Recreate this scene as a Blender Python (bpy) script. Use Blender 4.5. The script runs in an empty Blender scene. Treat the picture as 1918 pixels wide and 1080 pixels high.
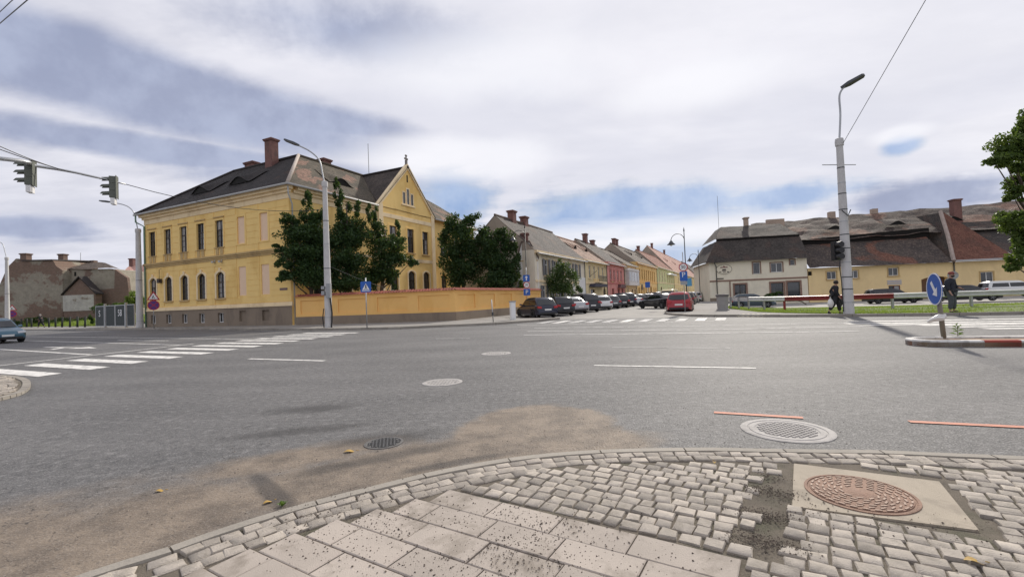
import bpy, math, random
import numpy as np
from mathutils import Matrix, Vector, noise as mnoise
random.seed(7); rng = np.random.default_rng(7)
S = bpy.context.scene
COL = S.collection
rad = math.radians
# ------------------------------------------------------------------ camera
F = 850.0; CAMH = 1.45; PITCH = rad(1.35); ROLL = rad(2.2)
fw = Vector((0, math.cos(PITCH), math.sin(PITCH)))
_r0 = Vector((1, 0, 0)); _u0 = Vector((0, -math.sin(PITCH), math.cos(PITCH)))
rt = math.cos(ROLL) * _r0 - math.sin(ROLL) * _u0
up = math.sin(ROLL) * _r0 + math.cos(ROLL) * _u0
cd = bpy.data.cameras.new('camera'); cam = bpy.data.objects.new('camera', cd); COL.objects.link(cam)
cd.sensor_width = 36; cd.lens = 36 * F / 1918; cd.clip_start = 0.05; cd.clip_end = 3000
cam.matrix_world = Matrix(((rt.x, up.x, -fw.x, 0), (rt.y, up.y, -fw.y, 0), (rt.z, up.z, -fw.z, CAMH), (0, 0, 0, 1)))
S.camera = cam
def ray(x, y): return fw + (x - 959) / F * rt - (y - 540) / F * up
def G(x, y, z=0.0):
    d = ray(x, y); return d * ((z - CAMH) / d.z) + Vector((0, 0, CAMH))
def at(x, y, Y):
    d = ray(x, y); return d * (Y / d.y) + Vector((0, 0, CAMH))
# ------------------------------------------------------------------ sky, sun, exposure
SUN_AZ = math.atan2(8.75, 15.5); SUN_EL = rad(33)       # azimuth from +Y towards +X, as the post's shadow says
W = bpy.data.worlds.new('World'); S.world = W; W.use_nodes = True
nt = W.node_tree; nt.nodes.clear()
class NG:
    def __init__(s, nt): s.nt = nt
    def n(s, t, **k):
        nd = s.nt.nodes.new(t)
        for a, b in k.items(): setattr(nd, a, b)
        return nd
    def set(s, sock, v):
        if isinstance(v, bpy.types.NodeSocket): s.nt.links.new(v, sock)
        elif v is not None: sock.default_value = v
    def m(s, op, a, b=None, c=None, clamp=False):
        nd = s.n('ShaderNodeMath', operation=op, use_clamp=clamp)
        for i, v in enumerate((a, b, c)):
            if v is not None: s.set(nd.inputs[i], v)
        return nd.outputs[0]
    def vm(s, op, a, b=None):
        nd = s.n('ShaderNodeVectorMath', operation=op); s.set(nd.inputs[0], a)
        if b is not None: s.set(nd.inputs[1], b)
        return nd.outputs['Value'] if op in ('LENGTH', 'DOT_PRODUCT', 'DISTANCE') else nd.outputs[0]
    def mix(s, f, a, b, mode='MIX'):
        nd = s.n('ShaderNodeMix', data_type='RGBA', blend_type=mode); s.set(nd.inputs[0], f)
        for i, v in ((6, a), (7, b)): s.set(nd.inputs[i], v if isinstance(v, bpy.types.NodeSocket) else (v[0], v[1], v[2], 1))
        return nd.outputs[2]
    def noise(s, vec, scale, detail=4, rough=.55, dist=0.0):
        nd = s.n('ShaderNodeTexNoise'); s.set(nd.inputs['Vector'], vec); nd.inputs['Scale'].default_value = scale
        nd.inputs['Detail'].default_value = detail; nd.inputs['Roughness'].default_value = rough; nd.inputs['Distortion'].default_value = dist
        return nd.outputs[0]
    def ramp(s, f, lo, hi, a=0.0, b=1.0):
        nd = s.n('ShaderNodeMapRange', interpolation_type='SMOOTHSTEP'); s.set(nd.inputs[0], f)
        for i, v in ((1, lo), (2, hi), (3, a), (4, b)): nd.inputs[i].default_value = v
        return nd.outputs[0]
    def mapping(s, vec, scale=(1, 1, 1), rot=(0, 0, 0), loc=(0, 0, 0)):
        nd = s.n('ShaderNodeMapping'); s.set(nd.inputs[0], vec)
        nd.inputs['Location'].default_value = loc; nd.inputs['Rotation'].default_value = rot; nd.inputs['Scale'].default_value = scale
        return nd.outputs[0]
g = NG(nt)
tc = g.n('ShaderNodeTexCoord').outputs['Generated']
sky = g.n('ShaderNodeTexSky', sky_type='NISHITA', sun_disc=False)
sky.sun_elevation = SUN_EL; sky.sun_rotation = SUN_AZ; sky.air_density = 1.0; sky.dust_density = 1.2
_sc = g.n('ShaderNodeVectorMath', operation='SCALE'); nt.links.new(sky.outputs[0], _sc.inputs[0]); _sc.inputs['Scale'].default_value = 0.055; skyc = _sc.outputs[0]
sep = g.n('ShaderNodeSeparateXYZ'); nt.links.new(tc, sep.inputs[0])
dx, dy, dz = sep.outputs
az = g.m('ARCTAN2', dx, dy); el = g.m('ARCSINE', dz)
zz = g.m('ADD', g.m('MAXIMUM', dz, 0.0), 0.10)
plane = g.n('ShaderNodeCombineXYZ'); g.set(plane.inputs[0], g.m('DIVIDE', dx, zz)); g.set(plane.inputs[1], g.m('DIVIDE', dy, zz))
pl = plane.outputs[0]
n1 = g.noise(g.mapping(pl, (0.55, 0.8, 1), (0, 0, .45), (3.1, 1.2, 0)), 1.0, 4, .56, .3)      # cloud masses
n2 = g.noise(g.mapping(pl, (1.5, 2.6, 1), (0, 0, .35), (7.7, 2.2, 0)), 1.0, 5, .6, .0)    # streaks inside them
n3 = g.noise(tc, 7.0, 5, .6, .0)                                                            # ragged edges
cover = g.ramp(g.m('ADD', n1, g.m('MULTIPLY', n2, .25)), .40, .62, 0, 1)
def dirof(px, py):
    d = ray(px, py).normalized(); return math.atan2(d.x, d.y), math.asin(d.z)
def blob(px, py, rx, ry, soft=.9, rag=1.1, rot=0.0):
    a0, e0 = dirof(px, py); a1, _ = dirof(px + rx, py); _, e1 = dirof(px, py - ry)
    u = g.m('DIVIDE', g.m('SUBTRACT', az, a0), abs(a1 - a0)); v = g.m('DIVIDE', g.m('SUBTRACT', el, e0), abs(e1 - e0))
    if rot: v = g.m('ADD', v, g.m('MULTIPLY', u, rot))
    d = g.m('SQRT', g.m('ADD', g.m('POWER', g.m('ABSOLUTE', u), 2.0), g.m('POWER', g.m('ABSOLUTE', v), 2.0)))
    d = g.m('ADD', d, g.m('MULTIPLY', g.m('SUBTRACT', n3, .5), rag))
    d = g.m('ADD', d, g.m('MULTIPLY', g.m('SUBTRACT', n2, .5), rag))
    return g.ramp(d, 1.0 - soft * .5, 1.0 + soft * .5, 1.0, 0.0)
def union(l):
    o = l[0]
    for b in l[1:]: o = g.m('MAXIMUM', o, b)
    return o
dark = union([blob(270, 165, 440, 80, .6, .42, .55), blob(520, 212, 240, 34, .7, .5, .35), blob(310, 283, 290, 28, .7, .7, .15), blob(60, 428, 130, 24, .8, .8), blob(560, 330, 190, 32, 1., 1.0),
              blob(650, 60, 200, 60, 1.6, 1.4), blob(1740, 372, 200, 34, 1., 1.3), blob(60, 85, 140, 30, 1.2, 1.)])
gap = union([blob(1190, 392, 240, 46, .8, 1.0), blob(1440, 372, 150, 24, 1., 1.4), blob(1690, 272, 40, 18, .9, .8), blob(1240, 478, 130, 26, .9, 1.2), blob(850, 370, 70, 40, 1.2, 1.8)])
puff = union([blob(1180, 440, 230, 28, .9, 1.2), blob(860, 300, 160, 40, 1., 1.3), blob(1690, 250, 62, 16, .9, .9), blob(1330, 150, 170, 40, 1.2, 1.3), blob(900, 130, 200, 60, 1.4, 1.4)])
sund = Vector((math.sin(SUN_AZ) * math.cos(SUN_EL), math.cos(SUN_AZ) * math.cos(SUN_EL), math.sin(SUN_EL)))
glow = g.ramp(g.vm('DOT_PRODUCT', tc, tuple(sund)), .35, 1.0, 0, 1)
base = g.mix(g.ramp(n2, .30, .70), (.55, .56, .64), (.72, .72, .785))
base = g.mix(g.m('MULTIPLY', glow, .55), base, (.86, .85, .89))
base = g.mix(g.m('MULTIPLY', g.ramp(n1, .40, .60, 1, 0), .45), base, (.56, .575, .67))
low = g.ramp(dz, 0.0, .28, 1, 0)
base = g.mix(g.m('MULTIPLY', low, .35), base, (.68, .70, .78))
cov = g.m('MAXIMUM', g.m('SUBTRACT', g.m('ADD', cover, .72, clamp=True), g.m('MULTIPLY', gap, .95), clamp=True), 0.0)
c = g.mix(cov, skyc, base)
c = g.mix(g.m('MULTIPLY', gap, .85), c, g.mix(g.ramp(n3, .35, .65), (.27, .39, .64), (.44, .54, .74)))
c = g.mix(g.m('MULTIPLY', dark, .85), c, g.mix(g.ramp(n3, .35, .65), (.25, .29, .43), (.36, .41, .56)))
c = g.mix(g.m('MULTIPLY', puff, .6), c, (.86, .86, .90))
bg = g.n('ShaderNodeBackground'); nt.links.new(c, bg.inputs[0]); bg.inputs[1].default_value = 1.0
wo = g.n('ShaderNodeOutputWorld'); nt.links.new(bg.outputs[0], wo.inputs[0])
W.cycles.sampling_method = 'MANUAL'; W.cycles.sample_map_resolution = 256
sl = bpy.data.lights.new('sun', 'SUN'); sl.energy = 3.2; sl.angle = rad(1.6); sl.color = (1.0, .93, .82)
sun = bpy.data.objects.new('sun', sl); COL.objects.link(sun); sun.location = sund * 200
sun.rotation_euler = sund.to_track_quat('Z', 'Y').to_euler()
S.view_settings.view_transform = 'Standard'; S.view_settings.look = 'None'; S.view_settings.gamma = 1.0
S.view_settings.exposure = 0.2; S.view_settings.use_curve_mapping = False
S.cycles.max_bounces = 5; S.cycles.transparent_max_bounces = 6
# ------------------------------------------------------------------ materials
def srgb(r, gg, b):
    f = lambda c: (c / 255 / 12.92) if c <= 10 else ((c / 255 + .055) / 1.055) ** 2.4
    return (f(r), f(gg), f(b))
MATS = {}
def mat(name, col, rough=.7, var=.12, scale=3.0, fine=60.0, bump=.15, metal=0.0, spec=.5, stain=None, stain_amt=0.0, stain_scale=.6, island=0.0, coat=0.0):
    """plain surface: base colour with two sizes of mottling, optional stains, optional per-piece variation"""
    if name in MATS: return MATS[name]
    M = bpy.data.materials.new(name); M.use_nodes = True; MATS[name] = M
    t = M.node_tree; g = NG(t); b = t.nodes['Principled BSDF']
    co = g.n('ShaderNodeTexCoord').outputs['Object']
    a = g.noise(co, scale, 5, .6); f2 = g.noise(co, fine, 3, .6)
    k = g.m('ADD', g.m('MULTIPLY', g.m('SUBTRACT', a, .5), 2 * var * 1.6), g.m('MULTIPLY', g.m('SUBTRACT', f2, .5), var * 1.6))
    if island:
        ri = g.n('ShaderNodeNewGeometry').outputs['Random Per Island']; oi = g.n('ShaderNodeObjectInfo').outputs['Random']
        rr = g.m('FRACT', g.m('ADD', ri, oi))
        k = g.m('ADD', k, g.m('MULTIPLY', g.m('SUBTRACT', rr, .5), 2 * island))
    sc = g.n('ShaderNodeVectorMath', operation='SCALE'); sc.inputs[0].default_value = (col[0], col[1], col[2]); t.links.new(g.m('ADD', k, 1.0), sc.inputs['Scale'])
    out = sc.outputs[0]
    if stain:
        s1 = g.noise(g.mapping(co, (1, 1, .45)), stain_scale, 6, .65, .4)
        out = g.mix(g.m('MULTIPLY', g.ramp(s1, .48, .66), stain_amt), out, stain)
    t.links.new(out, b.inputs['Base Color'])
    b.inputs['Roughness'].default_value = rough; b.inputs['Metallic'].default_value = metal; b.inputs['Specular IOR Level'].default_value = spec
    if coat: b.inputs['Coat Weight'].default_value = coat; b.inputs['Coat Roughness'].default_value = .05
    if bump:
        bn = g.n('ShaderNodeBump'); bn.inputs['Strength'].default_value = bump; bn.inputs['Distance'].default_value = .02
        t.links.new(f2, bn.inputs['Height']); t.links.new(bn.outputs[0], b.inputs['Normal'])
    return M
def tilemat(name, c1, c2, patch=None, patch_amt=0.0, pscale=.22, plo=.52, phi=.6, light=None, light_amt=0.0, tw=.17, th=.16):
    """clay roof tiles on UVs laid out in metres along the eave and up the slope"""
    if name in MATS: return MATS[name]
    M = bpy.data.materials.new(name); M.use_nodes = True; MATS[name] = M
    t = M.node_tree; g = NG(t); b = t.nodes['Principled BSDF']
    uv = g.n('ShaderNodeTexCoord').outputs['UV']
    wob = g.n('ShaderNodeTexNoise'); t.links.new(uv, wob.inputs['Vector']); wob.inputs['Scale'].default_value = .8
    ws = g.n('ShaderNodeVectorMath', operation='SCALE'); t.links.new(wob.outputs['Color'], ws.inputs[0]); ws.inputs['Scale'].default_value = .12; uvw = g.vm('ADD', uv, ws.outputs[0])
    br = g.n('ShaderNodeTexBrick'); t.links.new(uvw, br.inputs['Vector'])
    br.inputs['Color1'].default_value = (1, 1, 1, 1); br.inputs['Color2'].default_value = (.45, .45, .45, 1); br.inputs['Mortar'].default_value = (.12, .12, .12, 1)  # dark mortar colour paints in the shadow lines between the tiles
    br.inputs['Scale'].default_value = 1.0; br.inputs['Mortar Size'].default_value = .012; br.inputs['Brick Width'].default_value = tw; br.inputs['Row Height'].default_value = th
    br.inputs['Mortar Smooth'].default_value = .4
    big = g.noise(uv, .5, 6, .65, .3); med = g.noise(uv, 2.3, 6, .7)
    base = g.mix(g.ramp(g.m('ADD', g.m('MULTIPLY', big, .5), g.m('MULTIPLY', med, .5)), .38, .62), c1, c2)
    if patch:
        pm = g.noise(g.mapping(uv, (1, 1.0, 1), (0, 0, 0), (4.2, 8.1, 0)), pscale, 4, .6, .5)
        base = g.mix(g.m('MULTIPLY', g.ramp(pm, plo, phi), patch_amt), base, g.mix(g.ramp(med, .4, .65), patch, tuple(.62 * v for v in patch)))
    if light:
        lm = g.noise(uv, 4.5, 4, .75)
        base = g.mix(g.m('MULTIPLY', g.ramp(lm, .56, .66), light_amt), base, light)
    base = g.mix(.75, base, br.outputs['Color'], 'MULTIPLY')
    t.links.new(base, b.inputs['Base Color']); b.inputs['Roughness'].default_value = .85; b.inputs['Specular IOR Level'].default_value = .3
    bn = g.n('ShaderNodeBump'); bn.inputs['Strength'].default_value = .7; bn.inputs['Distance'].default_value = .04
    t.links.new(g.m('ADD', br.outputs['Fac'], g.m('MULTIPLY', med, -.6)), bn.inputs['Height']); bn.invert = True
    t.links.new(bn.outputs[0], b.inputs['Normal'])
    return M
def glassmat(name, col=(.02, .025, .03), rough=.06, curtain=0.0):
    if name in MATS: return MATS[name]
    M = bpy.data.materials.new(name); M.use_nodes = True; MATS[name] = M
    t = M.node_tree; g = NG(t); b = t.nodes['Principled BSDF']
    co = g.n('ShaderNodeTexCoord').outputs['Object']
    oi = g.n('ShaderNodeObjectInfo').outputs['Random']
    nz = g.noise(g.mapping(co, (9, 1, .6)), 1.0, 3, .6)
    cu = g.m('MULTIPLY', g.ramp(g.m('ADD', nz, g.m('MULTIPLY', g.m('SUBTRACT', oi, .5), .5)), .45, .62), curtain)
    t.links.new(g.mix(cu, col, (.42, .42, .42)), b.inputs['Base Color'])
    b.inputs['Roughness'].default_value = rough; b.inputs['Specular IOR Level'].default_value = .8; b.inputs['IOR'].default_value = 1.5
    bn = g.n('ShaderNodeBump'); bn.inputs['Strength'].default_value = .05; bn.inputs['Distance'].default_value = .02
    t.links.new(g.noise(co, 1.6, 2, .5), bn.inputs['Height']); t.links.new(bn.outputs[0], b.inputs['Normal'])
    return M
def leafmat(name, c1, c2, trans=.35):
    if name in MATS: return MATS[name]
    M = bpy.data.materials.new(name); M.use_nodes = True; MATS[name] = M
    t = M.node_tree; g = NG(t); t.nodes.remove(t.nodes['Principled BSDF'])
    ri = g.n('ShaderNodeNewGeometry').outputs['Random Per Island']
    col = g.mix(ri, c1, c2)
    d = g.n('ShaderNodeBsdfPrincipled'); t.links.new(col, d.inputs['Base Color']); d.inputs['Roughness'].default_value = .5; d.inputs['Specular IOR Level'].default_value = .25
    tr = g.n('ShaderNodeBsdfTranslucent'); t.links.new(g.mix(.5, col, (.22, .32, .03)), tr.inputs[0])
    mx = g.n('ShaderNodeMixShader'); mx.inputs[0].default_value = trans
    t.links.new(d.outputs[0], mx.inputs[1]); t.links.new(tr.outputs[0], mx.inputs[2])
    t.links.new(mx.outputs[0], t.nodes['Material Output'].inputs[0])
    return M
# ------------------------------------------------------------------ mesh builder
class MB:
    def __init__(s, M=None): s.v = []; s.f = []; s.uv = []; s.M = M; s.hasuv = False
    def add(s, vs, fs, uvs=None):
        o = len(s.v)
        s.v += [tuple(s.M @ Vector(p)) if s.M else tuple(p) for p in vs]
        for i, f in enumerate(fs):
            s.f.append([o + k for k in f]); s.uv.append(uvs[i] if uvs else None)
        if uvs: s.hasuv = True
        return s
    def bx(s, x0, y0, z0, x1, y1, z1):
        return s.add([(x0, y0, z0), (x1, y0, z0), (x1, y1, z0), (x0, y1, z0), (x0, y0, z1), (x1, y0, z1), (x1, y1, z1), (x0, y1, z1)],
                     [(0, 3, 2, 1), (4, 5, 6, 7), (0, 1, 5, 4), (1, 2, 6, 5), (2, 3, 7, 6), (3, 0, 4, 7)])
    def rbx(s, c, size, rz=0.0, ry=0.0):
        R = Matrix.Rotation(rz, 3, 'Z') @ Matrix.Rotation(ry, 3, 'Y'); c = Vector(c); h = Vector(size) / 2
        P = [c + R @ Vector((sx * h.x, sy * h.y, sz * h.z)) for sz in (-1, 1) for sx, sy in ((-1, -1), (1, -1), (1, 1), (-1, 1))]
        return s.add(P, [(0, 3, 2, 1), (4, 5, 6, 7), (0, 1, 5, 4), (1, 2, 6, 5), (2, 3, 7, 6), (3, 0, 4, 7)])
    def prism(s, poly, z0, z1):
        n = len(poly)
        return s.add([(p[0], p[1], z0) for p in poly] + [(p[0], p[1], z1) for p in poly],
                     [tuple(range(n))[::-1], tuple(range(n, 2 * n))] + [(i, (i + 1) % n, n + (i + 1) % n, n + i) for i in range(n)])
    def vprism(s, poly, y0, y1):          # polygon in x,z given a thickness in y
        n = len(poly)
        return s.add([(p[0], y0, p[1]) for p in poly] + [(p[0], y1, p[1]) for p in poly],
                     [tuple(range(n)), tuple(range(n, 2 * n))[::-1]] + [(i, n + i, n + (i + 1) % n, (i + 1) % n) for i in range(n)])
    def ring(s, outer, inner, y0, y1):    # frame between two outlines in x,z
        n = len(outer)
        vs = [(p[0], y0, p[1]) for p in outer] + [(p[0], y0, p[1]) for p in inner] + [(p[0], y1, p[1]) for p in outer] + [(p[0], y1, p[1]) for p in inner]
        fs = []
        for i in range(n):
            j = (i + 1) % n
            fs += [(i, j, n + j, n + i), (2 * n + j, 2 * n + i, 3 * n + i, 3 * n + j), (i, 2 * n + i, 2 * n + j, j), (n + j, 3 * n + j, 3 * n + i, n + i)]
        return s.add(vs, fs)
    def tube(s, pts, rs, n=8, cap=True):
        pts = [Vector(p) for p in pts]
        if not isinstance(rs, (list, tuple)): rs = [rs] * len(pts)
        vs = []; ref = None
        for i, p in enumerate(pts):
            t = (pts[min(i + 1, len(pts) - 1)] - pts[max(i - 1, 0)]).normalized()
            if ref is None: ref = Vector((0, 0, 1)) if abs(t.z) < .9 else Vector((1, 0, 0))
            a = t.cross(ref).normalized(); ref = a.cross(t).normalized()
            for k in range(n):
                w = 2 * math.pi * k / n; vs.append(p + rs[i] * (math.cos(w) * a + math.sin(w) * ref))
        fs = [(i * n + k, i * n + (k + 1) % n, (i + 1) * n + (k + 1) % n, (i + 1) * n + k) for i in range(len(pts) - 1) for k in range(n)]
        if cap: fs += [tuple(range(n))[::-1], tuple(range((len(pts) - 1) * n, len(pts) * n))]
        return s.add(vs, fs)
    def lathe(s, prof, n=16, c=(0, 0, 0), axis='z'):
        vs = []
        for r, h in prof:
            for k in range(n):
                w = 2 * math.pi * k / n; a, b = r * math.cos(w), r * math.sin(w)
                vs.append((c[0] + a, c[1] + b, c[2] + h) if axis == 'z' else (c[0] + a, c[1] + h, c[2] + b))
        m = len(prof)
        fs = [(i * n + k, i * n + (k + 1) % n, (i + 1) * n + (k + 1) % n, (i + 1) * n + k) for i in range(m - 1) for k in range(n)]
        fs += [tuple(range(n))[::-1], tuple(range((m - 1) * n, m * n))]
        return s.add(vs, fs)
    def roof(s, pts):                     # one roof plane, UVs in metres
        P = [Vector(p) for p in pts]; nrm = (P[1] - P[0]).cross(P[2] - P[0]).normalized()
        if nrm.z < 0: nrm = -nrm; P = P[::-1]
        h = Vector((0, 0, 1)).cross(nrm).normalized(); q = nrm.cross(h)
        return s.add(P, [tuple(range(len(P)))], [[(p.dot(h), p.dot(q)) for p in P]])
    def roofgrid(s, a, b, c, d, nx, ny, amp=.06, seed=0.0):   # a-b eave, d-c ridge; sagging surface
        a, b, c, d = map(Vector, (a, b, c, d)); vs = []; uvs = []
        L = (b - a).length; Hh = (d - a).length
        for j in range(ny + 1):
            for i in range(nx + 1):
                u, v = i / nx, j / ny
                p = (a * (1 - u) + b * u) * (1 - v) + (d * (1 - u) + c * u) * v
                w = mnoise.noise(Vector((p.x * .35 + seed, p.y * .35, p.z * .35))) + .5 * mnoise.noise(Vector((p.x * 1.1 + seed, p.y * 1.1, p.z * 1.1)))
                vs.append(p + Vector((0, 0, amp * w)))
        fs = []
        for j in range(ny):
            for i in range(nx):
                k = j * (nx + 1) + i; fs.append((k, k + 1, k + nx + 2, k + nx + 1))
                uvs.append([(L * i / nx, Hh * j / ny), (L * (i + 1) / nx, Hh * j / ny), (L * (i + 1) / nx, Hh * (j + 1) / ny), (L * i / nx, Hh * (j + 1) / ny)])
        return s.add(vs, fs, uvs)
    def mesh(s, name, smooth=False):
        me = bpy.data.meshes.new(name); me.from_pydata(s.v, [], s.f)
        if s.hasuv:
            l = me.uv_layers.new(name='UVMap'); i = 0; arr = []
            for f, u in zip(s.f, s.uv): arr += (u if u else [(0, 0)] * len(f))
            l.data.foreach_set('uv', [x for p in arr for x in p])
        else:
            import bmesh
            bm = bmesh.new(); bm.from_mesh(me); bmesh.ops.recalc_face_normals(bm, faces=bm.faces); bm.to_mesh(me); bm.free()
        if smooth is not False:
            me.polygons.foreach_set('use_smooth', [True] * len(me.polygons))
            if smooth is not True: me.set_sharp_from_angle(angle=rad(smooth))
        return me
    def build(s, name, m, parent=None, smooth=False, matrix=None):
        return obj(name, s.mesh(name, smooth), m, parent, matrix)
def obj(name, me, m=None, parent=None, matrix=None):
    o = bpy.data.objects.new(name, me); COL.objects.link(o)
    if m is not None and me is not None:
        if not me.materials: me.materials.append(m)
        elif me.materials[0] is not m: o.material_slots[0].link = 'OBJECT'; o.material_slots[0].material = m
    if parent is not None: o.parent = parent
    if matrix is not None: o.matrix_local = matrix
    return o
def tag(o, label=None, cat=None, group=None, kind=None):
    for k, v in (('label', label), ('category', cat), ('group', group), ('kind', kind)):
        if v: o[k] = v
    return o
def thing(name, label, cat, loc=(0, 0, 0), rz=0.0, group=None, matrix=None):
    o = bpy.data.objects.new(name, None); COL.objects.link(o); o.empty_display_size = .3
    if matrix is not None: o.matrix_world = matrix
    else: o.location = loc; o.rotation_euler = (0, 0, rz)
    return tag(o, label, cat, group)
def copy_tree(o, parent=None):
    c = o.copy(); COL.objects.link(c); c.parent = parent
    for ch in [x for x in bpy.data.objects if x.parent is o]: copy_tree(ch, c)
    return c
def T(x, y, z): return Matrix.Translation((x, y, z))
def text_mesh(txt, size, thick=.004):
    cu = bpy.data.curves.new('lettering', 'FONT'); cu.body = txt; cu.size = size; cu.extrude = thick; cu.align_x = 'CENTER'; cu.align_y = 'CENTER'; cu.resolution_u = 3
    o = bpy.data.objects.new('lettering', cu); COL.objects.link(o)
    dg = bpy.context.evaluated_depsgraph_get(); me = bpy.data.meshes.new_from_object(o.evaluated_get(dg)); me.name = 'lettering'
    bpy.data.objects.remove(o); return me
FACEUP = Matrix.Rotation(rad(90), 4, 'X')       # text lying in x,y stands up in x,z facing -y
# ------------------------------------------------------------------ the ground
MD = Vector((.905, -.425, 0))                       # the way the main road runs
U = Vector((.431, .902, 0)); V = Vector((-.902, .431, 0))   # side street, and across it
def asphalt():
    M = bpy.data.materials.new('asphalt'); M.use_nodes = True; t = M.node_tree; g = NG(t); b = t.nodes['Principled BSDF']
    co = g.n('ShaderNodeTexCoord').outputs['Object']
    fine = g.noise(co, 62, 1.5, .75); fine2 = g.noise(co, 24, 1.5, .75)
    along = g.mapping(co, (.10, .75, 1), (0, 0, .44)); band = g.noise(along, 1.0, 3, .6); big = g.noise(co, .33, 3, .62)
    k = g.m('ADD', g.m('MULTIPLY', g.ramp(band, .3, .7), .5), g.m('MULTIPLY', g.ramp(big, .3, .7), .5))
    col = g.mix(k, (.084, .083, .083), (.158, .154, .150))
    col = g.mix(g.ramp(fine, .53, .70, 0, .62), col, (.30, .285, .28))
    col = g.mix(g.ramp(fine2, .40, .26, 0, .70), col, (.022, .022, .024))
    gr3 = g.noise(co, 9.5, 2, .8)
    col = g.mix(g.ramp(gr3, .52, .68, 0, .40), col, (.27, .262, .258)); col = g.mix(g.ramp(gr3, .46, .32, 0, .45), col, (.045, .045, .047))
    nz = g.m('SUBTRACT', g.noise(co, 1.7, 4, .68), .5)
    sp = g.n('ShaderNodeSeparateXYZ'); t.links.new(co, sp.inputs[0]); X, Y = sp.outputs[0], sp.outputs[1]
    def ell(cx, cy, rx, ry, rot, rag, soft):
        c_, s_ = math.cos(rot), math.sin(rot)
        dx = g.m('SUBTRACT', X, cx); dy = g.m('SUBTRACT', Y, cy)
        u = g.m('DIVIDE', g.m('ADD', g.m('MULTIPLY', dx, c_), g.m('MULTIPLY', dy, s_)), rx); v = g.m('DIVIDE', g.m('SUBTRACT', g.m('MULTIPLY', dy, c_), g.m('MULTIPLY', dx, s_)), ry)
        d = g.m('SQRT', g.m('ADD', g.m('MULTIPLY', u, u), g.m('MULTIPLY', v, v)))
        return g.ramp(g.m('ADD', d, g.m('MULTIPLY', nz, rag)), 1 - soft, 1 + soft, 1, 0)
    dust = ell(.22, 4.95, .92, 1.25, -.12, .55, .10)
    for e in ((-1.25, 4.05, 1.35, .55, .58, 1.2, .35), (-2.6, 3.1, 1.1, .8, .85, 1.2, .5), (-3.4, 2.6, 1.2, 1.0, .9, 1.2, .6), (-2.1, 4.4, .9, .35, .5, 1.3, .5), (.3, 4.55, 1.1, .5, .05, .6, .2)): dust = g.m('MAXIMUM', dust, ell(*e))
    dustc = g.mix(g.ramp(g.noise(co, 2.6, 3, .7), .3, .7), (.135, .104, .076), (.27, .212, .155))
    dustc = g.mix(g.ramp(fine, .52, .72, 0, .35), dustc, (.36, .32, .27)); dustc = g.mix(g.ramp(fine2, .42, .28, 0, .45), dustc, (.05, .045, .04))
    col = g.mix(g.m('MULTIPLY', dust, .82), col, dustc)
    wet = ell(-1.95, 3.62, .60, .085, -.82, .7, .4)
    for e in ((-2.95, 6.5, .55, .22, .2, 1.6, .6), (-2.6, 5.35, .65, .16, .25, 1.6, .6), (-1.25, 4.35, .8, .12, .5, 1.5, .6), (-.55, 4.13, .55, .07, .42, 1.2, .5), (-1.42, 4.95, .5, .22, .3, 1.6, .6)): wet = g.m('MAXIMUM', wet, ell(*e))
    col = g.mix(g.m('MULTIPLY', wet, .6), col, (.032, .030, .030))
    vo = g.n('ShaderNodeTexVoronoi', feature='DISTANCE_TO_EDGE');
    wob = g.n('ShaderNodeTexNoise'); t.links.new(co, wob.inputs['Vector']); wob.inputs['Scale'].default_value = 3.5; wob.inputs['Detail'].default_value = 2
    ws = g.n('ShaderNodeVectorMath', operation='SCALE'); t.links.new(wob.outputs['Color'], ws.inputs[0]); ws.inputs['Scale'].default_value = .35
    t.links.new(g.vm('ADD', g.mapping(co, (.33, .33, 1)), ws.outputs[0]), vo.inputs['Vector'])
    crack = g.m('MULTIPLY', g.ramp(vo.outputs['Distance'], .0, .012, 1, 0), g.ramp(g.noise(co, .22, 1, .5), .50, .60))
    col = g.mix(g.m('MULTIPLY', crack, .7), col, (.02, .02, .02))
    t.links.new(col, b.inputs['Base Color']); b.inputs['Specular IOR Level'].default_value = .4
    t.links.new(g.ramp(fine, .3, .7, .88, .66), b.inputs['Roughness'])
    bn = g.n('ShaderNodeBump'); bn.inputs['Strength'].default_value = .55; bn.inputs['Distance'].default_value = .012
    t.links.new(g.m('ADD', fine, fine2), bn.inputs['Height']); t.links.new(bn.outputs[0], b.inputs['Normal'])
    return M
ASPH = asphalt()
OLDASPH = mat('old_pale_asphalt', (.29, .275, .25), .85, .16, .5, 70, .3, stain=(.12, .115, .11), stain_amt=.6)
PAVE = mat('pavement_asphalt', (.255, .24, .22), .9, .14, .7, 60, .3, stain=(.13, .125, .115), stain_amt=.5)
KERB = mat('kerb_concrete', (.30, .272, .232), .85, .18, 2.5, 50, .3, island=.12)
SOIL = mat('soil', (.12, .09, .065), .95, .3, 1.5, 40, .6)
WHITE = mat('road_paint', (.72, .70, .66), .7, .10, 2.0, 45, .2, stain=(.20, .195, .19), stain_amt=.75, stain_scale=5.0)
WORN = mat('worn_road_paint', (.50, .49, .475), .75, .12, 2.0, 45, .2, stain=(.15, .145, .14), stain_amt=.9, stain_scale=3.0)
ORANGE = mat('orange_road_paint', (.56, .23, .15), .75, .10, 2.0, 60, .2, stain=(.22, .15, .12), stain_amt=.35, stain_scale=7.0)
def struct(name, poly, z0, z1, m):
    b = MB()
    if z0 is None: b.add([(p[0], p[1], z1) for p in poly], [tuple(range(len(poly)))])
    else: b.prism(poly, z0, z1)
    o = b.build(name, m); o['kind'] = 'structure'; return o
struct('terrain', [(-1500, -600), (1500, -600), (1500, 2400), (-1500, 2400)], None, -.7, mat('far_ground', (.10, .11, .06), .95, .25, .02, 2, .2))
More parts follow.
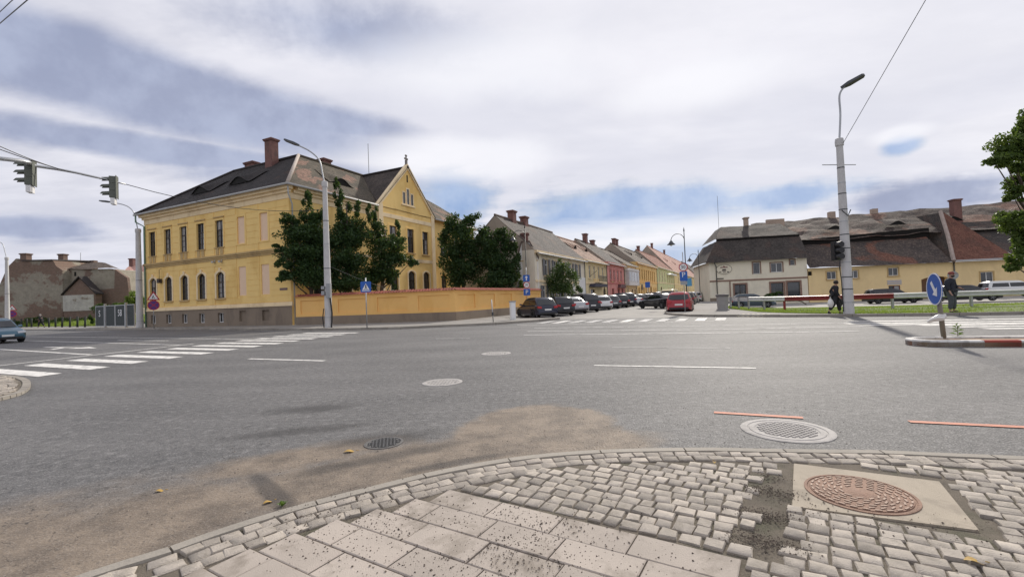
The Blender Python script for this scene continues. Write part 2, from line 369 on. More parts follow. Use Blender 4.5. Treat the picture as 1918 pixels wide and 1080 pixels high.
road = struct('road', [(-130, -30), (70, -30), (70, 3), (24.5, 20.6), (17.4, 25.2), (16.9, 36), (28, 58), (170, 340), (-130, 340)], None, 0.0, ASPH)
struct('service_street', [(17.2, 24), (16.9, 36), (28, 58), (170, 340), (260, 340), (260, -20), (70, 2.9), (24.4, 20.4)], None, -.45, OLDASPH)
side_street = struct('side_street', [(3.2, 29.7), (10.5, 26.6), (10.6, 31), (19.3, 52), (26, 64), (165, 330), (110, 250), (29, 90.5), (-.5, 32.6), (1.2, 30.6)], None, .004, OLDASPH)
# --- painted markings, each a sheet of its own lying 4-8 mm above the asphalt
def mark(name, pts, m=WHITE, z=.008, parent=None):
    return MB().add([(p[0], p[1], z) for p in pts], [tuple(range(len(pts)))]).build(name, m, parent or road)
def strip(name, a, b_, w, m=WHITE, z=.008, end=0.0, parent=None):
    a = Vector((a[0], a[1], 0)); b_ = Vector((b_[0], b_[1], 0)); d = (b_ - a).normalized(); n = Vector((-d.y, d.x, 0)) * w / 2
    return mark(name, [a - n, b_ - n, b_ + n, a + n], m, z, parent)
for i in range(0, 13):                                   # zebra towards the yellow building
    L = Vector((-15.05, 13.25, 0)) + i * Vector((.285, 1.03, 0)); d = Vector((.905, -.425, 0))
    c = Vector((.262, .965, 0)); a = L - c * .5; e = a + d * (3.9 + .05 * math.sin(i * 2.1))
    mark('zebra_stripe', [a, e, e + c * .50, a + c * .50], WHITE)
strip('stop_line', (-15.98, 14.0), (-14.3, 20.3), .16)
strip('stop_line', (-16.6, 11.9), (-15.98, 14.0), .16)
strip('lane_line', (-40, 30.2), (-15.6, 16.75), .16); strip('lane_line', (-52, 40.5), (-14.6, 19.9), .13); strip('lane_line', (-60, 47), (-11.6, 21.35), .13)
strip('lane_line', (-22.1, 25.4), (-17.6, 23.2), .14); strip('lane_line', (-7.75, 13.3), (-5.05, 12.1), .15)
strip('lane_line', (1.65, 9.5), (4.45, 8.42), .10); strip('lane_line', (2.7, 12.6), (5.45, 11.5), .09, WORN); strip('lane_line', (-3.1, 18.0), (-1.7, 17.5), .11, WORN)
a0 = Vector((-22.7, 22.0, 0)); n_ = Vector((.425, .905, 0)); d_ = MD
mark('lane_arrow', [a0 - n_ * .09, a0 + d_ * 3.3 - n_ * .09, a0 + d_ * 3.3 - n_ * .38, a0 + d_ * 4.9, a0 + d_ * 3.3 + n_ * .38, a0 + d_ * 3.3 + n_ * .09, a0 + n_ * .09])
mark('lane_arrow', [a0 + d_ * 1.9 - n_ * .09 - n_ * .01, a0 + d_ * 2.3 - n_ * 0.1, a0 + d_ * 3.0 - n_ * .75, a0 + d_ * 2.6 - n_ * .75], z=.010)
strip('bay_line', (2.36, 5.47), (3.19, 5.10), .085, ORANGE); strip('bay_line', (4.12, 4.81), (6.3, 3.98), .085, ORANGE)
for pts in (((1.0, 22.1), (7.7, 19.4), (13.4, 18.0)), ((.6, 20.1), (6.9, 17.5), (12.4, 16.1)), ((.4, 18.1), (6.4, 16.0), (11.0, 14.5))):
    for p, q in zip(pts[:-1], pts[1:]): strip('lane_line', p, q, .20, WORN)
for i, y in enumerate((18.55, 17.6, 16.65, 15.7, 14.75, 13.8)):        # zebra towards the median island
    x0 = 13.6 + .13 * i - (.9 if i in (1, 2) else 0)
    mark('zebra_stripe', [(x0, y - .22), (x0 + 9, y - 3.1 - .22), (x0 + 9, y - 3.1 + .22), (x0, y + .22)], WHITE)
for i in range(11):                                      # zebra across the mouth of the side street
    p = Vector((1.2, 25.95, 0)) + i * Vector((.86, -.335, 0)) * 1.02; q = p + Vector((.50, .99, 0)) * 2.15
    w = Vector((.45, -.165, 0))
    mark('zebra_stripe', [p, p + w, q + w, q], WHITE if i % 4 == 1 else WORN, z=.012)
strip('give_way_line', (.2, 25.15), (10.2, 21.9), .14)
strip('bay_line', (4.9, 30.0), (3.2, 33.4), .12, WORN, .012)
# --- foreground pavement: kerb stones, setts, slabs
KS = .9655
KP = [(-3.6, -1.2), (-3.25, .6), (-2.95, 1.75), (-2.526, 2.573), (-2.255, 2.819), (-2.091, 3.005), (-1.836, 3.247), (-1.518, 3.488), (-1.176, 3.70), (-.678, 3.993), (-.03, 4.241), (.712, 4.347), (1.656, 4.309), (2.157, 4.225), (2.676, 4.14), (3.188, 4.06), (3.66, 3.93), (4.25, 3.77), (6.0, 3.2), (9.5, 1.9), (14, .2)]
KP = [Vector((x * KS, y * KS, 0)) for x, y in KP]
def crom(P, n=10):
    out = []
    for i in range(len(P) - 1):
        p0, p1, p2, p3 = P[max(i - 1, 0)], P[i], P[i + 1], P[min(i + 2, len(P) - 1)]
        for k in range(n):
            t = k / n; out.append(.5 * ((2 * p1) + (p2 - p0) * t + (2 * p0 - 5 * p1 + 4 * p2 - p3) * t * t + (3 * p1 - p0 - 3 * p2 + p3) * t ** 3))
    return out + [P[-1]]
KC = crom(KP)
KCn = np.array([(p.x, p.y) for p in KC]); KD = np.diff(KCn, axis=0)
def kdist(x, y):                                         # signed: positive on the pavement side
    p = np.array([x, y]); t = np.clip(((p - KCn[:-1]) * KD).sum(1) / (KD ** 2).sum(1), 0, 1)
    q = KCn[:-1] + KD * t[:, None]; d = np.hypot(*(p - q).T); i = int(d.argmin())
    sgn = KD[i][0] * (p - q[i])[1] - KD[i][1] * (p - q[i])[0]
    return d[i] if sgn < 0 else -d[i]
GRIT = mat('joint_grit', (.175, .148, .115), .95, .35, 6.0, 130, .9, stain=(.07, .085, .04), stain_amt=.5, stain_scale=2.2)
foot = struct('pavement', [(p.x, p.y) for p in KC] + [(14, -6), (-3.6, -6)], -.1, .030, GRIT)
SETT = mat('granite_sett', (.375, .332, .282), .8, .22, 14, 120, .5, island=.26, stain=(.20, .175, .14), stain_amt=.45, stain_scale=9.0)
SLAB = mat('paving_slab', (.415, .362, .312), .85, .12, 3.0, 170, .35, island=.10, stain=(.17, .142, .11), stain_amt=.75, stain_scale=1.9)
# kerb stones along the curve
acc = [0.0]
for a, b_ in zip(KC[:-1], KC[1:]): acc.append(acc[-1] + (b_ - a).length)
def kpt(s):
    i = min(max(int(np.searchsorted(acc, s)) - 1, 0), len(KC) - 2); t = (s - acc[i]) / (acc[i + 1] - acc[i])
    p = KC[i].lerp(KC[i + 1], t); d = (KC[i + 1] - KC[i]).normalized(); return p, Vector((d.y, -d.x, 0))
s = 1.0
while s < acc[-1] - 1.2:
    ln = random.uniform(.75, .95); b = MB(); n = 5; vs = []
    for k in range(n):
        p, nn = kpt(s + .006 + (ln - .012) * k / (n - 1))
        for off, z in ((0, -.05), (.004, .040), (.012, .046), (.098, .047), (.104, .02)): q = p + nn * off; vs.append((q.x, q.y, z))
    fs = [(k * 5 + j, k * 5 + j + 1, (k + 1) * 5 + j + 1, (k + 1) * 5 + j) for k in range(n - 1) for j in range(4)] + [(0, 1, 2, 3, 4), tuple(range((n - 1) * 5, n * 5))]
    b.add(vs, fs).build('kerb_stone', KERB, foot); s += ln
E1 = Vector((.853, -.522, 0)); N1 = Vector((.522, .853, 0)); O1 = Vector((-.6 * KS, 3.595 * KS, 0))
def st(s_, t_): return O1 + E1 * s_ * KS + N1 * t_ * KS
# slabs
slab_cells = []
def slab_ok(s0, t0, t1): return all(kdist(*st(s0, t)[:2]) > .42 for t in (t0, t1))
for r in range(0, 9):
    t1 = -.245 * r; t0 = t1 - .238
    s0 = -2.6
    while s0 < 2 and not slab_ok(s0, t0, t1): s0 += .02
    x = s0; first = True
    while x < 2.09:
        ln = (.245 if r % 2 else .49) if first else .49
        first = False
        e = min(x + ln, 2.10)
        if 2.10 - e < .12: e = 2.10
        slab_cells.append((x, e, t0, t1)); x = e
for x, e, t0, t1 in slab_cells:
    b = MB(); c = .006; h = .046 + random.uniform(-.003, .003); tl = [random.uniform(-.002, .002) for _ in range(4)]
    q = [(x + .004, t0), (e - .004, t0), (e - .004, t1), (x + .004, t1)]
    qi = [(x + .004 + c, t0 + c), (e - .004 - c, t0 + c), (e - .004 - c, t1 - c), (x + .004 + c, t1 - c)]
    vs = [(*st(*p)[:2], .0) for p in q] + [(*st(*p)[:2], h - .005) for p in q] + [(*st(*p)[:2], h + dz_) for p, dz_ in zip(qi, tl)]
    b.add(vs, [(0, 1, 5, 4), (1, 2, 6, 5), (2, 3, 7, 6), (3, 0, 4, 7), (4, 5, 9, 8), (5, 6, 10, 9), (6, 7, 11, 10), (7, 4, 8, 11), (8, 9, 10, 11)]).build('slab', SLAB, foot)
# setts: positions and axes
def pix(p):
    q = p - Vector((0, 0, CAMH)); w = q.dot(fw)
    return (959 + F * q.dot(rt) / w, 540 - F * q.dot(up) / w) if w > .1 else (-9e3, -9e3)
setts = []
for row in range(3):                                     # two courses that follow the kerb
    s = 1.2; off = .108 + .055 + row * .108
    while s < acc[-1] - 1:
        ln = random.uniform(.105, .15); p, nn = kpt(s + ln / 2)
        if row < 2 or p.x < .1: setts.append((p + nn * off, Vector((nn.y * -1, nn.x, 0)), ln - .011, .098, 1))
        s += ln
t_ = -3.4
def in_slab(s_, t_): return any(x - .055 < s_ < e + .05 and t0 - .05 < t_ < t1 + .05 for x, e, t0, t1 in slab_cells)
while t_ < 3.2:
    s_ = -3.0 + random.uniform(0, .1); jl = random.uniform(-.07, .05); jr = random.uniform(-.05, .08)
    while s_ < 10:
        ln = random.uniform(.098, .142); c = st(s_ + ln / 2, t_)
        if kdist(c.x, c.y) > (.455 if c.x < .1 else .37) and not in_slab(s_ + ln / 2, t_) and not (2.10 + jl < s_ + ln / 2 < 2.27 + jr and .0 < t_ < 1.40) and not (2.28 < s_ + ln / 2 < 3.33 and .80 < t_ < 1.80):
            setts.append((c, E1.copy(), (ln - .012) * KS, .100, 0))
        s_ += ln
    t_ += .113
def vis(p):
    x, y = pix(p); return -60 < x < 1980 and 700 < y < 1130
inv = [(k, (k[0] - Vector((0, 0, CAMH))).length) for k in setts if vis(k[0] + Vector((0, 0, .04)))]
inv.sort(key=lambda a: a[1]); near = [k for k, _ in inv[:300]]; rest = [k for k, _ in inv[300:]] + [k for k in setts if not vis(k[0] + Vector((0, 0, .04))) and k[0].y > -.5 and k[0].x < 7]
def sett_geo(c, ax, ln, wd, z=0.045):
    ay = Vector((-ax.y, ax.x, 0)); rot = random.uniform(-.09, .09); ax2 = ax * math.cos(rot) + ay * math.sin(rot); ay2 = Vector((-ax2.y, ax2.x, 0))
    cor = [(-1, -1), (1, -1), (1, 1), (-1, 1)]; h = z + random.uniform(-.006, .006)
    jj = [(ln / 2 * a + random.uniform(-.007, .007), wd / 2 * b2 + random.uniform(-.006, .006)) for a, b2 in cor]
    f = lambda u, v, zz: tuple(c + ax2 * u + ay2 * v + Vector((0, 0, zz)))
    vs = [f(u, v, .0) for u, v in jj] + [f(u, v, h - .008) for u, v in jj] + [f(u * .89, v * .87, h - .001 + random.uniform(-.003, .002)) for u, v in jj] + [f(random.uniform(-.01, .01), random.uniform(-.01, .01), h + .004)]
    fs = [(0, 1, 5, 4), (1, 2, 6, 5), (2, 3, 7, 6), (3, 0, 4, 7), (4, 5, 9, 8), (5, 6, 10, 9), (6, 7, 11, 10), (7, 4, 8, 11), (8, 9, 12), (9, 10, 12), (10, 11, 12), (11, 8, 12)]
    return vs, fs
for k in near:
    MB().add(*sett_geo(*k[:4])).build('sett', SETT, foot, 40)
b = MB()
for k in rest: b.add(*sett_geo(*k[:4]))
b.build('sett_paving', SETT, foot, 40)['kind'] = 'stuff'
# concrete pad with the rusty cover
pad = MB(); q = [(2.335, .83), (3.27, .95), (3.26, 1.74), (2.35, 1.71)]
pad.prism([tuple(st(*p)[:2]) for p in q], .0, .042).build('concrete_pad', mat('pad_concrete', (.40, .345, .27), .9, .14, 3, 120, .4, stain=(.22, .19, .15), stain_amt=.45, stain_scale=4), foot)
RUST = mat('rusty_iron', (.25, .15, .105), .75, .25, 6, 90, .5, metal=.2, stain=(.12, .07, .05), stain_amt=.5, stain_scale=4)
RUST2 = mat('worn_iron', (.36, .25, .185), .7, .2, 9, 90, .3)
c0 = st(2.74, 1.25)
mh = thing('manhole_cover', 'round rust brown manhole cover with rings of dashes set in the pavement', 'manhole cover', (c0.x, c0.y, .042))
MB().lathe([(.318, 0), (.318, .006), (.300, .008), (.296, .002), (.286, .002), (.284, .007), (.06, .007), (.05, .010), (.0, .010)], 48).build('lid', RUST, mh, 35)
b = MB()
for ri, rr in enumerate((.272, .240, .205, .172, .138, .105)):
    m_ = max(8, int(rr * 100))
    for k in range(m_):
        a = 2 * math.pi * (k + .5 * (ri % 2)) / m_
        b.rbx((rr * math.cos(a), rr * math.sin(a), .010), (.011, 2 * math.pi * rr / m_ * .62, .004), a + (.35 if ri % 2 else 0))
b.build('tread', RUST2, mh)['kind'] = 'stuff'
# steel cover in the carriageway
IRON = mat('polished_iron', (.40, .38, .36), .75, .14, 7, 90, .3, metal=.0, spec=.3, stain=(.22, .21, .2), stain_amt=.6, stain_scale=6)
IROND = mat('dull_iron', (.13, .125, .12), .8, .2, 7, 90, .3, spec=.3)
mh = thing('manhole_cover', 'pale grey round manhole cover in the road beside the orange line', 'manhole cover', (2.755, 4.685, .0))
MB().lathe([(.425, 0), (.425, .006), (.415, .010), (.36, .010), (.355, .004), (.345, .004), (.34, .010), (.29, .010), (.285, .005), (0, .005)], 56).build('lid', IRON, mh, 35)
b = MB()
for i in range(-6, 7):
    for j in range(-6, 7):
        x, y = i * .043, j * .043
        if math.hypot(x, y) < .268: b.rbx((x, y, .009), (.030, .026, .010), .0)
o = b.build('tread', IRON, mh); o.rotation_euler = (0, 0, .5); o['kind'] = 'stuff'
for (x, y, r_, lab) in ((-1.32, 8.22, .36, 'worn grey manhole cover in the middle of the near lane'), (-.50, 12.3, .40, 'pale worn manhole cover between the road lanes further off')):
    mh = thing('manhole_cover', lab, 'manhole cover', (x, y, 0))
    MB().lathe([(r_, 0), (r_, .006), (r_ - .01, .009), (r_ - .07, .009), (r_ - .075, .004), (0, .004)], 40).build('lid', IRON, mh, 35)
    b = MB()
    for i in range(-4, 5):
        for j in range(-4, 5):
            if math.hypot(i, j) * .06 < r_ - .10: b.rbx((i * .06, j * .06, .006), (.04, .04, .007))
    b.build('tread', IRON, mh)['kind'] = 'stuff'
dr = thing('drain_grate', 'small sunken dark drain grating by the dusty gutter', 'drain', (-1.40, 4.78, 0), .25)
b = MB(); b.lathe([(.20, 0), (.20, .006), (.175, .008), (.17, .002), (0, .002)], 32).build('rim', IROND, dr, 35)
b = MB()
for i in range(-4, 5):
    for j in range(-4, 5):
        if math.hypot(i, j) * .036 < .155: b.rbx((i * .036, j * .036, .005), (.024, .024, .009), .78)
b.build('grating', mat('grate_iron', (.10, .10, .10), .6, .2, 7, 90, .3, metal=.3), dr)['kind'] = 'stuff'
# grit, little stones and fallen leaves
b = MB()
def pebble(x, y, z, r):
    a = random.uniform(0, 6.28); vs = [(x + r * math.cos(a + k * 2.09) * random.uniform(.7, 1.2), y + r * math.sin(a + k * 2.09) * random.uniform(.7, 1.2), z - .001) for k in range(3)] + [(x, y, z + r * random.uniform(.5, .9))]
    b.add(vs, [(0, 1, 3), (1, 2, 3), (2, 0, 3)])
spots = [(1.15, -.42, .28, 420), (.55, -.62, .40, 620), (1.5, -.75, .35, 420), (-.25, -.85, .30, 330), (1.9, -.55, .25, 260), (.9, -.12, .25, 160), (.2, -.35, .5, 160), (1.5, -.15, .5, 130), (-.2, -.55, .35, 200), (2.19, .6, .10, 700), (2.19, .25, .11, 700), (2.19, 1.0, .1, 600), (2.19, 1.3, .09, 200), (2.6, .8, .25, 130), (3.3, .8, .3, 160), (.8, -1.1, .5, 300)]
for s0, t0, sg, n in spots:
    for _ in range(int(n * (1.5 if s0 != 2.19 else 1))):
        p = st(random.gauss(s0, sg), random.gauss(t0, sg * .55)); pebble(p.x, p.y, .047, .0018 + .007 * random.random() ** 2.5)
b.build('grit', mat('grit_stones', (.12, .095, .075), .95, .3, 30, 100, 0, island=.5), foot)['kind'] = 'stuff'
b = MB()
for _ in range(900):
    x = random.uniform(-3.2, 3.5); y = random.uniform(3.0, 7.5)
    if kdist(x, y) < -.02: pebble(x, y, .002, random.uniform(.003, .009))
b.build('road_grit', mat('road_grit_stones', (.20, .17, .14), .95, .3, 30, 100, 0, island=.6), road)['kind'] = 'stuff'
LEAFY = mat('dry_leaf', (.40, .25, .05), .7, .25, 30, 100, .2)
def leaf(p, z, sz, rz, label):
    b = MB(); n = 7; top = []; 
    for k in range(n):
        u = k / (n - 1); w = sz * .28 * math.sin(math.pi * min(u * 1.02, 1)) ** .8 * (1 + .25 * math.sin(u * 19)); zc = .004 + .008 * math.sin(u * 5)
        top += [(sz * (u - .5), -w, zc + .25 * w), (sz * (u - .5), 0, zc), (sz * (u - .5), w, zc + .2 * w)]
    fs = [(k * 3 + j, k * 3 + j + 1, k * 3 + j + 4, k * 3 + j + 3) for k in range(n - 1) for j in range(2)]
    b.add(top, fs); b.tube([(sz * .5, 0, .012), (sz * .72, .01, .006)], .0025, 5)
    o = b.build('fallen_leaf', LEAFY, None, True); o.location = (p[0], p[1], z); o.rotation_euler = (0, 0, rz); tag(o, label, 'leaf', 'fallen leaves')
p = G(299, 920); leaf(p, 0, .075, .3, 'small curled brown leaf on the asphalt left of the dark streak')
p = G(503, 941); leaf(p, 0, .08, .8, 'yellow leaf on the dusty gutter close to the kerb')
p = G(1825, 1052, .047); leaf(p, .047, .085, -.4, 'yellow leaf lying on the setts at the lower right')
p = G(655, 846); leaf(p, 0, .12, .2, 'thin dry twig like leaf beside the drain grating')
p = G(1338, 866, .047); leaf(p, .047, .06, 1.2, 'small brown leaf lying in the sett joints below the kerb')
wd = thing('weed', 'tiny green weed sprouting at the kerb of the near pavement', 'weed', tuple(G(528, 948)))
b = MB()
for k in range(14):
    a = random.uniform(0, 6.28); r_ = random.uniform(.02, .05); x, y = r_ * math.cos(a), r_ * math.sin(a); nx, ny = -math.sin(a) * .009, math.cos(a) * .009; h = random.uniform(.02, .05)
    b.add([(0, 0, 0), (x * .6 + nx, y * .6 + ny, h), (x, y, h * .9), (x * .6 - nx, y * .6 - ny, h)], [(0, 1, 2, 3)])
b.build('leaves', leafmat('weed_leaf', (.08, .16, .03), (.14, .22, .05)), wd)
# --- the far pavements
def kerbline(pts, parent, h=.13, w=.16, ln=1.0, m=KERB, skip=None):
    P = [Vector((p[0], p[1], 0)) for p in pts]
    for a, b_ in zip(P[:-1], P[1:]):
        L = (b_ - a).length; n = max(1, round(L / ln)); d = (b_ - a) / L
        for k in range(n):
            c = a + d * (L * (k + .5) / n)
            if skip and skip(c): continue
            MB().rbx((c.x, c.y, h / 2 + .002), (L / n - .012, w, h + random.uniform(-.006, .006)), math.atan2(d.y, d.x)).build('kerb_stone', m, parent)
KL = [(-75, 63.5), (-62.4, 56.4), (-50.1, 49.4), (-44.2, 46.0), (-35.1, 41.3), (-30.3, 38.9), (-22.3, 34.2), (-16.2, 30.2), (-13.2, 28.5), (-10.75, 27.2), (-7.9, 26.2), (-6.4, 25.9), (-3.1, 26.2), (-1.04, 26.5), (1.6, 28.2), (3.0, 29.75)]
pl = struct('corner_pavement', KL + [(1.2, 30.6), (-.5, 32.6), (4.6, 42.8), (29, 90.5), (108, 247), (98, 250), (18, 97), (-5, 50), (-36, 62), (-76, 84), (-90, 74)], -.05, .115, PAVE)
kerbline(KL[3:], pl); kerbline([(3.0, 29.75), (1.2, 30.6), (-.5, 32.6), (4.6, 42.8), (12.8, 58.5)], pl)
KR = [(26, 66), (19.2, 52), (11.6, 34.5), (10.5, 31), (10.45, 29), (10.7, 27.2), (11.5, 25.9), (12.4, 25.0), (13.2, 24), (14.3, 22.9), (16.1, 21.6), (17.7, 20.6), (19.3, 19.7), (21.1, 18.9), (30, 15.3), (50, 7)]
EB = [(17.3, 37.5), (16.0, 33.0)] + [tuple(G(x, y, .115)[:2]) for x, y in ((1420, 584), (1470, 586), (1530, 587), (1600, 587), (1700, 586.5), (1810, 585.5))] + [(31, 16.6), (50, 9.4)]
pr = struct('right_pavement', KR + EB[::-1] + [(28.2, 62)], -.05, .115, PAVE)
kerbline(KR[1:], pr, skip=lambda c: 12.0 < c.x < 13.2 and c.y < 26)
b = MB(); b.add([(12.2, 24.95, .02), (13.2, 23.75, .02), (13.9, 24.4, .124), (12.9, 25.6, .124)], [(0, 1, 2, 3)]).build('dropped_kerb', KERB, pr)
TACT = mat('tactile_yellow', (.52, .47, .33), .8, .12, 4, 60, .2)
for k in range(6):
    u = k / 6 + .03; a = Vector((12.2, 24.95, .026)).lerp(Vector((13.2, 23.75, .026)), u); c_ = Vector((12.9, 25.6, .130)).lerp(Vector((13.9, 24.4, .130)), u); w = Vector((.083, -.1, 0))
    MB().add([a, a + w, c_ + w, c_], [(0, 1, 2, 3)]).build('tactile_strip', TACT, pr)
# grass verge dropping to the service street
FB = [(20.5, 42), (21.8, 41), (23.5, 40), (26, 38.8), (29, 37.6), (32.5, 36.3), (36, 35), (40, 33.5), (50, 29.5), (66, 23)]
b = MB(); NV = 8; EBs = [Vector((*p, 0)) for p in EB]; FBs = [Vector((*p, 0)) for p in FB]; vs = []; n = len(EB)
for i in range(n):
    for j in range(NV + 1):
        p = EBs[i].lerp(FBs[i], j / NV); vs.append((p.x, p.y, .115 + .01 + (.04 * math.sin(j / NV * 3.1) if j < 4 else 0) - .6 * max(0, j / NV - .25) ** 1.1 + random.uniform(-.015, .015)))
b.add(vs, [(i * (NV + 1) + j, (i + 1) * (NV + 1) + j, (i + 1) * (NV + 1) + j + 1, i * (NV + 1) + j + 1) for i in range(n - 1) for j in range(NV)])
GRASSG = mat('grass_ground', (.13, .18, .04), .95, .3, 1.2, 25, .6, stain=(.13, .12, .05), stain_amt=.5)
vg = b.build('grass_verge', GRASSG, None, True); vg['kind'] = 'structure'
GRASS = leafmat('grass_blades', (.16, .24, .04), (.34, .40, .09), .45)
def grass(name, label, pts, hmin, hmax, wd, m=GRASS):
    V_ = []; F_ = []
    for k, (x, y, z) in enumerate(pts):
        a = random.uniform(0, 6.28); h = random.uniform(hmin, hmax); lx, ly = random.gauss(0, .35) * h, random.gauss(0, .35) * h; cx, cy = math.cos(a) * wd, math.sin(a) * wd
        V_ += [(x - cx, y - cy, z - .01), (x + cx, y + cy, z - .01), (x + lx, y + ly, z + h)]; F_.append((3 * k, 3 * k + 1, 3 * k + 2))
    b = MB(); b.v = V_; b.f = F_; b.uv = [None] * len(F_)
    me = bpy.data.meshes.new(name); me.from_pydata(V_, [], F_); o = obj(name, me, m); return tag(o, label, 'grass', None, 'stuff')
pts = []
while len(pts) < 34000:
    i = random.randrange(n - 1); t = random.random(); v = random.random() ** 1.6
    if i == n - 2 and random.random() < .6: continue
    p = EBs[i].lerp(EBs[i + 1], t).lerp(FBs[i].lerp(FBs[i + 1], t), v); pts.append((p.x, p.y, .118 - .6 * max(0, v - .25) ** 1.1))
grass('verge_grass', 'sunlit mown grass of the verge behind the guard rail', pts, .04, .11, .02)
# cobbled corner at the left edge
CIk = [(p.x, p.y) for p in crom([Vector((*q, 0)) for q in ((-9.9, 6.6), (-9.25, 7.4), (-9.2, 8.1), (-9.5, 8.75), (-10.3, 9.6), (-11.1, 10.3), (-11.9, 10.85), (-12.8, 11.3), (-18, 13.4))], 4)]
CI = CIk + [(-40, 23), (-40, 0), (-14, 3)]
ci = struct('left_pavement', CI, -.05, .045, GRIT)
kerbline(CIk, ci, h=.055, w=.12, ln=.8)
def pip(x, y, P):
    r = False
    for (x0, y0), (x1, y1) in zip(P, P[1:] + P[:1]):
        if (y0 > y) != (y1 > y) and x < (x1 - x0) * (y - y0) / (y1 - y0) + x0: r = not r
    return r
b = MB(); cx, cy = -11.6, 8.3
for ring in range(1, 26):
    rr = ring * .15; m_ = max(6, int(6.283 * rr / .17))
    for k in range(m_):
        a = 6.283 * (k + .5 * (ring % 2)) / m_; x = cx + rr * math.cos(a); y = cy + rr * math.sin(a)
        if pip(x, y, CI) and all(pip(x + ox_, y + oy_, CI) for ox_, oy_ in ((.16, 0), (0, .16), (.11, .11), (.12, -.1))): b.add(*sett_geo(Vector((x, y, 0)), Vector((-math.sin(a), math.cos(a), 0)), .148, .132, .066))
b.build('sett_paving', SETT, ci)['kind'] = 'stuff'
# median island with painted kerb stones
IW = mat('white_kerb_paint', (.68, .66, .62), .75, .1, 4, 60, .3, stain=(.25, .24, .23), stain_amt=.6, stain_scale=5)
IR = mat('red_kerb_paint', (.36, .06, .04), .75, .15, 4, 60, .3, stain=(.16, .06, .05), stain_amt=.5, stain_scale=5)
front = [(9.40, 10.95), (9.36, 10.72), (9.45, 10.45), (9.75, 10.24), (10.35, 10.02), (10.95, 9.83), (11.9, 9.52), (12.9, 9.20), (14.0, 8.85), (16, 8.2)]
backp = [(9.40, 10.95), (9.55, 11.12), (9.85, 11.22), (10.3, 11.15), (11.0, 10.93), (12.0, 10.60), (13.2, 10.20), (14.6, 9.75), (16.4, 9.2)]
isl = struct('median_island', front + backp[::-1][:-1], -.02, .10, mat('island_soil', (.30, .22, .14), .95, .25, 3, 50, .5, stain=(.36, .10, .05), stain_amt=.5, stain_scale=2))
def istone(a, b_, m, inward):
    a = Vector((*a, 0)); b_ = Vector((*b_, 0)); d = (b_ - a).normalized(); n = Vector((-d.y, d.x, 0)) * inward; e = d * .004
    q = [a + e, b_ - e, b_ - e + n * .16, a + e + n * .16]; qi = [a + e + n * .02, b_ - e + n * .02, b_ - e + n * .155, a + e + n * .155]
    MB().add([(p.x, p.y, 0) for p in q] + [(p.x, p.y, .125) for p in q] + [(p.x, p.y, .145 + random.uniform(-.004, .004)) for p in qi], [(0, 1, 5, 4), (1, 2, 6, 5), (2, 3, 7, 6), (3, 0, 4, 7), (4, 5, 9, 8), (5, 6, 10, 9), (6, 7, 11, 10), (7, 4, 8, 11), (8, 9, 10, 11)]).build('kerb_stone', m, isl)
for i, (a, b_) in enumerate(zip(front[:-1], front[1:])): istone(a, b_, IR if i in (4, 7) else IW, 1)
for i, (a, b_) in enumerate(zip(backp[:-1], backp[1:])): istone(a, b_, IR if i == 5 else IW, -1)
# ------------------------------------------------------------------ buildings
class Plane:                                   # a vertical facade: origin A, x along it (left to right seen from outside), y into the building
    def __init__(s, A, d):
        s.A = Vector((A[0], A[1], 0)); s.d = Vector((d[0], d[1], 0)).normalized(); s.n = Vector((-s.d.y, s.d.x, 0))
    def M(s, x=0, y=0, z=0):
        o = s.A + s.d * x + s.n * y
        return Matrix(((s.d.x, s.n.x, 0, o.x), (s.d.y, s.n.y, 0, o.y), (0, 0, 1, z), (0, 0, 0, 1)))
    def loc(s, px, py):                        # where a photo point falls on the facade: metres along, height
        r = ray(px, py); q = s.A - Vector((0, 0, 0)); k = q.dot(s.n) / r.dot(s.n); p = r * k
        return (p - s.A).dot(s.d), p.z + CAMH
def top_curve(x, w, h, rise): return h + rise * (1 - (2 * x / w) ** 2) if rise else h
def outline(w, h, rise, off=0.0, n=8, bot=None):
    """window outline in x,z centred on x=0, sill at 0"""
    W_ = w / 2 + off; b0 = -off if bot is None else bot
    if not rise: return [(-W_, b0), (W_, b0), (W_, h + off), (-W_, h + off)]
    return [(-W_, b0), (W_, b0)] + [(W_ - 2 * W_ * k / n, h + off + rise * (1 - (1 - 2 * k / n) ** 2)) for k in range(n + 1)]
def wallmesh(mb, W_, z0, z1, ops, depth=.22):
    """wall skin with openings and their reveals; ops: (xc, zb, w, h, rise)"""
    xs = sorted({0, W_} | {round(o[0] + s_ * o[2] / 2, 4) for o in ops for s_ in (-1, 1)}); zs = sorted({z0, z1} | {round(v, 4) for o in ops for v in (o[1], o[1] + o[3] + o[4])})
    xs = [x for x in xs if 0 <= x <= W_]; zs = [z for z in zs if z0 <= z <= z1]
    for xa, xb in zip(xs[:-1], xs[1:]):
        for za, zb in zip(zs[:-1], zs[1:]):
            cx, cz = (xa + xb) / 2, (za + zb) / 2
            if any(abs(cx - o[0]) < o[2] / 2 and o[1] < cz < o[1] + o[3] + o[4] for o in ops): continue
            mb.add([(xa, 0, za), (xb, 0, za), (xb, 0, zb), (xa, 0, zb)], [(0, 1, 2, 3)])
    for xc, zb, w, h, rise in ops:
        ol = [(xc + x, zb + z) for x, z in outline(w, h, rise)]; n = len(ol)
        mb.add([(x, 0, z) for x, z in ol] + [(x, depth, z) for x, z in ol], [(i, n + i, n + (i + 1) % n, (i + 1) % n) for i in range(n)])
        if rise:
            tp = ol[2:]; H_ = zb + h + rise; hw = len(tp) // 2
            for k in range(len(tp) - 1):
                a, b_ = tp[k], tp[k + 1]; mb.add([(a[0], 0, a[1]), (b_[0], 0, b_[1]), (b_[0], 0, H_), (a[0], 0, H_)], [(3, 2, 1, 0)])
WCACHE = {}
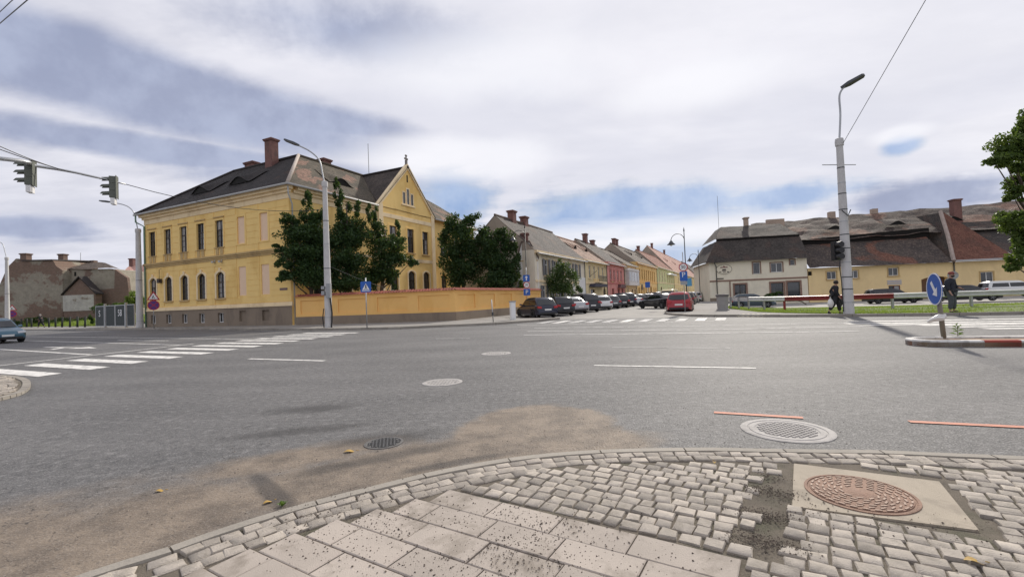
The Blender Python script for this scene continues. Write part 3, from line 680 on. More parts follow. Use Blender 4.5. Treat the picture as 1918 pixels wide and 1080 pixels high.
def cached(key, fn):
    if key not in WCACHE: WCACHE[key] = fn()
    return WCACHE[key]
def window(root, P, xc, zb, w, h, rise=0.0, fm=None, gm=None, cols=2, transom=.68, depth=.18, sur=None, surw=.14, sill=None, bars=0, name='window', base=Matrix(), proud=.05):
    """frame with its panes; surround and sill are sub-parts"""
    key = (round(w, 2), round(h, 2), round(rise, 2), cols, transom, bars)
    fw_ = min(.07, w * .07)
    def frame():
        b = MB(); b.ring(outline(w, h, rise), outline(w - 2 * fw_, h - 2 * fw_, rise, 0) if False else [(x * (1 - 2 * fw_ / w), fw_ + z * (1 - 2 * fw_ / (h + rise))) for x, z in outline(w, h, rise)], 0, .07)
        for k in range(1, cols): x = -w / 2 + w * k / cols; b.bx(x - fw_ * .5, .005, fw_, x + fw_ * .5, .06, top_curve(x, w, h, rise) - fw_)
        if transom: b.bx(-w / 2 + fw_, -.004, h * transom - fw_ * .7, w / 2 - fw_, .065, h * transom + fw_ * .5)
        for k in range(bars): z = h * (transom or 1) * (k + 1) / (bars + 1); b.bx(-w / 2 + fw_, .015, z - .018, w / 2 - fw_, .05, z + .018)
        return b.mesh('window_frame')
    o = obj(name, cached(('f',) + key, frame), fm, root, base @ P.M(xc, depth - .07, zb))
    zr = [(0, h * transom), (h * transom, None)] if transom else [(0, None)]
    for k in range(cols):
        for zi, (za, zt) in enumerate(zr):
            def pane():
                xa, xb = -w / 2 + w * k / cols + .01, -w / 2 + w * (k + 1) / cols - .01
                tp = [(xb, zt - .005), (xa, zt - .005)] if zt else [(xb + (xa - xb) * q / 4, top_curve(xb + (xa - xb) * q / 4, w, h, rise) - .02) for q in range(5)]
                return MB().vprism([(xa, za + .01), (xb, za + .01)] + tp, .045, .056).mesh('pane')
            obj('pane', cached(('p', k, zi) + key, pane), gm, o)
    if sur is not None:
        so = outline(w, h, rise, surw, bot=0.0); si = outline(w, h, rise, 0.001, bot=0.0)
        obj('surround', cached(('s', surw, proud) + key, lambda: MB().ring(so, si, -proud, .01).mesh('surround')), sur, o, T(0, -(depth - .07), 0))
    if sill is not None:
        obj('sill', cached(('l', proud) + key, lambda: MB().bx(-w / 2 - .14, -proud - .09, -.12, w / 2 + .14, .05, -.002).mesh('sill')), sill, o, T(0, -(depth - .07), 0))
    return o
def shaft(root, name, x, y, z0, z1, sx, sy, m, M=None, cap=True, rz=0.0):
    b = MB(M); b.rbx((x, y, (z0 + z1) / 2), (sx, sy, z1 - z0), rz)
    o = b.build(name, m, root)
    if cap:
        b = MB(M); b.rbx((x, y, z1 + .05), (sx + .16, sy + .16, .1), rz); b.rbx((x, y, z1 + .15), (sx + .26, sy + .26, .1), rz); b.rbx((x, y, z1 + .22), (sx + .1, sy + .1, .05), rz)
        b.build('chimney_cap', m, o)
    return o
def pipe(root, name, pts, m, r=.055): return MB().tube(pts, r, 8).build(name, m, root, True)
YEL = mat('yellow_render', srgb(243, 208, 134), .9, .05, .8, 40, .12, stain=srgb(218, 176, 98), stain_amt=.55, stain_scale=.5)
YELD = mat('ochre_render', srgb(240, 192, 118), .9, .05, .8, 40, .12, stain=srgb(226, 172, 92), stain_amt=.5, stain_scale=.4)
CREAM = mat('cream_trim', srgb(240, 218, 178), .9, .06, 1.5, 40, .1, stain=srgb(205, 180, 140), stain_amt=.5, stain_scale=.9)
TRIMD = mat('weathered_trim', srgb(196, 168, 118), .9, .12, 1.5, 40, .2, stain=srgb(150, 128, 95), stain_amt=.6, stain_scale=.9)
PINKB = mat('blind_panel', srgb(236, 206, 176), .9, .05, 1.5, 40, .1)
PLINTH = mat('grey_plinth', srgb(138, 124, 108), .9, .10, .9, 40, .25, stain=srgb(112, 100, 88), stain_amt=.6, stain_scale=.6)
DARKW = mat('dark_wood', (.045, .032, .028), .6, .2, 6, 60, .2)
WOODB = mat('brown_wood', (.13, .075, .05), .7, .2, 6, 60, .2)
WHITEW = mat('white_frame', (.72, .72, .70), .5, .05, 6, 60, .05)
GLASS = glassmat('window_glass', curtain=.75); GLASSD = glassmat('dark_glass', curtain=.12)
ZINC = mat('zinc', (.46, .46, .45), .65, .1, 3, 50, .1, metal=.15); ZINCD = mat('dark_pipe', (.13, .13, .12), .5, .15, 3, 50, .1, metal=.3); GREENP = mat('green_pipe', (.16, .27, .20), .6, .1, 3, 50, .1)
BRICK = mat('chimney_brick', (.20, .10, .085), .9, .25, 3, 22, .5, stain=(.09, .06, .055), stain_amt=.6, stain_scale=2)
DARKTILE = tilemat('dark_roof_tiles', (.028, .025, .025), (.062, .050, .047), patch=(.15, .085, .06), patch_amt=.45, pscale=.28, plo=.58, phi=.70)
MOSSTILE = tilemat('mossy_roof_tiles', (.10, .085, .062), (.17, .14, .10), patch=(.40, .235, .17), patch_amt=.9, pscale=.19, plo=.56, phi=.585, light=(.27, .24, .19), light_amt=.5)
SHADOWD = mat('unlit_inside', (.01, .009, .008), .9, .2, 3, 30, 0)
# --- the yellow corner building
C0 = Vector((-17, 35, 0)); C1 = C0 + V * 20.3
PF = Plane(C1, -V); PS = Plane(C0, U)
EZ = 10.9; RZ = 15.7
bld = thing('yellow_corner_building', 'large yellow two storey building with dark tiled roof and gabled wing on the corner', 'building', C0)
inv = T(*(-C0))
def bp(x): x.matrix_local = inv @ x.matrix_local if False else x.matrix_local; return x
BB = inv                                           # parts of the building are placed relative to its root
def LP(a, b_, z): return (U * a + V * b_) + Vector((0, 0, z))      # building coordinates
fx = [20.3 - t for t in (19.0, 16.45, 13.95, 11.4, 8.75)]; bx_ = [20.3 - t for t in (5.85, 3.0)]
ops = [(x, .42, .80, .82, 0) for x in fx] + [(x, 2.5, 1.12, 1.95, .30) for x in fx] + [(x, 6.85, 1.08, 2.32, 0) for x in fx] + [(x, 2.6, .95, 2.4, 0) for x in bx_] + [(x, 6.9, .95, 2.25, 0) for x in bx_]
opl = [o for o in ops if o[1] < 1]; opu = [o for o in ops if o[1] > 1]
w = MB(BB @ PF.M()); wallmesh(w, 20.3, 1.72, EZ, opu); 
wallmesh_s = MB(BB @ PS.M()); g_ops = []
w.build('front_wall', YEL, bld)
w = MB(BB @ PF.M(0, -.06)); wallmesh(w, 20.36, .0, 1.60, opl + [(x, .5, .85, .85, 0) for x in bx_], .26); w.build('plinth', PLINTH, bld)
w = MB(BB @ PF.M()); w.bx(-.02, -.13, 1.60, 20.45, .02, 1.75); w.bx(-.02, -.075, 1.75, 20.4, .02, 1.92); w.build('plinth_moulding', CREAM, bld)
w = MB(BB @ PF.M()); w.bx(-.05, -.22, 6.02, 20.55, .02, 6.16); w.bx(-.05, -.14, 5.88, 20.47, .02, 6.02); w.bx(-.02, -.07, 5.72, 20.40, .02, 5.88); w.build('string_course', TRIMD, bld)
w = MB(BB @ PF.M()); w.bx(-.02, -.05, 9.95, 20.38, .02, 10.4); w.bx(-.1, -.20, 10.4, 20.5, .02, 10.62); w.bx(-.2, -.42, 10.62, 20.7, .02, 10.88); w.build('cornice', CREAM, bld)
# horizontal channels of the render, as thin proud bands
def band_rows(P, W_, rows, gaps, nm, m, M=BB):
    for za, zb in rows:
        segs = []; x = 0.02
        for ga, gb in sorted(g_ for g_ in gaps if g_[2] < zb and g_[3] > za and True for g_ in [(g_[0], g_[1])]): segs.append((x, ga)); x = gb
        segs.append((x, W_ - .02))
        for a, e in segs:
            if e - a > .1: MB(M @ P.M()).bx(a, -.028, za, e, .0, zb).build(nm, m, bld)
gaps = [(o[0] - o[2] / 2 - .20, o[0] + o[2] / 2 + .20, o[1] - (.9 if o[1] > 6 else .15), o[1] + o[3] + o[4] + .26) for o in opu]
band_rows(PF, 20.3, [(1.96, 2.42)] + [(2.46 + k * .465, 2.90 + k * .465) for k in range(7)] + [(6.2 + k * .53, 6.70 + k * .53) for k in range(7)], gaps, 'render_course', YEL)
BBM = BB
for x in fx:
    window(bld, PF, x, 6.85, 1.08, 2.32, 0, DARKW, GLASS, 2, .66, .18, YEL, .16, None, 2, base=BBM)
    window(bld, PF, x, 2.5, 1.12, 1.95, .30, DARKW, GLASS, 2, .70, .20, CREAM, .17, TRIMD, 2, base=BBM)
    window(bld, PF, x, .42, .80, .82, 0, WHITEW, GLASSD, 2, 0, .24, None, base=BB @ T(*(PF.n * -.06)), name='cellar_window')
    for s_ in (-1, 1): MB(BB @ PF.M(x, -.03, 6.1)).bx(s_ * .30 - .20, -.02, .12, s_ * .30 + .20, .03, .66).build('balustrade_panel', TRIMD, bld)
    b = MB(BB @ PF.M(x, 0, 6.1)); b.bx(-.70, -.09, .68, .70, .02, .75); b.build('window_sill', TRIMD, bld)
    b = MB(BB @ PF.M(x, 0, 9.2)); b.bx(-.75, -.10, .20, .75, .02, .30); b.build('window_hood', TRIMD, bld)
    b = MB(BB @ PF.M(x, 0, 4.75)); b.vprism([(-.10, -.02), (.10, -.02), (.14, .34), (-.14, .34)], -.10, .0); b.build('keystone', CREAM, bld)
for x in bx_:
    for zb, h in ((2.6, 2.4), (6.9, 2.25)):
        MB(BB @ PF.M(x, .06, zb)).bx(-.475, 0, 0, .475, .04, h).build('blind_window', PINKB, bld)
    b = MB(BB @ PF.M(x, 0, 6.9)); b.ring([(-.66, -.1), (.66, -.1), (.66, 2.5), (-.66, 2.5)], [(-.476, .0), (.476, .0), (.476, 2.252), (-.476, 2.252)], -.05, .0); b.build('blind_window_frame', YEL, bld)
    MB(BB @ PF.M(x, .10, .5)).bx(-.425, 0, 0, .425, .04, .85).build('blind_cellar_window', PLINTH, bld)
# side facade, gabled wing, far bay
s_ops = [(x, 2.5, 1.12, 1.95, .30) for x in (2.6, 5.6)] + [(x, 6.85, 1.08, 2.32, 0) for x in (2.6, 5.6)]
w = MB(BB @ PS.M()); wallmesh(w, 9.4, 0, EZ, s_ops); w.build('side_wall', YEL, bld)
PG = Plane(C0 + U * 9.4 - V * .5, U)
g_x = (2.0, 4.75, 7.3)
gops = [(x, 2.5, 1.15, 2.0, .30) for x in g_x] + [(x, 6.7, 1.10, 2.5, 0) for x in g_x]
w = MB(BB @ PG.M()); wallmesh(w, 9.0, 0, 11.0, gops)
w.add([(0, 0, 11.0), (9.0, 0, 11.0), (4.5, 0, 15.75)], [(0, 1, 2)]); w.bx(0.003, .0, 0, .15, .5, 11); w.bx(8.85, .0, 0, 8.997, .5, 11); w.build('gable_wall', YEL, bld)
w = MB(BB @ PG.M()); w.bx(-.03, -.10, 0, .55, .5, 11.2); w.bx(8.45, -.10, 0, 9.03, .5, 11.2); w.bx(.55, -.06, 9.95, 8.45, .0, 10.35); w.build('pilaster', CREAM, bld)
for sgn in (-1, 1):
    b = MB(BB @ PG.M()); b.vprism([(4.5 + sgn * 4.75, 11.0), (4.5 + sgn * 4.35, 10.95), (4.5, 15.45), (4.5, 16.05)], -.14, .25); b.build('gable_coping', CREAM, bld)
fi = MB(BB @ PG.M(4.5, .05, 15.95)); fi.bx(-.10, -.10, 0, .10, .10, .5); fi.bx(-.05, -.05, .5, .05, .05, 1.0); fi.bx(-.26, -.05, .55, .26, .05, .72); fi.bx(-.12, -.06, .9, .12, .06, 1.05); fi.build('finial', mat('finial_stone', (.22, .20, .18), .9, .2, 5, 50, .3), bld)
for x in g_x:
    window(bld, PG, x, 6.7, 1.10, 2.5, 0, DARKW, GLASS, 2, .66, .18, YEL, .16, TRIMD, 2, base=BB)
    window(bld, PG, x, 2.5, 1.15, 2.0, .30, DARKW, GLASSD, 2, .70, .18, CREAM, .15, TRIMD, 0, base=BB)
for x in (2.6, 5.6):
    window(bld, PS, x, 6.85, 1.08, 2.32, 0, DARKW, GLASS, 2, .66, .18, YEL, .16, TRIMD, 2, base=BB)
    window(bld, PS, x, 2.5, 1.12, 1.95, .30, DARKW, GLASSD, 2, .70, .20, CREAM, .17, TRIMD, 2, base=BB)
for x, h in ((3.85, 1.15), (4.5, 1.6), (5.15, 1.15)):
    b = MB(BB @ PG.M(x, 0, 11.75)); b.ring([(-.28, -.08), (.28, -.08), (.28, h + .12), (-.28, h + .12)], [(-.18, .0), (.18, .0), (.18, h), (-.18, h)], -.06, .0); o = b.build('attic_window', CREAM, bld)
    MB(BB @ PG.M(x, 0, 11.75)).bx(-.18, -.015, 0, .18, -.004, h).build('pane', GLASSD, o)
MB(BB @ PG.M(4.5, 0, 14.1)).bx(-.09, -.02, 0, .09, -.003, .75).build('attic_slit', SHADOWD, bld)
MB(BB @ PG.M(4.5, 0, 11.5)).bx(-1.1, -.12, .05, 1.1, 0, .17).build('attic_sill', CREAM, bld)
w = MB(BB @ PG.M()); w.bx(.55, -.05, 5.75, 8.45, 0, 6.1); w.build('gable_string_course', CREAM, bld)
PS2 = Plane(C0 + U * 18.4, U); w = MB(BB @ PS2.M()); wallmesh(w, 9.8, 0, EZ, [(x, 2.5, 1.12, 1.95, .30) for x in (2.5, 5.5)] + [(x, 6.85, 1.08, 2.32, 0) for x in (2.5, 5.5)]); w.build('far_side_wall', YEL, bld)
for x in (2.5, 5.5):
    window(bld, PS2, x, 6.85, 1.08, 2.32, 0, DARKW, GLASS, 2, .66, .18, None, base=BB); window(bld, PS2, x, 2.5, 1.12, 1.95, .30, DARKW, GLASSD, 2, .70, .20, None, base=BB)
w = MB(BB)
w.M = T(0, 0, 0); 
for a, b_ in (((0, 20.3), (11.2, 20.3)), ((11.2, 20.3), (11.2, 11.2)), ((11.2, 11.2), (28.2, 11.2)), ((28.2, 11.2), (28.2, 0))):
    w.add([LP(*a, 0), LP(*b_, 0), LP(*b_, EZ), LP(*a, EZ)], [(0, 1, 2, 3)])
w.build('rear_wall', YEL, bld)
w = MB(BB @ PS.M()); w.bx(.0, -.05, 9.95, 9.35, .02, 10.4); w.bx(.3, -.20, 10.4, 9.35, .02, 10.62); w.bx(.5, -.42, 10.62, 9.3, .02, 10.88); w.bx(0, -.14, 5.88, 9.3, .02, 6.14); w.build('side_cornice', CREAM, bld)
o_ = .55; zs = EZ + .02
R = MB(); 
R.roofgrid(LP(-o_, -o_, zs), LP(-o_, 20.3 + o_, zs), LP(5.6, 15.1, RZ), LP(5.6, 5.6, RZ), 24, 10, .09, 1.0)
R.roof([LP(-o_, 20.3 + o_, zs), LP(11.2 + o_, 20.3 + o_, zs), LP(5.6, 15.1, RZ)])
R.roof([LP(5.6, 15.1, RZ), LP(5.6, 5.6, RZ), LP(11.2 + o_, 11.2 + o_, zs), LP(11.2 + o_, 20.3 + o_, zs)])
R.build('front_roof', DARKTILE, bld)
R = MB(); R.roofgrid(LP(28.2 + o_, -o_, zs), LP(-o_, -o_, zs), LP(5.6, 5.6, RZ), LP(22.6, 5.6, RZ), 30, 10, .07, 5.0)
R.roof([LP(5.6, 5.6, RZ), LP(22.6, 5.6, RZ), LP(28.2 + o_, 11.2 + o_, zs), LP(11.2 + o_, 11.2 + o_, zs)]); R.roof([LP(22.6, 5.6, RZ), LP(28.2 + o_, -o_, zs), LP(28.2 + o_, 11.2 + o_, zs)])
R.build('side_roof', MOSSTILE, bld)
R = MB(); za = 15.66
R.roof([LP(9.2, -.72, 10.95), LP(13.9, -.72, za), LP(13.9, 5.75, za)]); R.roof([LP(18.6, -.72, 10.95), LP(13.9, -.72, za), LP(13.9, 5.75, za)])
R.build('gable_roof', tilemat('gable_roof_tiles', (.07, .058, .05), (.12, .095, .08)), bld)
w = MB(); w.add([LP(-o_, -o_, zs - .05), LP(-o_, 20.3 + o_, zs - .05), LP(11.2 + o_, 20.3 + o_, zs - .05), LP(11.2 + o_, 11.2 + o_, zs - .05), LP(28.2 + o_, 11.2 + o_, zs - .05), LP(28.2 + o_, -o_, zs - .05)], [(0, 1, 2, 3, 4, 5)]); w.build('soffit', TRIMD, bld)
RIDGE = mat('ridge_tiles', (.42, .36, .31), .85, .25, 3, 30, .5)
for a, b_, nm, m in ((LP(-o_, -o_, zs + .05), LP(5.6, 5.6, RZ + .08), 'hip_ridge', RIDGE), (LP(5.6, 5.6, RZ + .05), LP(22.6, 5.6, RZ + .05), 'ridge', MOSSTILE), (LP(5.6, 5.6, RZ + .05), LP(5.6, 15.1, RZ + .05), 'ridge', DARKTILE), (LP(5.6, 15.1, RZ + .05), LP(-o_, 20.3 + o_, zs + .05), 'hip_ridge', DARKTILE), (LP(13.9, -.7, za + .04), LP(13.9, 5.7, za + .04), 'ridge', DARKTILE)):
    MB().tube([a, b_], .15, 8).build(nm, m, bld, True)
for a, b_ in ((LP(-o_ - .08, -o_ - .1, zs - .03), LP(-o_ - .08, 20.3 + o_, zs - .03)), (LP(-o_ - .1, -o_ - .08, zs - .03), LP(9.3, -o_ - .08, zs - .03)), (LP(18.6, -o_ - .08, zs - .03), LP(28.2, -o_ - .08, zs - .03))): pipe(bld, 'gutter', [a, b_], ZINC, .09)
pipe(bld, 'downpipe', [LP(-.45, -.45, 10.75), LP(-.35, -.35, 10.2), LP(.15, -.13, 9.5), LP(.15, -.13, .1)], ZINC)
pipe(bld, 'downpipe', [LP(-.6, 20.6, 10.8), LP(-.6, 20.6, 10.2), LP(-.12, 20.15, 9.8), LP(-.12, 20.15, .1)], GREENP, .07)
pipe(bld, 'downpipe', [LP(9.1, -.5, 10.75), LP(9.2, -.12, 10.2), LP(9.2, -.12, .1)], ZINC)
def eyebrow(root, a, b_, z, wd, ht, ax, m, lift):
    """low curved dormer: hood over a dark slot; ax = along-eave direction, lift = up-slope direction"""
    b = MB(); n = 12; ax = Vector(ax); lift = Vector(lift); c = LP(a, b_, z) if not isinstance(a, Vector) else a; rows = []
    for v in (0, .45, 1):
        for k in range(n + 1):
            u = k / n * 2 - 1; hgt = ht * (math.cos(u * math.pi) * .5 + .5) * (1 - v) ** .8
            rows.append(c + ax * (u * wd / 2) + lift * (v * ht * 4.0) + Vector((0, 0, hgt + .05)))
    uvs = []; fs = []
    for v in range(2):
        for k in range(n): i = v * (n + 1) + k; fs.append((i, i + 1, i + n + 2, i + n + 1)); uvs.append([(k * .2, v), (k * .2 + .2, v), (k * .2 + .2, v + 1), (k * .2, v + 1)])
    b.add(rows, fs, uvs); o = b.build('eyebrow_dormer', m, root, True)
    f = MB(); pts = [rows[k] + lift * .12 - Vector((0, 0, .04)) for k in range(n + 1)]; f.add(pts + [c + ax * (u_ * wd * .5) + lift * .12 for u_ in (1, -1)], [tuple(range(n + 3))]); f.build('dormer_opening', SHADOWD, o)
lf = (LP(5.6, 5.6, RZ) - LP(-o_, 5.6, zs)).normalized()
for b_, a in ((8.2, 1.45), (13.4, 1.2)): eyebrow(bld, a - .1, b_, zs + (a + o_) / 6.15 * 4.8 + .02, 3.2, .62, V, DARKTILE, lf)
lfs = (LP(5.6, 5.6, RZ) - LP(5.6, -o_, zs)).normalized()
eyebrow(bld, 7.0, 1.6, zs + 2.15 / 6.15 * 4.8 + .02, 3.0, .6, U, MOSSTILE, lfs)
shaft(bld, 'chimney', *LP(4.9, 8.4, 0)[:2], 14.2, 17.35, .95, .75, BRICK, rz=math.atan2(V.y, V.x))
shaft(bld, 'chimney', *LP(6.0, 12.9, 0)[:2], 14.8, 16.15, 1.25, .7, BRICK, rz=math.atan2(V.y, V.x))
shaft(bld, 'chimney', *LP(9.6, 6.6, 0)[:2], 14.4, 16.35, .95, .8, BRICK, rz=math.atan2(U.y, U.x))
MB().tube([LP(14.9, 5.6, RZ), LP(14.9, 5.6, RZ + 3.9)], .03, 6).build('lightning_rod', ZINCD, bld)
x0, z0 = PF.loc(532, 541); MB(BB @ PF.M(x0, 0, z0)).bx(-.42, -.06, -.09, .42, -.02, .09).build('street_name_plate', mat('plate_brown', (.16, .10, .09), .5, .1, 3, 50, 0), bld)
for px, py in ((404, 491), (417, 490)):
    x0, z0 = PF.loc(px, py); b = MB(BB @ PF.M(x0, 0, z0)); b.rbx((0, -.2, 0), (.16, .36, .15), .4); b.bx(-.03, -.1, .05, .03, 0, .2); b.build('wall_camera', ZINC, bld)
x0, z0 = PF.loc(303, 527); b = MB(BB @ PF.M(x0, 0, z0)); b.bx(-.16, -.35, -.15, .16, -.08, .25); b.tube([(0, -.2, .2), (0, -.2, 1.1), (0, 0, 1.2)], .02, 6); b.build('wall_lantern', DARKW, bld)
# --- ochre boundary wall with panels
WA = Vector((-16.55, 34.65, 0)); WBp = Vector((-4.0, 31.7, 0)); WC = WBp + U * 16.0
fw_wall = thing('boundary_wall', 'long ochre garden wall with recessed panels and red tiled coping', 'wall', WBp)
TILER = mat('red_coping_tiles', (.30, .085, .055), .85, .25, 3, 40, .4, island=.25)
for A_, B_ in ((WA, WBp), (WBp, WC)):
    P = Plane(A_, B_ - A_); L = (B_ - A_).length; wb = T(*(-WBp)); n = max(2, round(L / 3.0)); pw = L / n
    panels = [(pw * (k + .5), .92, pw - .85, 1.02, 0) for k in range(n)]
    b = MB(wb @ P.M()); wallmesh(b, L, .72, 2.18, panels, .07); b.add([(0, .3, 0), (L, .3, 0), (L, .3, 2.18), (0, .3, 2.18)], [(0, 1, 2, 3)]); b.bx(.0, .29, 0, .01, .3, 2.18); b.build('wall_face', YELD, fw_wall)
    for p in panels: MB(wb @ P.M(p[0], .068, p[1])).bx(-p[2] / 2, 0, 0, p[2] / 2, .05, p[3]).build('panel', YELD, fw_wall)
    MB(wb @ P.M()).bx(-.0, -.045, 0, L + .03, .2, .72).build('plinth', PLINTH, fw_wall)
    MB(wb @ P.M()).bx(-.03, -.06, 2.18, L + .03, .34, 2.24).build('coping_band', YELD, fw_wall)
    nt_ = int(L / .22)
    me_t = cached('coptile', lambda: MB().add([(0, -.16, 0), (.20, -.16, 0), (.20, .17, .16), (0, .17, .16), (0, .44, .02), (.20, .44, .02), (.10, -.16, .045), (.10, .17, .205), (.10, .44, .06)], [(0, 6, 7, 3), (6, 1, 2, 7), (3, 7, 8, 4), (7, 2, 5, 8), (0, 1, 6), (4, 8, 5)]).mesh('coping_tile'))
    for k in range(nt_): obj('coping_tile', me_t, TILER, fw_wall, wb @ P.M(k * L / nt_, random.uniform(-.01, .01), 2.245))
# ------------------------------------------------------------------ houses along the side street
U2 = Vector((.4472, .8944, 0)); 
def sp(Z): return Vector((.5 * Z - 21, Z, 0))                 # building line of the left side of the street
PINKT = tilemat('pink_roof_tiles', (.36, .22, .16), (.46, .31, .24), patch=(.20, .13, .10), patch_amt=.5, pscale=.5)
GREYT = tilemat('grey_roof_tiles', (.085, .075, .07), (.15, .13, .12), patch=(.24, .15, .11), patch_amt=.4, pscale=.3)
BROWNT = tilemat('brown_roof_tiles', (.11, .085, .07), (.18, .14, .115))
REDT = tilemat('red_roof_tiles', (.24, .085, .055), (.34, .13, .085))
def render_mat(n, c, d=.8):
    c = [v * .8 + w * .2 for v, w in zip(c, (214, 204, 188))]
    return mat(n, srgb(*c), .9, .07, .7, 30, .12, stain=srgb(*[v * d for v in c]), stain_amt=.55, stain_scale=.5)
def street_house(name, label, Z0, Z1, eave, ridge, wm, rm, wins, deep=10.0, trim=CREAM, fm=WHITEW, gm=GLASSD, doors=(), extras=None, plinth=.8, shutters=None, chim=(), dormers=0, ridge_in=0.0, surround=True):
    A = sp(Z0); B = sp(Z1); P = Plane(A, B - A); L = (B - A).length; r = thing(name, label, 'house', A, group='old houses along the side street'); bb = T(*(-A))
    ops = [(x * L, zb, w, h, ri) for x, zb, w, h, ri in wins] + [(x * L, .12, w, h, ri) for x, w, h, ri in doors]
    b = MB(bb @ P.M()); wallmesh(b, L, 0, eave, ops, .2)
    b.add([(0, 0, 0), (0, deep, 0), (0, deep, eave), (0, 0, eave)], [(0, 1, 2, 3)]); b.add([(L, 0, 0), (L, deep, 0), (L, deep, eave), (L, 0, eave)], [(0, 1, 2, 3)]); b.add([(0, deep, 0), (L, deep, 0), (L, deep, eave), (0, deep, eave)], [(0, 1, 2, 3)])
    b.build('wall', wm, r)
    for x in (0, L): MB(bb @ P.M()).add([(x, 0, eave), (x, deep, eave), (x, deep / 2, ridge - .05)], [(0, 1, 2)]).build('gable', GABLE, r)
    if plinth:
        xs = sorted((x * L - w / 2, x * L + w / 2) for x, w, h, ri in doors); c = 0.0
        for xa, xb in xs + [(L, L)]:
            if xa - c > .1: MB(bb @ P.M()).bx(c + .01, -.05, 0, xa - .02, .05, plinth).build('plinth', PLINTH, r)
            c = xb
    R = MB(bb @ P.M()); o = .45; e = eave + .05; k = (ridge - eave) / (deep / 2) * o; h0 = ridge_in
    R.roofgrid((0 - .05, -o, e - k), (L + .05, -o, e - k), (L + .05 - h0, deep / 2, ridge), (h0 - .05, deep / 2, ridge), 14, 6, .10, Z0)
    R.roof([(-.05, deep + o, e - k), (L + .05, deep + o, e - k), (L + .05 - h0, deep / 2, ridge), (h0 - .05, deep / 2, ridge)])
    if h0: R.roof([(-.05, -o, e - k), (-.05, deep + o, e - k), (h0 - .05, deep / 2, ridge)]); R.roof([(L + .05, -o, e - k), (L + .05, deep + o, e - k), (L + .05 - h0, deep / 2, ridge)])
    R.build('roof', rm, r)
    MB(bb @ P.M()).tube([(h0, deep / 2, ridge + .05), (L - h0, deep / 2, ridge + .05)], .13, 6).build('ridge', rm, r)
    MB(bb @ P.M()).bx(.0, -.28, eave - .35, L, .0, eave - .05).build('cornice', trim, r); MB(bb @ P.M()).tube([(0, -o - .05, e - k - .03), (L, -o - .05, e - k - .03)], .08, 6).build('gutter', ZINC, r)
    MB(bb @ P.M()).tube([(L - .15, -.1, eave - .2), (L - .15, -.1, .1)], .06, 6).build('downpipe', ZINCD, r)
    if eave > 5.5: MB(bb @ P.M()).bx(.0, -.10, eave * .5 - .1, L, .0, eave * .5 + .12).build('string_course', trim, r)
    for x, zb, w, h, ri in wins:
        o2 = window(r, P, x * L, zb, w, h, ri, fm, gm, 2, .68, .16, trim if surround else None, .13, trim, 0, base=bb)
        if shutters:
            for s_ in (-1, 1): MB().bx(s_ * (w * .5 + .28) - .26, -.13, .0, s_ * (w * .5 + .28) + .26, -.07, h).build('shutter', shutters, o2, matrix=T(0, -.09, 0))
    for x, w, h, ri in doors:
        d = window(r, P, x * L, .12, w, h, ri, DARKW, GLASSD, 2, .72, .18, trim, .12, None, 0, name='door', base=bb)
    for x, y, top in chim: shaft(r, 'chimney', x * L, y * deep, ridge - 2.2, ridge + top, .9, .7, BRICK, bb @ P.M())
    for k_ in range(dormers):
        Mx = bb @ P.M(); c = Mx @ Vector((L * (k_ + .6) / (dormers + .2), deep * .22, eave + (ridge - eave) * .45 + .05)); d3 = Mx.to_3x3() @ Vector((0, deep / 2, ridge - eave)).normalized()
        eyebrow(r, c, 0, 0, 2.0, .5, P.d, rm, d3)
    if extras: extras(r, P, L, bb)
    return r
def rowwin(n, zb, w, h, ri=0.0, a=.1, b_=.9): return [(a + (b_ - a) * (k + .5) / n, zb, w, h, ri) for k in range(n)]
GABLE = render_mat('old_gable_plaster', (150, 136, 122))
BLACKR = mat('rough_black_board', (.02, .018, .017), .95, .2, 3, 30, .2, spec=.1)  # plain near-black, matt colour of the roof steps
SHUT = mat('grey_shutters', (.16, .16, .17), .7, .15, 5, 50, .2)
def ex_balcony(r, P, L, bb):
    MB(bb @ P.M()).bx(L * .38, -.8, 3.35, L * .75, .0, 3.5).build('balcony_slab', CREAM, r)
    b = MB(bb @ P.M())
    for k in range(15): x = L * .39 + (L * .35) * k / 14; b.bx(x - .02, -.78, 3.5, x + .02, -.74, 4.3)
    b.bx(L * .38, -.80, 4.3, L * .75, -.72, 4.38); b.build('balcony_railing', ZINCD, r)
    MB(bb @ P.M()).vprism([(L * .15, 2.75), (L * .75, 2.75), (L * .70, 3.2), (L * .20, 3.2)], -.9, .0).build('awning', mat('dark_awning', (.035, .035, .06), .8, .2, 3, 40, .1), r)
    MB(bb @ P.M()).tube([(L * .2, 0, 4.2), (L * .2, -1.1, 5.0)], .03, 6).build('flagpole', ZINCD, r)
def ex_white(r, P, L, bb):
    MB(bb @ P.M()).bx(L * .83, -.12, 0, L * .995, -.003, 4.0).build('white_portal', WHITEW, r)
    for k in range(3): MB(bb @ P.M()).bx(L * (.5 + .1 * k), -.07, .8, L * (.5 + .1 * k) + .45, -.003, 3.6).build('white_pilaster', WHITEW, r)
street_house('street_house', 'pale cream house with dark shutters behind the small street tree', 46.9, 62, 6.5, 10.6, render_mat('pale_cream_render', (226, 217, 196)), GREYT,
             rowwin(5, 3.9, 1.0, 1.75) + rowwin(4, 1.2, .95, 1.6, a=.05, b_=.7), deep=9, shutters=SHUT, doors=((.88, 1.2, 2.4, 0),), extras=ex_white, chim=((.25, .5, .9), (.45, .5, .7)))
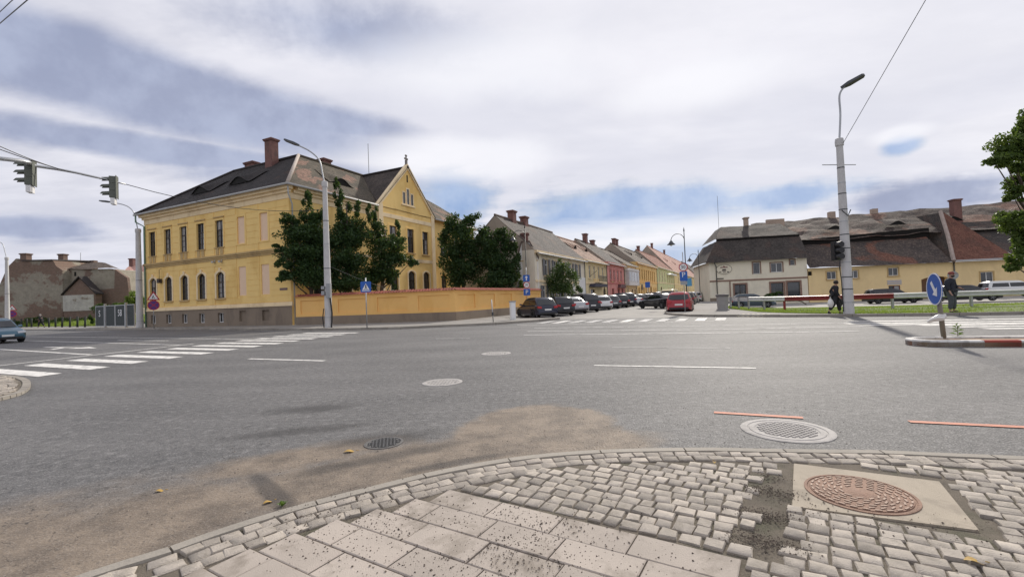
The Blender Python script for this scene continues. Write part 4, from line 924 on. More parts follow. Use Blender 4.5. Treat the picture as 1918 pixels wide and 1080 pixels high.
street_house('street_house', 'yellow grey house with small balcony and pink roof with eyebrow dormers', 62, 72.3, 6.6, 10.4, render_mat('yellow_grey_render', (226, 208, 158)), PINKT,
             rowwin(4, 4.0, .95, 1.8), doors=((.30, 2.2, 2.3, 0), (.85, 1.5, 2.2, .5)), dormers=2, extras=ex_balcony)
def ex_pink(r, P, L, bb):
    for k in (.28, .70): MB(bb @ P.M()).bx(L * k - .6, -.14, 3.6, L * k + .6, 0, 3.75).build('window_ledge', TRIMD, r)
    MB(bb @ P.M()).vprism([(L * .55, 2.7), (L * .95, 2.7), (L * .88, 3.3), (L * .62, 3.3)], -.5, .0).build('door_canopy', mat('canopy_brown', (.12, .05, .05), .7, .2, 4, 40, .1), r)
street_house('street_house', 'rose pink house with dark grey roof in the street row', 72.3, 83.4, 6.9, 10.9, render_mat('pink_render', (222, 140, 134)), GREYT,
             rowwin(4, 4.0, 1.0, 1.7), doors=((.3, 1.2, 2.4, 0), (.62, 1.3, 2.4, 0), (.85, 1.2, 2.4, 0)), trim=mat('pink_trim', srgb(200, 120, 115), .9, .08, 2, 40, .1), extras=ex_pink, chim=((.45, .5, 1.3), (.8, .5, .6)))
def ex_bay(r, P, L, bb):
    b = MB(bb @ P.M()); b.bx(L * .06, -.75, 3.2, L * .95, .0, 6.0); b.vprism([(L * .04, 6.0), (L * .97, 6.0), (L * .9, 6.35), (L * .1, 6.35)], -.85, 0); o = b.build('bay_window', mat('bay_white', (.62, .60, .60), .8, .08, 2, 40, .1), r)
    for k in range(4): MB(bb @ P.M()).bx(L * (.10 + .215 * k), -.77, 4.0, L * (.10 + .215 * k) + L * .15, -.752, 5.7).build('pane', GLASS, o)
    MB(bb @ P.M(-.02)).bx(-.018, -.70, 4.0, -.002 + L * .0, -.1, 5.6)
    b = MB(bb @ P.M()); b.lathe([(.05, -.06), (.62, -.06), (.62, .06), (.05, .06)], 20, (L * .97, -1.2, 2.9), 'y'); b.tube([(L * .97, -1.2, 3.5), (L * .97, 0, 3.6)], .03, 6); b.build('hanging_sign', mat('black_sign', (.02, .02, .02), .6, .1, 4, 40, 0), r)
street_house('street_house', 'peach house with a white first floor bay and round black hanging sign', 83.4, 93, 7.3, 10.6, render_mat('peach_render', (232, 196, 146)), BROWNT,
             [(.25, .9, 1.2, 1.6, .5)], doors=((.6, 1.2, 2.4, 0), (.85, 1.2, 2.4, 0)), extras=ex_bay)
street_house('street_house', 'ochre yellow long house with tall narrow windows in pairs', 93, 116.7, 8.2, 12.4, render_mat('ochre_yellow_render', (236, 194, 118)), BROWNT,
             rowwin(8, 4.6, 1.0, 2.3) + rowwin(5, 1.0, 1.0, 1.9, a=.05, b_=.55) + [(.80, 1.0, 1.0, 1.9, 0), (.9, 1.0, 1.0, 1.9, 0)], doors=((.64, 2.0, 2.6, .6),), trim=YELD, fm=DARKW, chim=((.2, .5, 1.1), (.12, .5, 1.1)), dormers=2)
def ex_green(r, P, L, bb): MB(bb @ P.M()).vprism([(L * .52, 6.9), (L * .98, 6.9), (L * .94, 7.25), (L * .56, 7.25)], -1.2, .0).build('white_canopy', WHITEW, r)
street_house('street_house', 'pale green house with a white canopy and red roof', 116.7, 147, 8.6, 13.2, render_mat('green_render', (202, 206, 142)), REDT,
             rowwin(3, 4.6, 1.3, 2.4, .5, .06, .48) + rowwin(4, 4.4, 1.1, 2.4, 0, .52, .98) + rowwin(3, 1.0, 1.2, 2.0, 0, .55, .98), doors=((.2, 2.5, 2.6, .6),), extras=ex_green, gm=GLASSD, chim=((.1, .5, 1.0),))
street_house('street_house', 'long yellow house with pink roof at the far end of the row', 147, 235, 8.6, 17.5, render_mat('far_yellow_render', (232, 205, 134)), tilemat('far_pink_tiles', (.42, .22, .17), (.52, .30, .24), tw=.4, th=.4),
             rowwin(14, 4.6, 1.6, 2.4) + rowwin(14, 1.0, 1.6, 2.2), deep=16, dormers=4, chim=((.1, .5, 1.5), (.4, .5, 1.5)))
street_house('street_house', 'faint pale blue house closing the far street view', 236, 290, 9.5, 18.0, render_mat('pale_blue_render', (196, 214, 214)), GREYT, rowwin(8, 4.8, 1.8, 2.6), deep=16)
# tall narrow white house end seen between the trees
A = Vector((.55, 47.6, 0)); nh = thing('narrow_white_house', 'tall narrow whitewashed house end with a chimney behind the garden trees', 'house', A); P = Plane(A, (1, -.1)); WWALL = render_mat('white_render', (232, 231, 228), .86)
b = MB(T(*(-A)) @ P.M()); b.vprism([(0, 0), (2.3, 0), (2.3, 5.6), (1.45, 7.3), (.65, 7.3), (0, 5.0)], 0, 6.0); b.build('wall', WWALL, nh)
b = MB(T(*(-A)) @ P.M()); b.vprism([(-.12, 4.9), (.65, 7.32), (1.45, 7.32), (2.35, 5.55), (2.4, 5.75), (1.5, 7.5), (.6, 7.5), (-.15, 5.1)], -.1, 6.1); b.build('roof', GREYT, nh)
shaft(nh, 'chimney', .95, 1.0, 6.9, 8.2, .7, .6, BRICK, T(*(-A)) @ P.M())
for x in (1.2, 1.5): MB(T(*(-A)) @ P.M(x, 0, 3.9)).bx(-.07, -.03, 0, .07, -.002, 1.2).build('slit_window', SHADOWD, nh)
MB(T(*(-A)) @ P.M()).bx(0, -.06, 5.35, 2.3, -.002, 5.45).build('string_course', TRIMD, nh)
# ------------------------------------------------------------------ cream corner house on the right
OLDT = tilemat('old_mixed_tiles', (.075, .062, .058), (.15, .115, .095), patch=(.30, .13, .085), patch_amt=.85, pscale=.16, plo=.53, phi=.60, light=(.33, .26, .21), light_amt=.75)
OLDG = tilemat('old_grey_tiles', (.07, .061, .056), (.115, .098, .086), patch=(.20, .12, .09), patch_amt=.3, pscale=.3, light=(.22, .19, .17), light_amt=.35)
REDB = tilemat('brick_red_tiles', (.20, .085, .06), (.27, .125, .085), patch=(.13, .07, .055), patch_amt=.5, pscale=.4)
gz = -.45
A = Vector((26.6, 61, 0)); Bq = Vector((38.2, 58.6, 0)); PC = Plane(A, Bq - A); LC = (Bq - A).length
ch = thing('cream_corner_house', 'cream two storey corner house with tall grey mansard roof and shop windows', 'house', A + Vector((0, 0, gz))); bb = T(*(-A)) @ T(0, 0, -gz)
CRW = render_mat('cream_render', (238, 230, 206), .9)
def pw_(P, x0, y0, x1, y1):
    a = P.loc(x0, y1); c = P.loc(x1, y0); return ((a[0] + c[0]) / 2, a[1], abs(c[0] - a[0]), abs(c[1] - a[1]))
w1 = pw_(PC, 1411, 491, 1423, 513); w2 = pw_(PC, 1444, 491.5, 1465, 510); w3 = pw_(PC, 1480, 486, 1488, 496.5); d1 = pw_(PC, 1377, 532, 1397, 561); s1 = pw_(PC, 1445, 529, 1467, 559); s2 = pw_(PC, 1476, 527, 1498, 559)
ez = 5.35
fixz = lambda o, z: (o[0], z, o[2], o[3] + (o[1] - z))
d1 = fixz(d1, -.3); s1 = fixz(s1, -.2); s2 = fixz(s2, -.2)
ops = [o + (0,) for o in (w1, w2, w3, d1, s1, s2)]
b = MB(bb @ PC.M()); wallmesh(b, LC, gz, ez, ops, .2)
Dp = 11.0; sdir = U
for q0, q1 in (((0, 0), (0, Dp)), ((LC, 0), (LC, Dp)), ((0, Dp), (LC, Dp))): b.add([(*q0, gz), (*q1, gz), (*q1, ez), (*q0, ez)], [(0, 1, 2, 3)])
b.build('wall', CRW, ch)
MB(bb @ PC.M()).bx(-.05, -.07, gz, LC * .155, .05, .55).build('plinth', PLINTH, ch)
BRT = mat('brown_trim', srgb(140, 112, 98), .9, .1, 2, 40, .1)
_, zc = PC.loc(1420, 523); MB(bb @ PC.M()).bx(0, -.06, zc - .10, LC, 0, zc + .10).build('string_course', BRT, ch)
for o, nm, c_ in ((w1, 'window', 1), (w2, 'window', 2), (w3, 'window', 1)): window(ch, PC, *o, 0, WHITEW if nm == 'window' and c_ != 3 else DARKW, GLASSD, c_, 0, .15, BRT, .13, None, 0, base=bb)
for o, nm in ((d1, 'shop_door'), (s1, 'shop_window'), (s2, 'shop_window')): window(ch, PC, *o, 0, DARKW, GLASSD, 2 if nm == 'shop_door' else 1, 0, .15, BRT, .2, None, 0, name=nm, base=bb)
xa = PC.loc(1341, 500)[0]; pipe(ch, 'downpipe', [(bb @ PC.M()) @ Vector(p) for p in ((xa - .3, -.4, ez), (xa, -.1, ez - .6), (xa, -.1, gz))], ZINCD, .06)
xa = PC.loc(1367, 530)[0]; MB(bb @ PC.M()).bx(xa - .06, -.08, gz, xa + .06, -.002, zc - .1).build('pilaster_strip', BRT, ch)
xo, zo = PC.loc(1356, 504)
b = MB(bb @ PC.M(xo, 0, zo)); n = 28; b.vprism([(1.02 * math.cos(6.2832 * k / n), .68 * math.sin(6.2832 * k / n)) for k in range(n)], -.06, -.001); os_ = b.build('oval_sign', CRW, ch)
b = MB(bb @ PC.M(xo, -.06, zo)); b.ring([(.99 * math.cos(6.2832 * k / n), .65 * math.sin(6.2832 * k / n)) for k in range(n)], [(.95 * math.cos(6.2832 * k / n), .61 * math.sin(6.2832 * k / n)) for k in range(n)], -.012, 0); b.build('sign_border', DARKW, os_)
SREDP = mat('sign_dark_red', (.16, .03, .03), .6, .1, 4, 40, 0)
b = MB(bb @ PC.M(xo, -.06, zo)); b.vprism([(-.5, .18), (.5, .18), (.42, .30), (.1, .30), (0, .52), (-.1, .30), (-.42, .30)], -.012, 0); b.build('sign_emblem', SREDP, os_)
for xx, zz_, ww, hh in ((0, -.04, .34, .09), (0, -.18, .40, .05), (-.48, -.36, .14, .07), (.0, -.38, .26, .06), (.48, -.36, .14, .07)): MB(bb @ PC.M(xo + xx, -.06, zo + zz_)).bx(-ww / 2 - .06, -.010, -hh, ww / 2 + .06, 0, hh * .6).build('sign_mark', DARKW, os_)
xo, zo = PC.loc(1349, 523.5); MB(bb @ PC.M(xo, 0, zo + .12)).bx(-.42, -.06, -.06, .42, -.002, .08).build('street_name_plate', DARKW, ch)
# mansard roof: steep skirt, step, upper hip
R = MB(bb @ PC.M()); zb = 8.35; ins = 1.9; zr = 10.9
R.roofgrid((-.5, -.55, ez - .05), (LC + .1, -.55, ez - .05), (LC + .1, ins, zb), (ins * .8, ins, zb), 16, 6, .10, 2.0); R.roofgrid((-.5, Dp + .5, ez - .05), (-.5, -.55, ez - .05), (ins * .8, ins, zb), (ins * .8, Dp, zb), 8, 6, .08, 3.0)
R.build('lower_roof', OLDG, ch)
MB(bb @ PC.M()).bx(ins * .8, ins + .02, zb - .5, LC + .05, ins + .14, zb + .34).build('roof_step', BLACKR, ch)
R = MB(bb @ PC.M()); R.roofgrid((ins * .7, ins - .12, zb + .24), (LC - .0, ins - .12, zb + .24), (LC - .6, Dp * .62, zr), (3.4, Dp * .62, zr), 14, 6, .10, 4.0); R.roofgrid((ins * .7, Dp, zb + .24), (ins * .7, ins - .12, zb + .24), (3.4, Dp * .62, zr), (3.4, Dp, zr), 6, 5, .06, 9.0); R.build('upper_roof', OLDG, ch)
# wing along the side street with its own gabled roof
Wd = 6.6; PW = Plane(A + U * 30 + Vector((-.1, 0, 0)), -U)
b = MB(bb); 
def q3(t, s_, z): return A + U * t - V * s_ + Vector((0, 0, z))
b.add([q3(.6, 0, gz), q3(30, 0, gz), q3(30, 0, 5.6), q3(.6, 0, 5.6)], [(0, 1, 2, 3)]); b.add([q3(10.5, Wd, gz), q3(30, Wd, gz), q3(30, Wd, 5.6), q3(10.5, Wd, 5.6)], [(0, 1, 2, 3)]); b.build('street_wing_wall', CRW, ch)
R = MB(bb); R.roofgrid(q3(2.5, -.5, 5.5), q3(30, -.5, 5.5), q3(30, Wd / 2, 10.9), q3(9.0, Wd / 2, 10.9), 16, 6, .1, 7.); R.roof([q3(2.5, Wd + .5, 5.5), q3(30, Wd + .5, 5.5), q3(30, Wd / 2, 10.9), q3(9.0, Wd / 2, 10.9)]); R.roof([q3(2.5, -.5, 5.5), q3(2.5, Wd + .5, 5.5), q3(9.0, Wd / 2, 10.9)]); R.build('street_wing_roof', OLDG, ch)
PALEC = render_mat('pale_chimney', (168, 146, 130)); shaft(ch, 'chimney', 6.9, 7.2, 10.0, 11.9, .55, .6, PALEC, bb @ PC.M()); shaft(ch, 'chimney', 11.2, 8.4, 10.0, 11.75, 2.4, .5, PALEC, bb @ PC.M(), cap=False)
MB(bb @ PC.M()).tube([(3.1, 7, 10.5), (3.1, 7, 15.6)], .025, 6).build('aerial', ZINCD, ch)
# ------------------------------------------------------------------ long yellow house on the right
A2 = Vector((38.3, 58.6, 0)); dY = Vector((1, -.155, 0)).normalized(); PY = Plane(A2, dY); LY = 52.0
yh = thing('long_yellow_house', 'long low yellow house with patched old tile roof and dark archway', 'house', A2 + Vector((0, 0, gz))); bb = T(*(-A2)) @ T(0, 0, -gz)
ey = 3.95
yw = [pw_(PY, 1549, 508, 1566, 523), pw_(PY, 1591, 506, 1607, 521), pw_(PY, 1664, 501, 1682, 516.5), pw_(PY, 1837, 508.5, 1860, 531)]
ar = fixz(pw_(PY, 1727, 516, 1783, 549), gz + .02); dr_ = fixz(pw_(PY, 1665, 534, 1686, 549), gz + .02); vn = pw_(PY, 1513, 508, 1521, 516)
b = MB(bb @ PY.M()); wallmesh(b, LY, gz, ey, [o + (0,) for o in yw + [dr_, vn]] + [(ar[0], ar[1], ar[2], ar[3] - .35, .35)], .25)
for q0, q1 in (((0, 0), (0, 12)), ((LY, 0), (LY, 12)), ((0, 12), (LY, 12))): b.add([(*q0, gz), (*q1, gz), (*q1, ey), (*q0, ey)], [(0, 1, 2, 3)])
b.build('wall', render_mat('long_yellow_render', (243, 212, 150), .92), yh)
MB(bb @ PY.M(ar[0], 1.2, gz)).bx(-ar[2] / 2, 0, 0, ar[2] / 2, .1, ar[3] + .2).build('gate_door', WOODB, yh)
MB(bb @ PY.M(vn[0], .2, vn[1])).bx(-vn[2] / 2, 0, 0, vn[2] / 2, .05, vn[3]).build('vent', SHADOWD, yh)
for o in yw: window(yh, PY, *o, 0, WHITEW, GLASSD, 2, 0, .16, TRIMD, .12, TRIMD, 0, base=bb)
window(yh, PY, *dr_, 0, SREDP, GLASS, 2, .6, .15, None, 0, None, 0, name='door', base=bb)
xs_, zs_ = PY.loc(1675, 529); 
for k in range(3): MB(bb @ PY.M(xs_, 0, zs_ - .22 + k * .2)).bx(-.8, -.06, 0, .8, -.002, .13).build('sign_board', mat('grey_sign', (.45, .45, .50), .6, .1, 4, 40, 0), yh)
xa = PY.loc(1786, 500)[0]; pipe(yh, 'downpipe', [(bb @ PY.M()) @ Vector(p) for p in ((xa, -.1, ey), (xa, -.1, gz))], ZINCD, .07)
pipe(yh, 'gutter', [(bb @ PY.M()) @ Vector(p) for p in ((xa - .2, -.62, ey + .1), (LY, -.62, ey + .1))], ZINC, .1)
R = MB(bb @ PY.M()); R.roofgrid((-.05, -.6, ey), (xa - .4, -.6, ey), (xa - .4, 3.6, 7.5), (.05, 3.6, 7.3), 26, 6, .12, 11.); R.build('lower_roof', OLDT, yh)
R = MB(bb @ PY.M()); R.roofgrid((-2.5, 3.35, 7.75), (LY, 3.35, 8.5), (LY, 12.0, 13.4), (-2.5, 12.0, 11.7), 60, 10, .28, 17.); R.build('upper_roof', tilemat('upper_old_tiles', (.075, .06, .053), (.15, .112, .092), patch=(.36, .20, .14), patch_amt=.85, pscale=.22, plo=.50, phi=.62, light=(.42, .33, .27), light_amt=.8), yh)
MB(bb @ PY.M()).vprism([(0, 6.8), (xa, 6.8), (xa, 8.75), (0, 7.98)], 3.62, 3.75).build('roof_step', BLACKR, yh)
# brick red hipped cross wing
xl, xr = PY.loc(1783, 484)[0], PY.loc(1893, 484)[0]; xm, zm = (xl + xr) / 2 - .3, 10.9
R = MB(bb @ PY.M()); R.roofgrid((xl - .3, -.65, ey), (xr + .3, -.65, ey), (xm + .15, 5.2, zm), (xm - .15, 5.2, zm), 12, 10, .06, 23.); R.build('hip_roof', REDB, yh)
R = MB(bb @ PY.M()); R.roofgrid((xl - .3, 12, ey + 1.5), (xl - .3, -.65, ey), (xm - .15, 5.2, zm), (xm - .15, 12, zm + .2), 6, 8, .06, 24.); R.roofgrid((xr + .3, -.65, ey), (xr + .3, 12, ey + 1.5), (xm + .15, 12, zm + .2), (xm + .15, 5.2, zm), 6, 8, .06, 25.)
R.roofgrid((xr + .4, -.6, ey), (LY, -.6, ey), (LY, 5.5, 9.4), (xr - 1.5, 5.5, 9.4), 8, 6, .1, 26.); R.build('wing_side_roof', OLDG, yh)
MB(bb @ PY.M()).tube([(xl - .25, -.6, ey + .1), (xl * .5 + xm * .5 - .1, 2.3, (ey + zm) / 2 + .08), (xm - .15, 5.2, zm + .1)], .22, 7).build('hip_ridge', mat('pale_ridge', (.36, .29, .25), .9, .3, 3, 20, .5), yh)
shaft(yh, 'chimney', PY.loc(1866, 400)[0], 6.0, 9.0, 12.4, .95, .8, BRICK, bb @ PY.M()); shaft(yh, 'chimney', PY.loc(1621, 410)[0] + 2.2, 12.2, 10.5, 12.9, .8, .8, PALEC, bb @ PY.M(), cap=False); shaft(yh, 'chimney', PY.loc(1722, 410)[0] + 2, 12.2, 10.5, 12.95, .7, .8, PALEC, bb @ PY.M(), cap=False)
Mx = bb @ PY.M()
for fx_ in (.12, .27, .40, .55): eyebrow(yh, Mx @ Vector((LY * fx_, 5.4, 9.25 + fx_ * 1.0)), 0, 0, 2.6, .55, dY, OLDG, Mx.to_3x3() @ Vector((0, 8.6, 4.6)).normalized())
# ------------------------------------------------------------------ the derelict yard on the left
def ruinmat(name, c1, c2, lo, hi, sc=.22, brick=True):
    M = bpy.data.materials.new(name); M.use_nodes = True; t = M.node_tree; g = NG(t); b = t.nodes['Principled BSDF']; co = g.n('ShaderNodeTexCoord').outputs['Object']
    br = g.n('ShaderNodeTexBrick'); t.links.new(g.mapping(co, (1, 1, 1), (rad(90), 0, 0)), br.inputs['Vector']); br.inputs['Scale'].default_value = 1; br.inputs['Brick Width'].default_value = .26; br.inputs['Row Height'].default_value = .085; br.inputs['Mortar Size'].default_value = .01
    br.inputs['Color1'].default_value = (*c2, 1); br.inputs['Color2'].default_value = (*[v * .62 for v in c2], 1); br.inputs['Mortar'].default_value = (.20, .17, .14, 1)
    n = g.noise(g.mapping(co, (.7, .7, 1.25)), sc, 6, .62, .2); n2 = g.noise(co, 1.3, 5, .7); n3 = g.noise(co, 14, 2, .6)
    pla = g.mix(g.ramp(n2, .3, .7), tuple(v * .72 for v in c1), c1)
    base = g.mix(g.ramp(g.m('ADD', n, g.m('MULTIPLY', g.m('SUBTRACT', n2, .5), .35)), lo, hi), pla, br.outputs[0])
    base = g.mix(g.ramp(n3, .35, .65, 0, .35), base, (.10, .085, .07))
    t.links.new(base, b.inputs['Base Color']); b.inputs['Roughness'].default_value = .95
    bn = g.n('ShaderNodeBump'); bn.inputs['Strength'].default_value = .5; bn.inputs['Distance'].default_value = .05; t.links.new(n2, bn.inputs['Height']); t.links.new(bn.outputs[0], b.inputs['Normal'])
    return M
RUIN1 = ruinmat('crumbling_plaster_brick', (.38, .345, .27), (.25, .15, .105), .46, .54); RUIN2 = ruinmat('grey_plaster_ruin', (.42, .38, .30), (.24, .145, .105), .56, .62); RUIN3 = ruinmat('bare_brick_ruin', (.28, .25, .2), (.23, .135, .10), .34, .42); LIME = ruinmat('old_limewash', (.60, .58, .52), (.30, .24, .18), .58, .68, .5)
ZR = 74.0
def wx(px, py, Z=ZR): p = at(px, py, Z); return p.x, p.z
def ruin(name, label, cat, outline_px, Z, th, m, parent=None, bottom=None):
    pts = [wx(x, y, Z) for x, y in outline_px]; 
    if parent is None: r = thing(name, label, cat, (pts[0][0], Z, 0)); ox = pts[0][0]
    b = MB(); b.vprism([(x - ox, z) for x, z in pts], 0, th); b.build('wall', m, r); return r, ox
lot = MB(); n = 14; vs = []
for i in range(n + 1):
    for j in range(7):
        f_ = i / n; a = Vector((-80, 72, .115)).lerp(Vector((-47, 53.5, .115)), f_); c_ = Vector((-92, 80, 1.35)).lerp(Vector((-50, 76, 1.2)), f_); p = a.lerp(c_, j / 6); vs.append((p.x, p.y, p.z + .01 + random.uniform(-.05, .05) * (j > 0)))
lot.add(vs, [(i * 7 + j, (i + 1) * 7 + j, (i + 1) * 7 + j + 1, i * 7 + j + 1) for i in range(n) for j in range(6)]); lo = lot.build('vacant_lot', GRASSG, None, True); lo['kind'] = 'structure'
gp = []
for _ in range(9000):
    f_ = random.random(); v = random.random() ** 1.5; p = Vector((-80, 72, .115)).lerp(Vector((-47, 53.5, .115)), f_).lerp(Vector((-92, 80, 1.35)).lerp(Vector((-50, 76, 1.2)), f_), v); gp.append((p.x, p.y, p.z))
grass('lot_grass', 'rough grass of the vacant lot on the far left', gp, .1, .3, .05)
r1, ox = ruin('derelict_wall_house', 'tall blank derelict house wall of bare brick and patchy plaster with chimney stub', 'building', [(-60, 625), (118, 622), (117, 506), (105, 498), (99, 487), (44, 488), (33, 489), (30, 484), (14, 500), (-4, 540), (-60, 545)], ZR, 7.0, RUIN1)
x, z = wx(39, 489); shaft(r1, 'chimney', x - ox, .8, z - 1.5, z + 1.1, 1.0, .9, RUIN3)
x0, z0 = wx(42, 489); x1, z1 = wx(100, 487); MB().add([(x0 - ox, -.2, z0), (x1 - ox, -.2, z0 - .1), (x1 - ox, 7, z0 + .3), (x0 - ox, 7, z0 + .3), (x0 - ox, -.2, z0 + .18), (x1 - ox, -.2, z0 + .1), (x1 - ox, 7, z0 + .5), (x0 - ox, 7, z0 + .5)], [(0, 1, 5, 4), (4, 5, 6, 7), (1, 2, 6, 5), (3, 0, 4, 7), (0, 3, 2, 1), (2, 3, 7, 6)]).build('parapet_cap', SHADOWD if False else DARKW, r1)
x0, z0 = wx(-60, 486); x1, z1 = wx(34, 484)
r2, ox = ruin('derelict_plaster_house', 'wide derelict house with stained grey plaster wall and brown tiled roof', 'building', [(116, 622), (228, 618), (225, 560), (215, 505), (205, 503), (160, 504), (118, 505)], ZR + 1.5, 6.0, RUIN2)
def rp(px, py, Z): p = at(px, py, Z); return (p.x - ox, p.y - (ZR + 1.5), p.z)
R = MB(); R.roofgrid(rp(112, 504, 75.2), rp(214, 502, 75.2), rp(197, 492, 81), rp(120, 487, 81), 14, 5, .15, 3.); R.roof([rp(214, 502, 75.2), rp(225, 504, 82), rp(197, 492, 81)]); R.build('roof', BROWNT, r2)
p0 = rp(118, 489, 78); shaft(r2, 'chimney', p0[0], p0[1], p0[2] - 2, p0[2] + 1.0, .9, .8, RUIN3)
for px in (155, 173): p0 = rp(px, 491, 81); shaft(r2, 'chimney', p0[0], p0[1], p0[2] - 1.5, p0[2] + .3, 1.2, .8, RUIN3, cap=False)
MB().tube([rp(151, 490, 80), rp(151, 473, 80)], .03, 5).build('aerial', ZINCD, r2)
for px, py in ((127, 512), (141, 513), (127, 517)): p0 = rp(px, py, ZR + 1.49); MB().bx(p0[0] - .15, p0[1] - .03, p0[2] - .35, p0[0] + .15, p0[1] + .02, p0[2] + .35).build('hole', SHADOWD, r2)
r3, ox = ruin('gabled_shed', 'small gabled brick shed with whitewashed lower wall in the yard', 'shed', [(119, 622), (179, 620), (179, 549), (150, 521), (119, 551)], ZR - 1.2, 1.15, RUIN3)
x0, z0 = wx(119, 583, ZR - 1.2); x1, z1 = wx(176, 551, ZR - 1.2); MB().bx(0.02, -.06, z0, x1 - ox, .0, z1).build('limewash_band', LIME, r3)
for a, c_ in (((117, 553), (150, 519)), ((150, 519), (182, 551))):
    (xa, za), (xb, zb_) = wx(*a, ZR - 1.2), wx(*c_, ZR - 1.2); MB().add([(xa - ox, -.3, za), (xb - ox, -.3, zb_), (xb - ox, 1.2, zb_), (xa - ox, 1.2, za), (xa - ox, -.3, za + .18), (xb - ox, -.3, zb_ + .18), (xb - ox, 1.2, zb_ + .18), (xa - ox, 1.2, za + .18)], [(0, 1, 5, 4), (4, 5, 6, 7), (1, 2, 6, 5), (3, 0, 4, 7), (0, 3, 2, 1), (2, 3, 7, 6)]).build('verge_tiles', DARKTILE, r3)
r4, ox = ruin('broken_brick_wall', 'broken brick wall with jagged end beside the yard gate', 'wall', [(180, 620), (243, 617), (241, 545), (238, 520), (226, 512), (215, 504), (214, 540), (180, 542)], ZR + .9, .5, RUIN3)
# orange roofed house behind
A3 = at(222, 560, 92); oh = thing('orange_roof_house', 'house with bright orange tiled roof behind the brick wall', 'house', (A3.x, A3.y, 0)); 
def rq(px, py, Z): p = at(px, py, Z); return (p.x - A3.x, p.y - A3.y, p.z)
ORT = tilemat('orange_tiles', (.46, .17, .09), (.58, .25, .15), tw=.3, th=.3)
R = MB(); R.roofgrid(rq(224, 519, 92), rq(258, 545, 86), rq(285, 520, 94), rq(236, 503, 97), 6, 5, .1, 1.); R.build('roof', ORT, oh)
R = MB(); R.roof([rq(236, 503, 97), rq(285, 520, 97), rq(285, 515, 100), rq(243, 497, 100)]); R.roof([rq(243, 497, 100), rq(285, 497, 100), rq(285, 530, 96), rq(246, 520, 95)]); R.build('upper_roof', tilemat('pinkish_tiles', (.50, .28, .24), (.58, .36, .31), tw=.3, th=.3), oh)
b = MB(); p = rq(224, 519, 93); q = rq(290, 545, 93); b.bx(p[0], .5, -.0, q[0], 8, p[2] - 3.0); b.build('wall', RUIN3, oh)
p0 = rq(248, 497, 100); shaft(oh, 'chimney', p0[0], p0[1], p0[2] - 2, p0[2] + 1.3, .9, .8, BRICK)
# ------------------------------------------------------------------ street furniture
CONC = mat('pole_concrete', (.56, .55, .54), .9, .12, 1.5, 40, .3, stain=(.40, .39, .38), stain_amt=.5, stain_scale=1.5)
GALV = mat('galvanised', (.42, .43, .44), .45, .08, 3, 40, .05, metal=.7); DGREY = mat('dark_grey_metal', (.07, .075, .08), .45, .1, 3, 40, .05, metal=.4)
BLK = mat('black_metal', (.018, .018, .02), .45, .1, 3, 40, .05); SBLUE = mat('sign_blue', (.015, .10, .42), .4, .05, 5, 50, 0); SWHITE = mat('sign_white', (.78, .78, .78), .4, .04, 5, 50, 0); SRED = mat('sign_red', (.42, .02, .03), .4, .05, 5, 50, 0)
SGREY = mat('sign_back', (.33, .34, .35), .5, .06, 5, 50, 0, metal=.4); SYEL = mat('sign_yellow', (.70, .50, .03), .4, .05, 5, 50, 0)
def disc(r, y0, y1, n=28): return MB().lathe([(r, y0), (r, y1)], n, axis='y')
def turned(parent, yaw): return Matrix.Rotation(yaw, 4, 'Z')
def face_cam(x, y): return math.atan2(-x, y) * 1.0            # yaw that turns local -y towards the camera
def lamp_post(label, base, top, lean, arm, head, rad0=.19, rad1=.11, group='street lamp posts', bands=8, extra=None):
    """concrete post with a bent steel arm; arm: points relative to the base, head: direction"""
    r = thing('lamp_post', label, 'lamp post', base, 0, group); n = 12; pts = [(lean[0] * k / n, lean[1] * k / n, top * k / n) for k in range(n + 1)]; rs = [rad0 + (rad1 - rad0) * k / n for k in range(n + 1)]
    MB().tube(pts, rs, 12).build('post', CONC, r, 40)
    for k in range(bands):
        f_ = .06 + .85 * k / bands + random.uniform(-.01, .01); z = top * f_; MB().lathe([(rad0 + (rad1 - rad0) * f_ + .008, -.022), (rad0 + (rad1 - rad0) * f_ + .008, .022)], 12, (lean[0] * f_, lean[1] * f_, z)).build('band', DGREY if k % 3 else GALV, r)
    MB().lathe([(rad1 + .04, -.3), (rad1 + .05, -.1), (rad1 + .03, .05), (.05, .1)], 12, (lean[0], lean[1], top)).build('collar', CONC, r, 40)
    MB().tube(crom([Vector(p) for p in arm], 6), .045, 8).build('arm', GALV, r, True)
    d = Vector(head).normalized(); c = Vector(arm[-1]) + d * .32; q = d.to_track_quat('X', 'Z').to_matrix().to_4x4()
    b = MB(T(*c) @ q @ Matrix.Scale(1.25, 4)); b.add([(-.38, -.07, -.03), (-.38, .07, -.03), (-.1, .16, -.05), (.36, .15, -.04), (.42, .06, -.02), (.42, -.06, -.02), (.36, -.15, -.04), (-.1, -.16, -.05), (-.38, -.06, .05), (-.38, .06, .05), (-.1, .13, .07), (.36, .12, .05), (.42, .05, .03), (.42, -.05, .03), (.36, -.12, .05), (-.1, -.13, .07)],
        [tuple(range(8))[::-1], tuple(range(8, 16))] + [(i, (i + 1) % 8, 8 + (i + 1) % 8, 8 + i) for i in range(8)]); b.build('lamp_head', DGREY, r)
    return r
pR = G(1590, 587, .115); tR = at(1571, 262, pR.y); hR = at(1574, 215, pR.y) ; h1 = at(1590, 162, pR.y)
f3 = lambda p, q: (p.x - q.x, p.y - q.y, p.z - q.z)
rp_ = lamp_post('tall banded concrete lamp post on the right pavement beside the walking person', pR, tR.z - .115, (0, 0), [(0, 0, tR.z - .2), f3(hR, pR), (.10, -.05, h1.z - pR.z - .45), (.30, -.15, h1.z - pR.z - .05)], (.25, -.25, .12), .235, .14, bands=11)
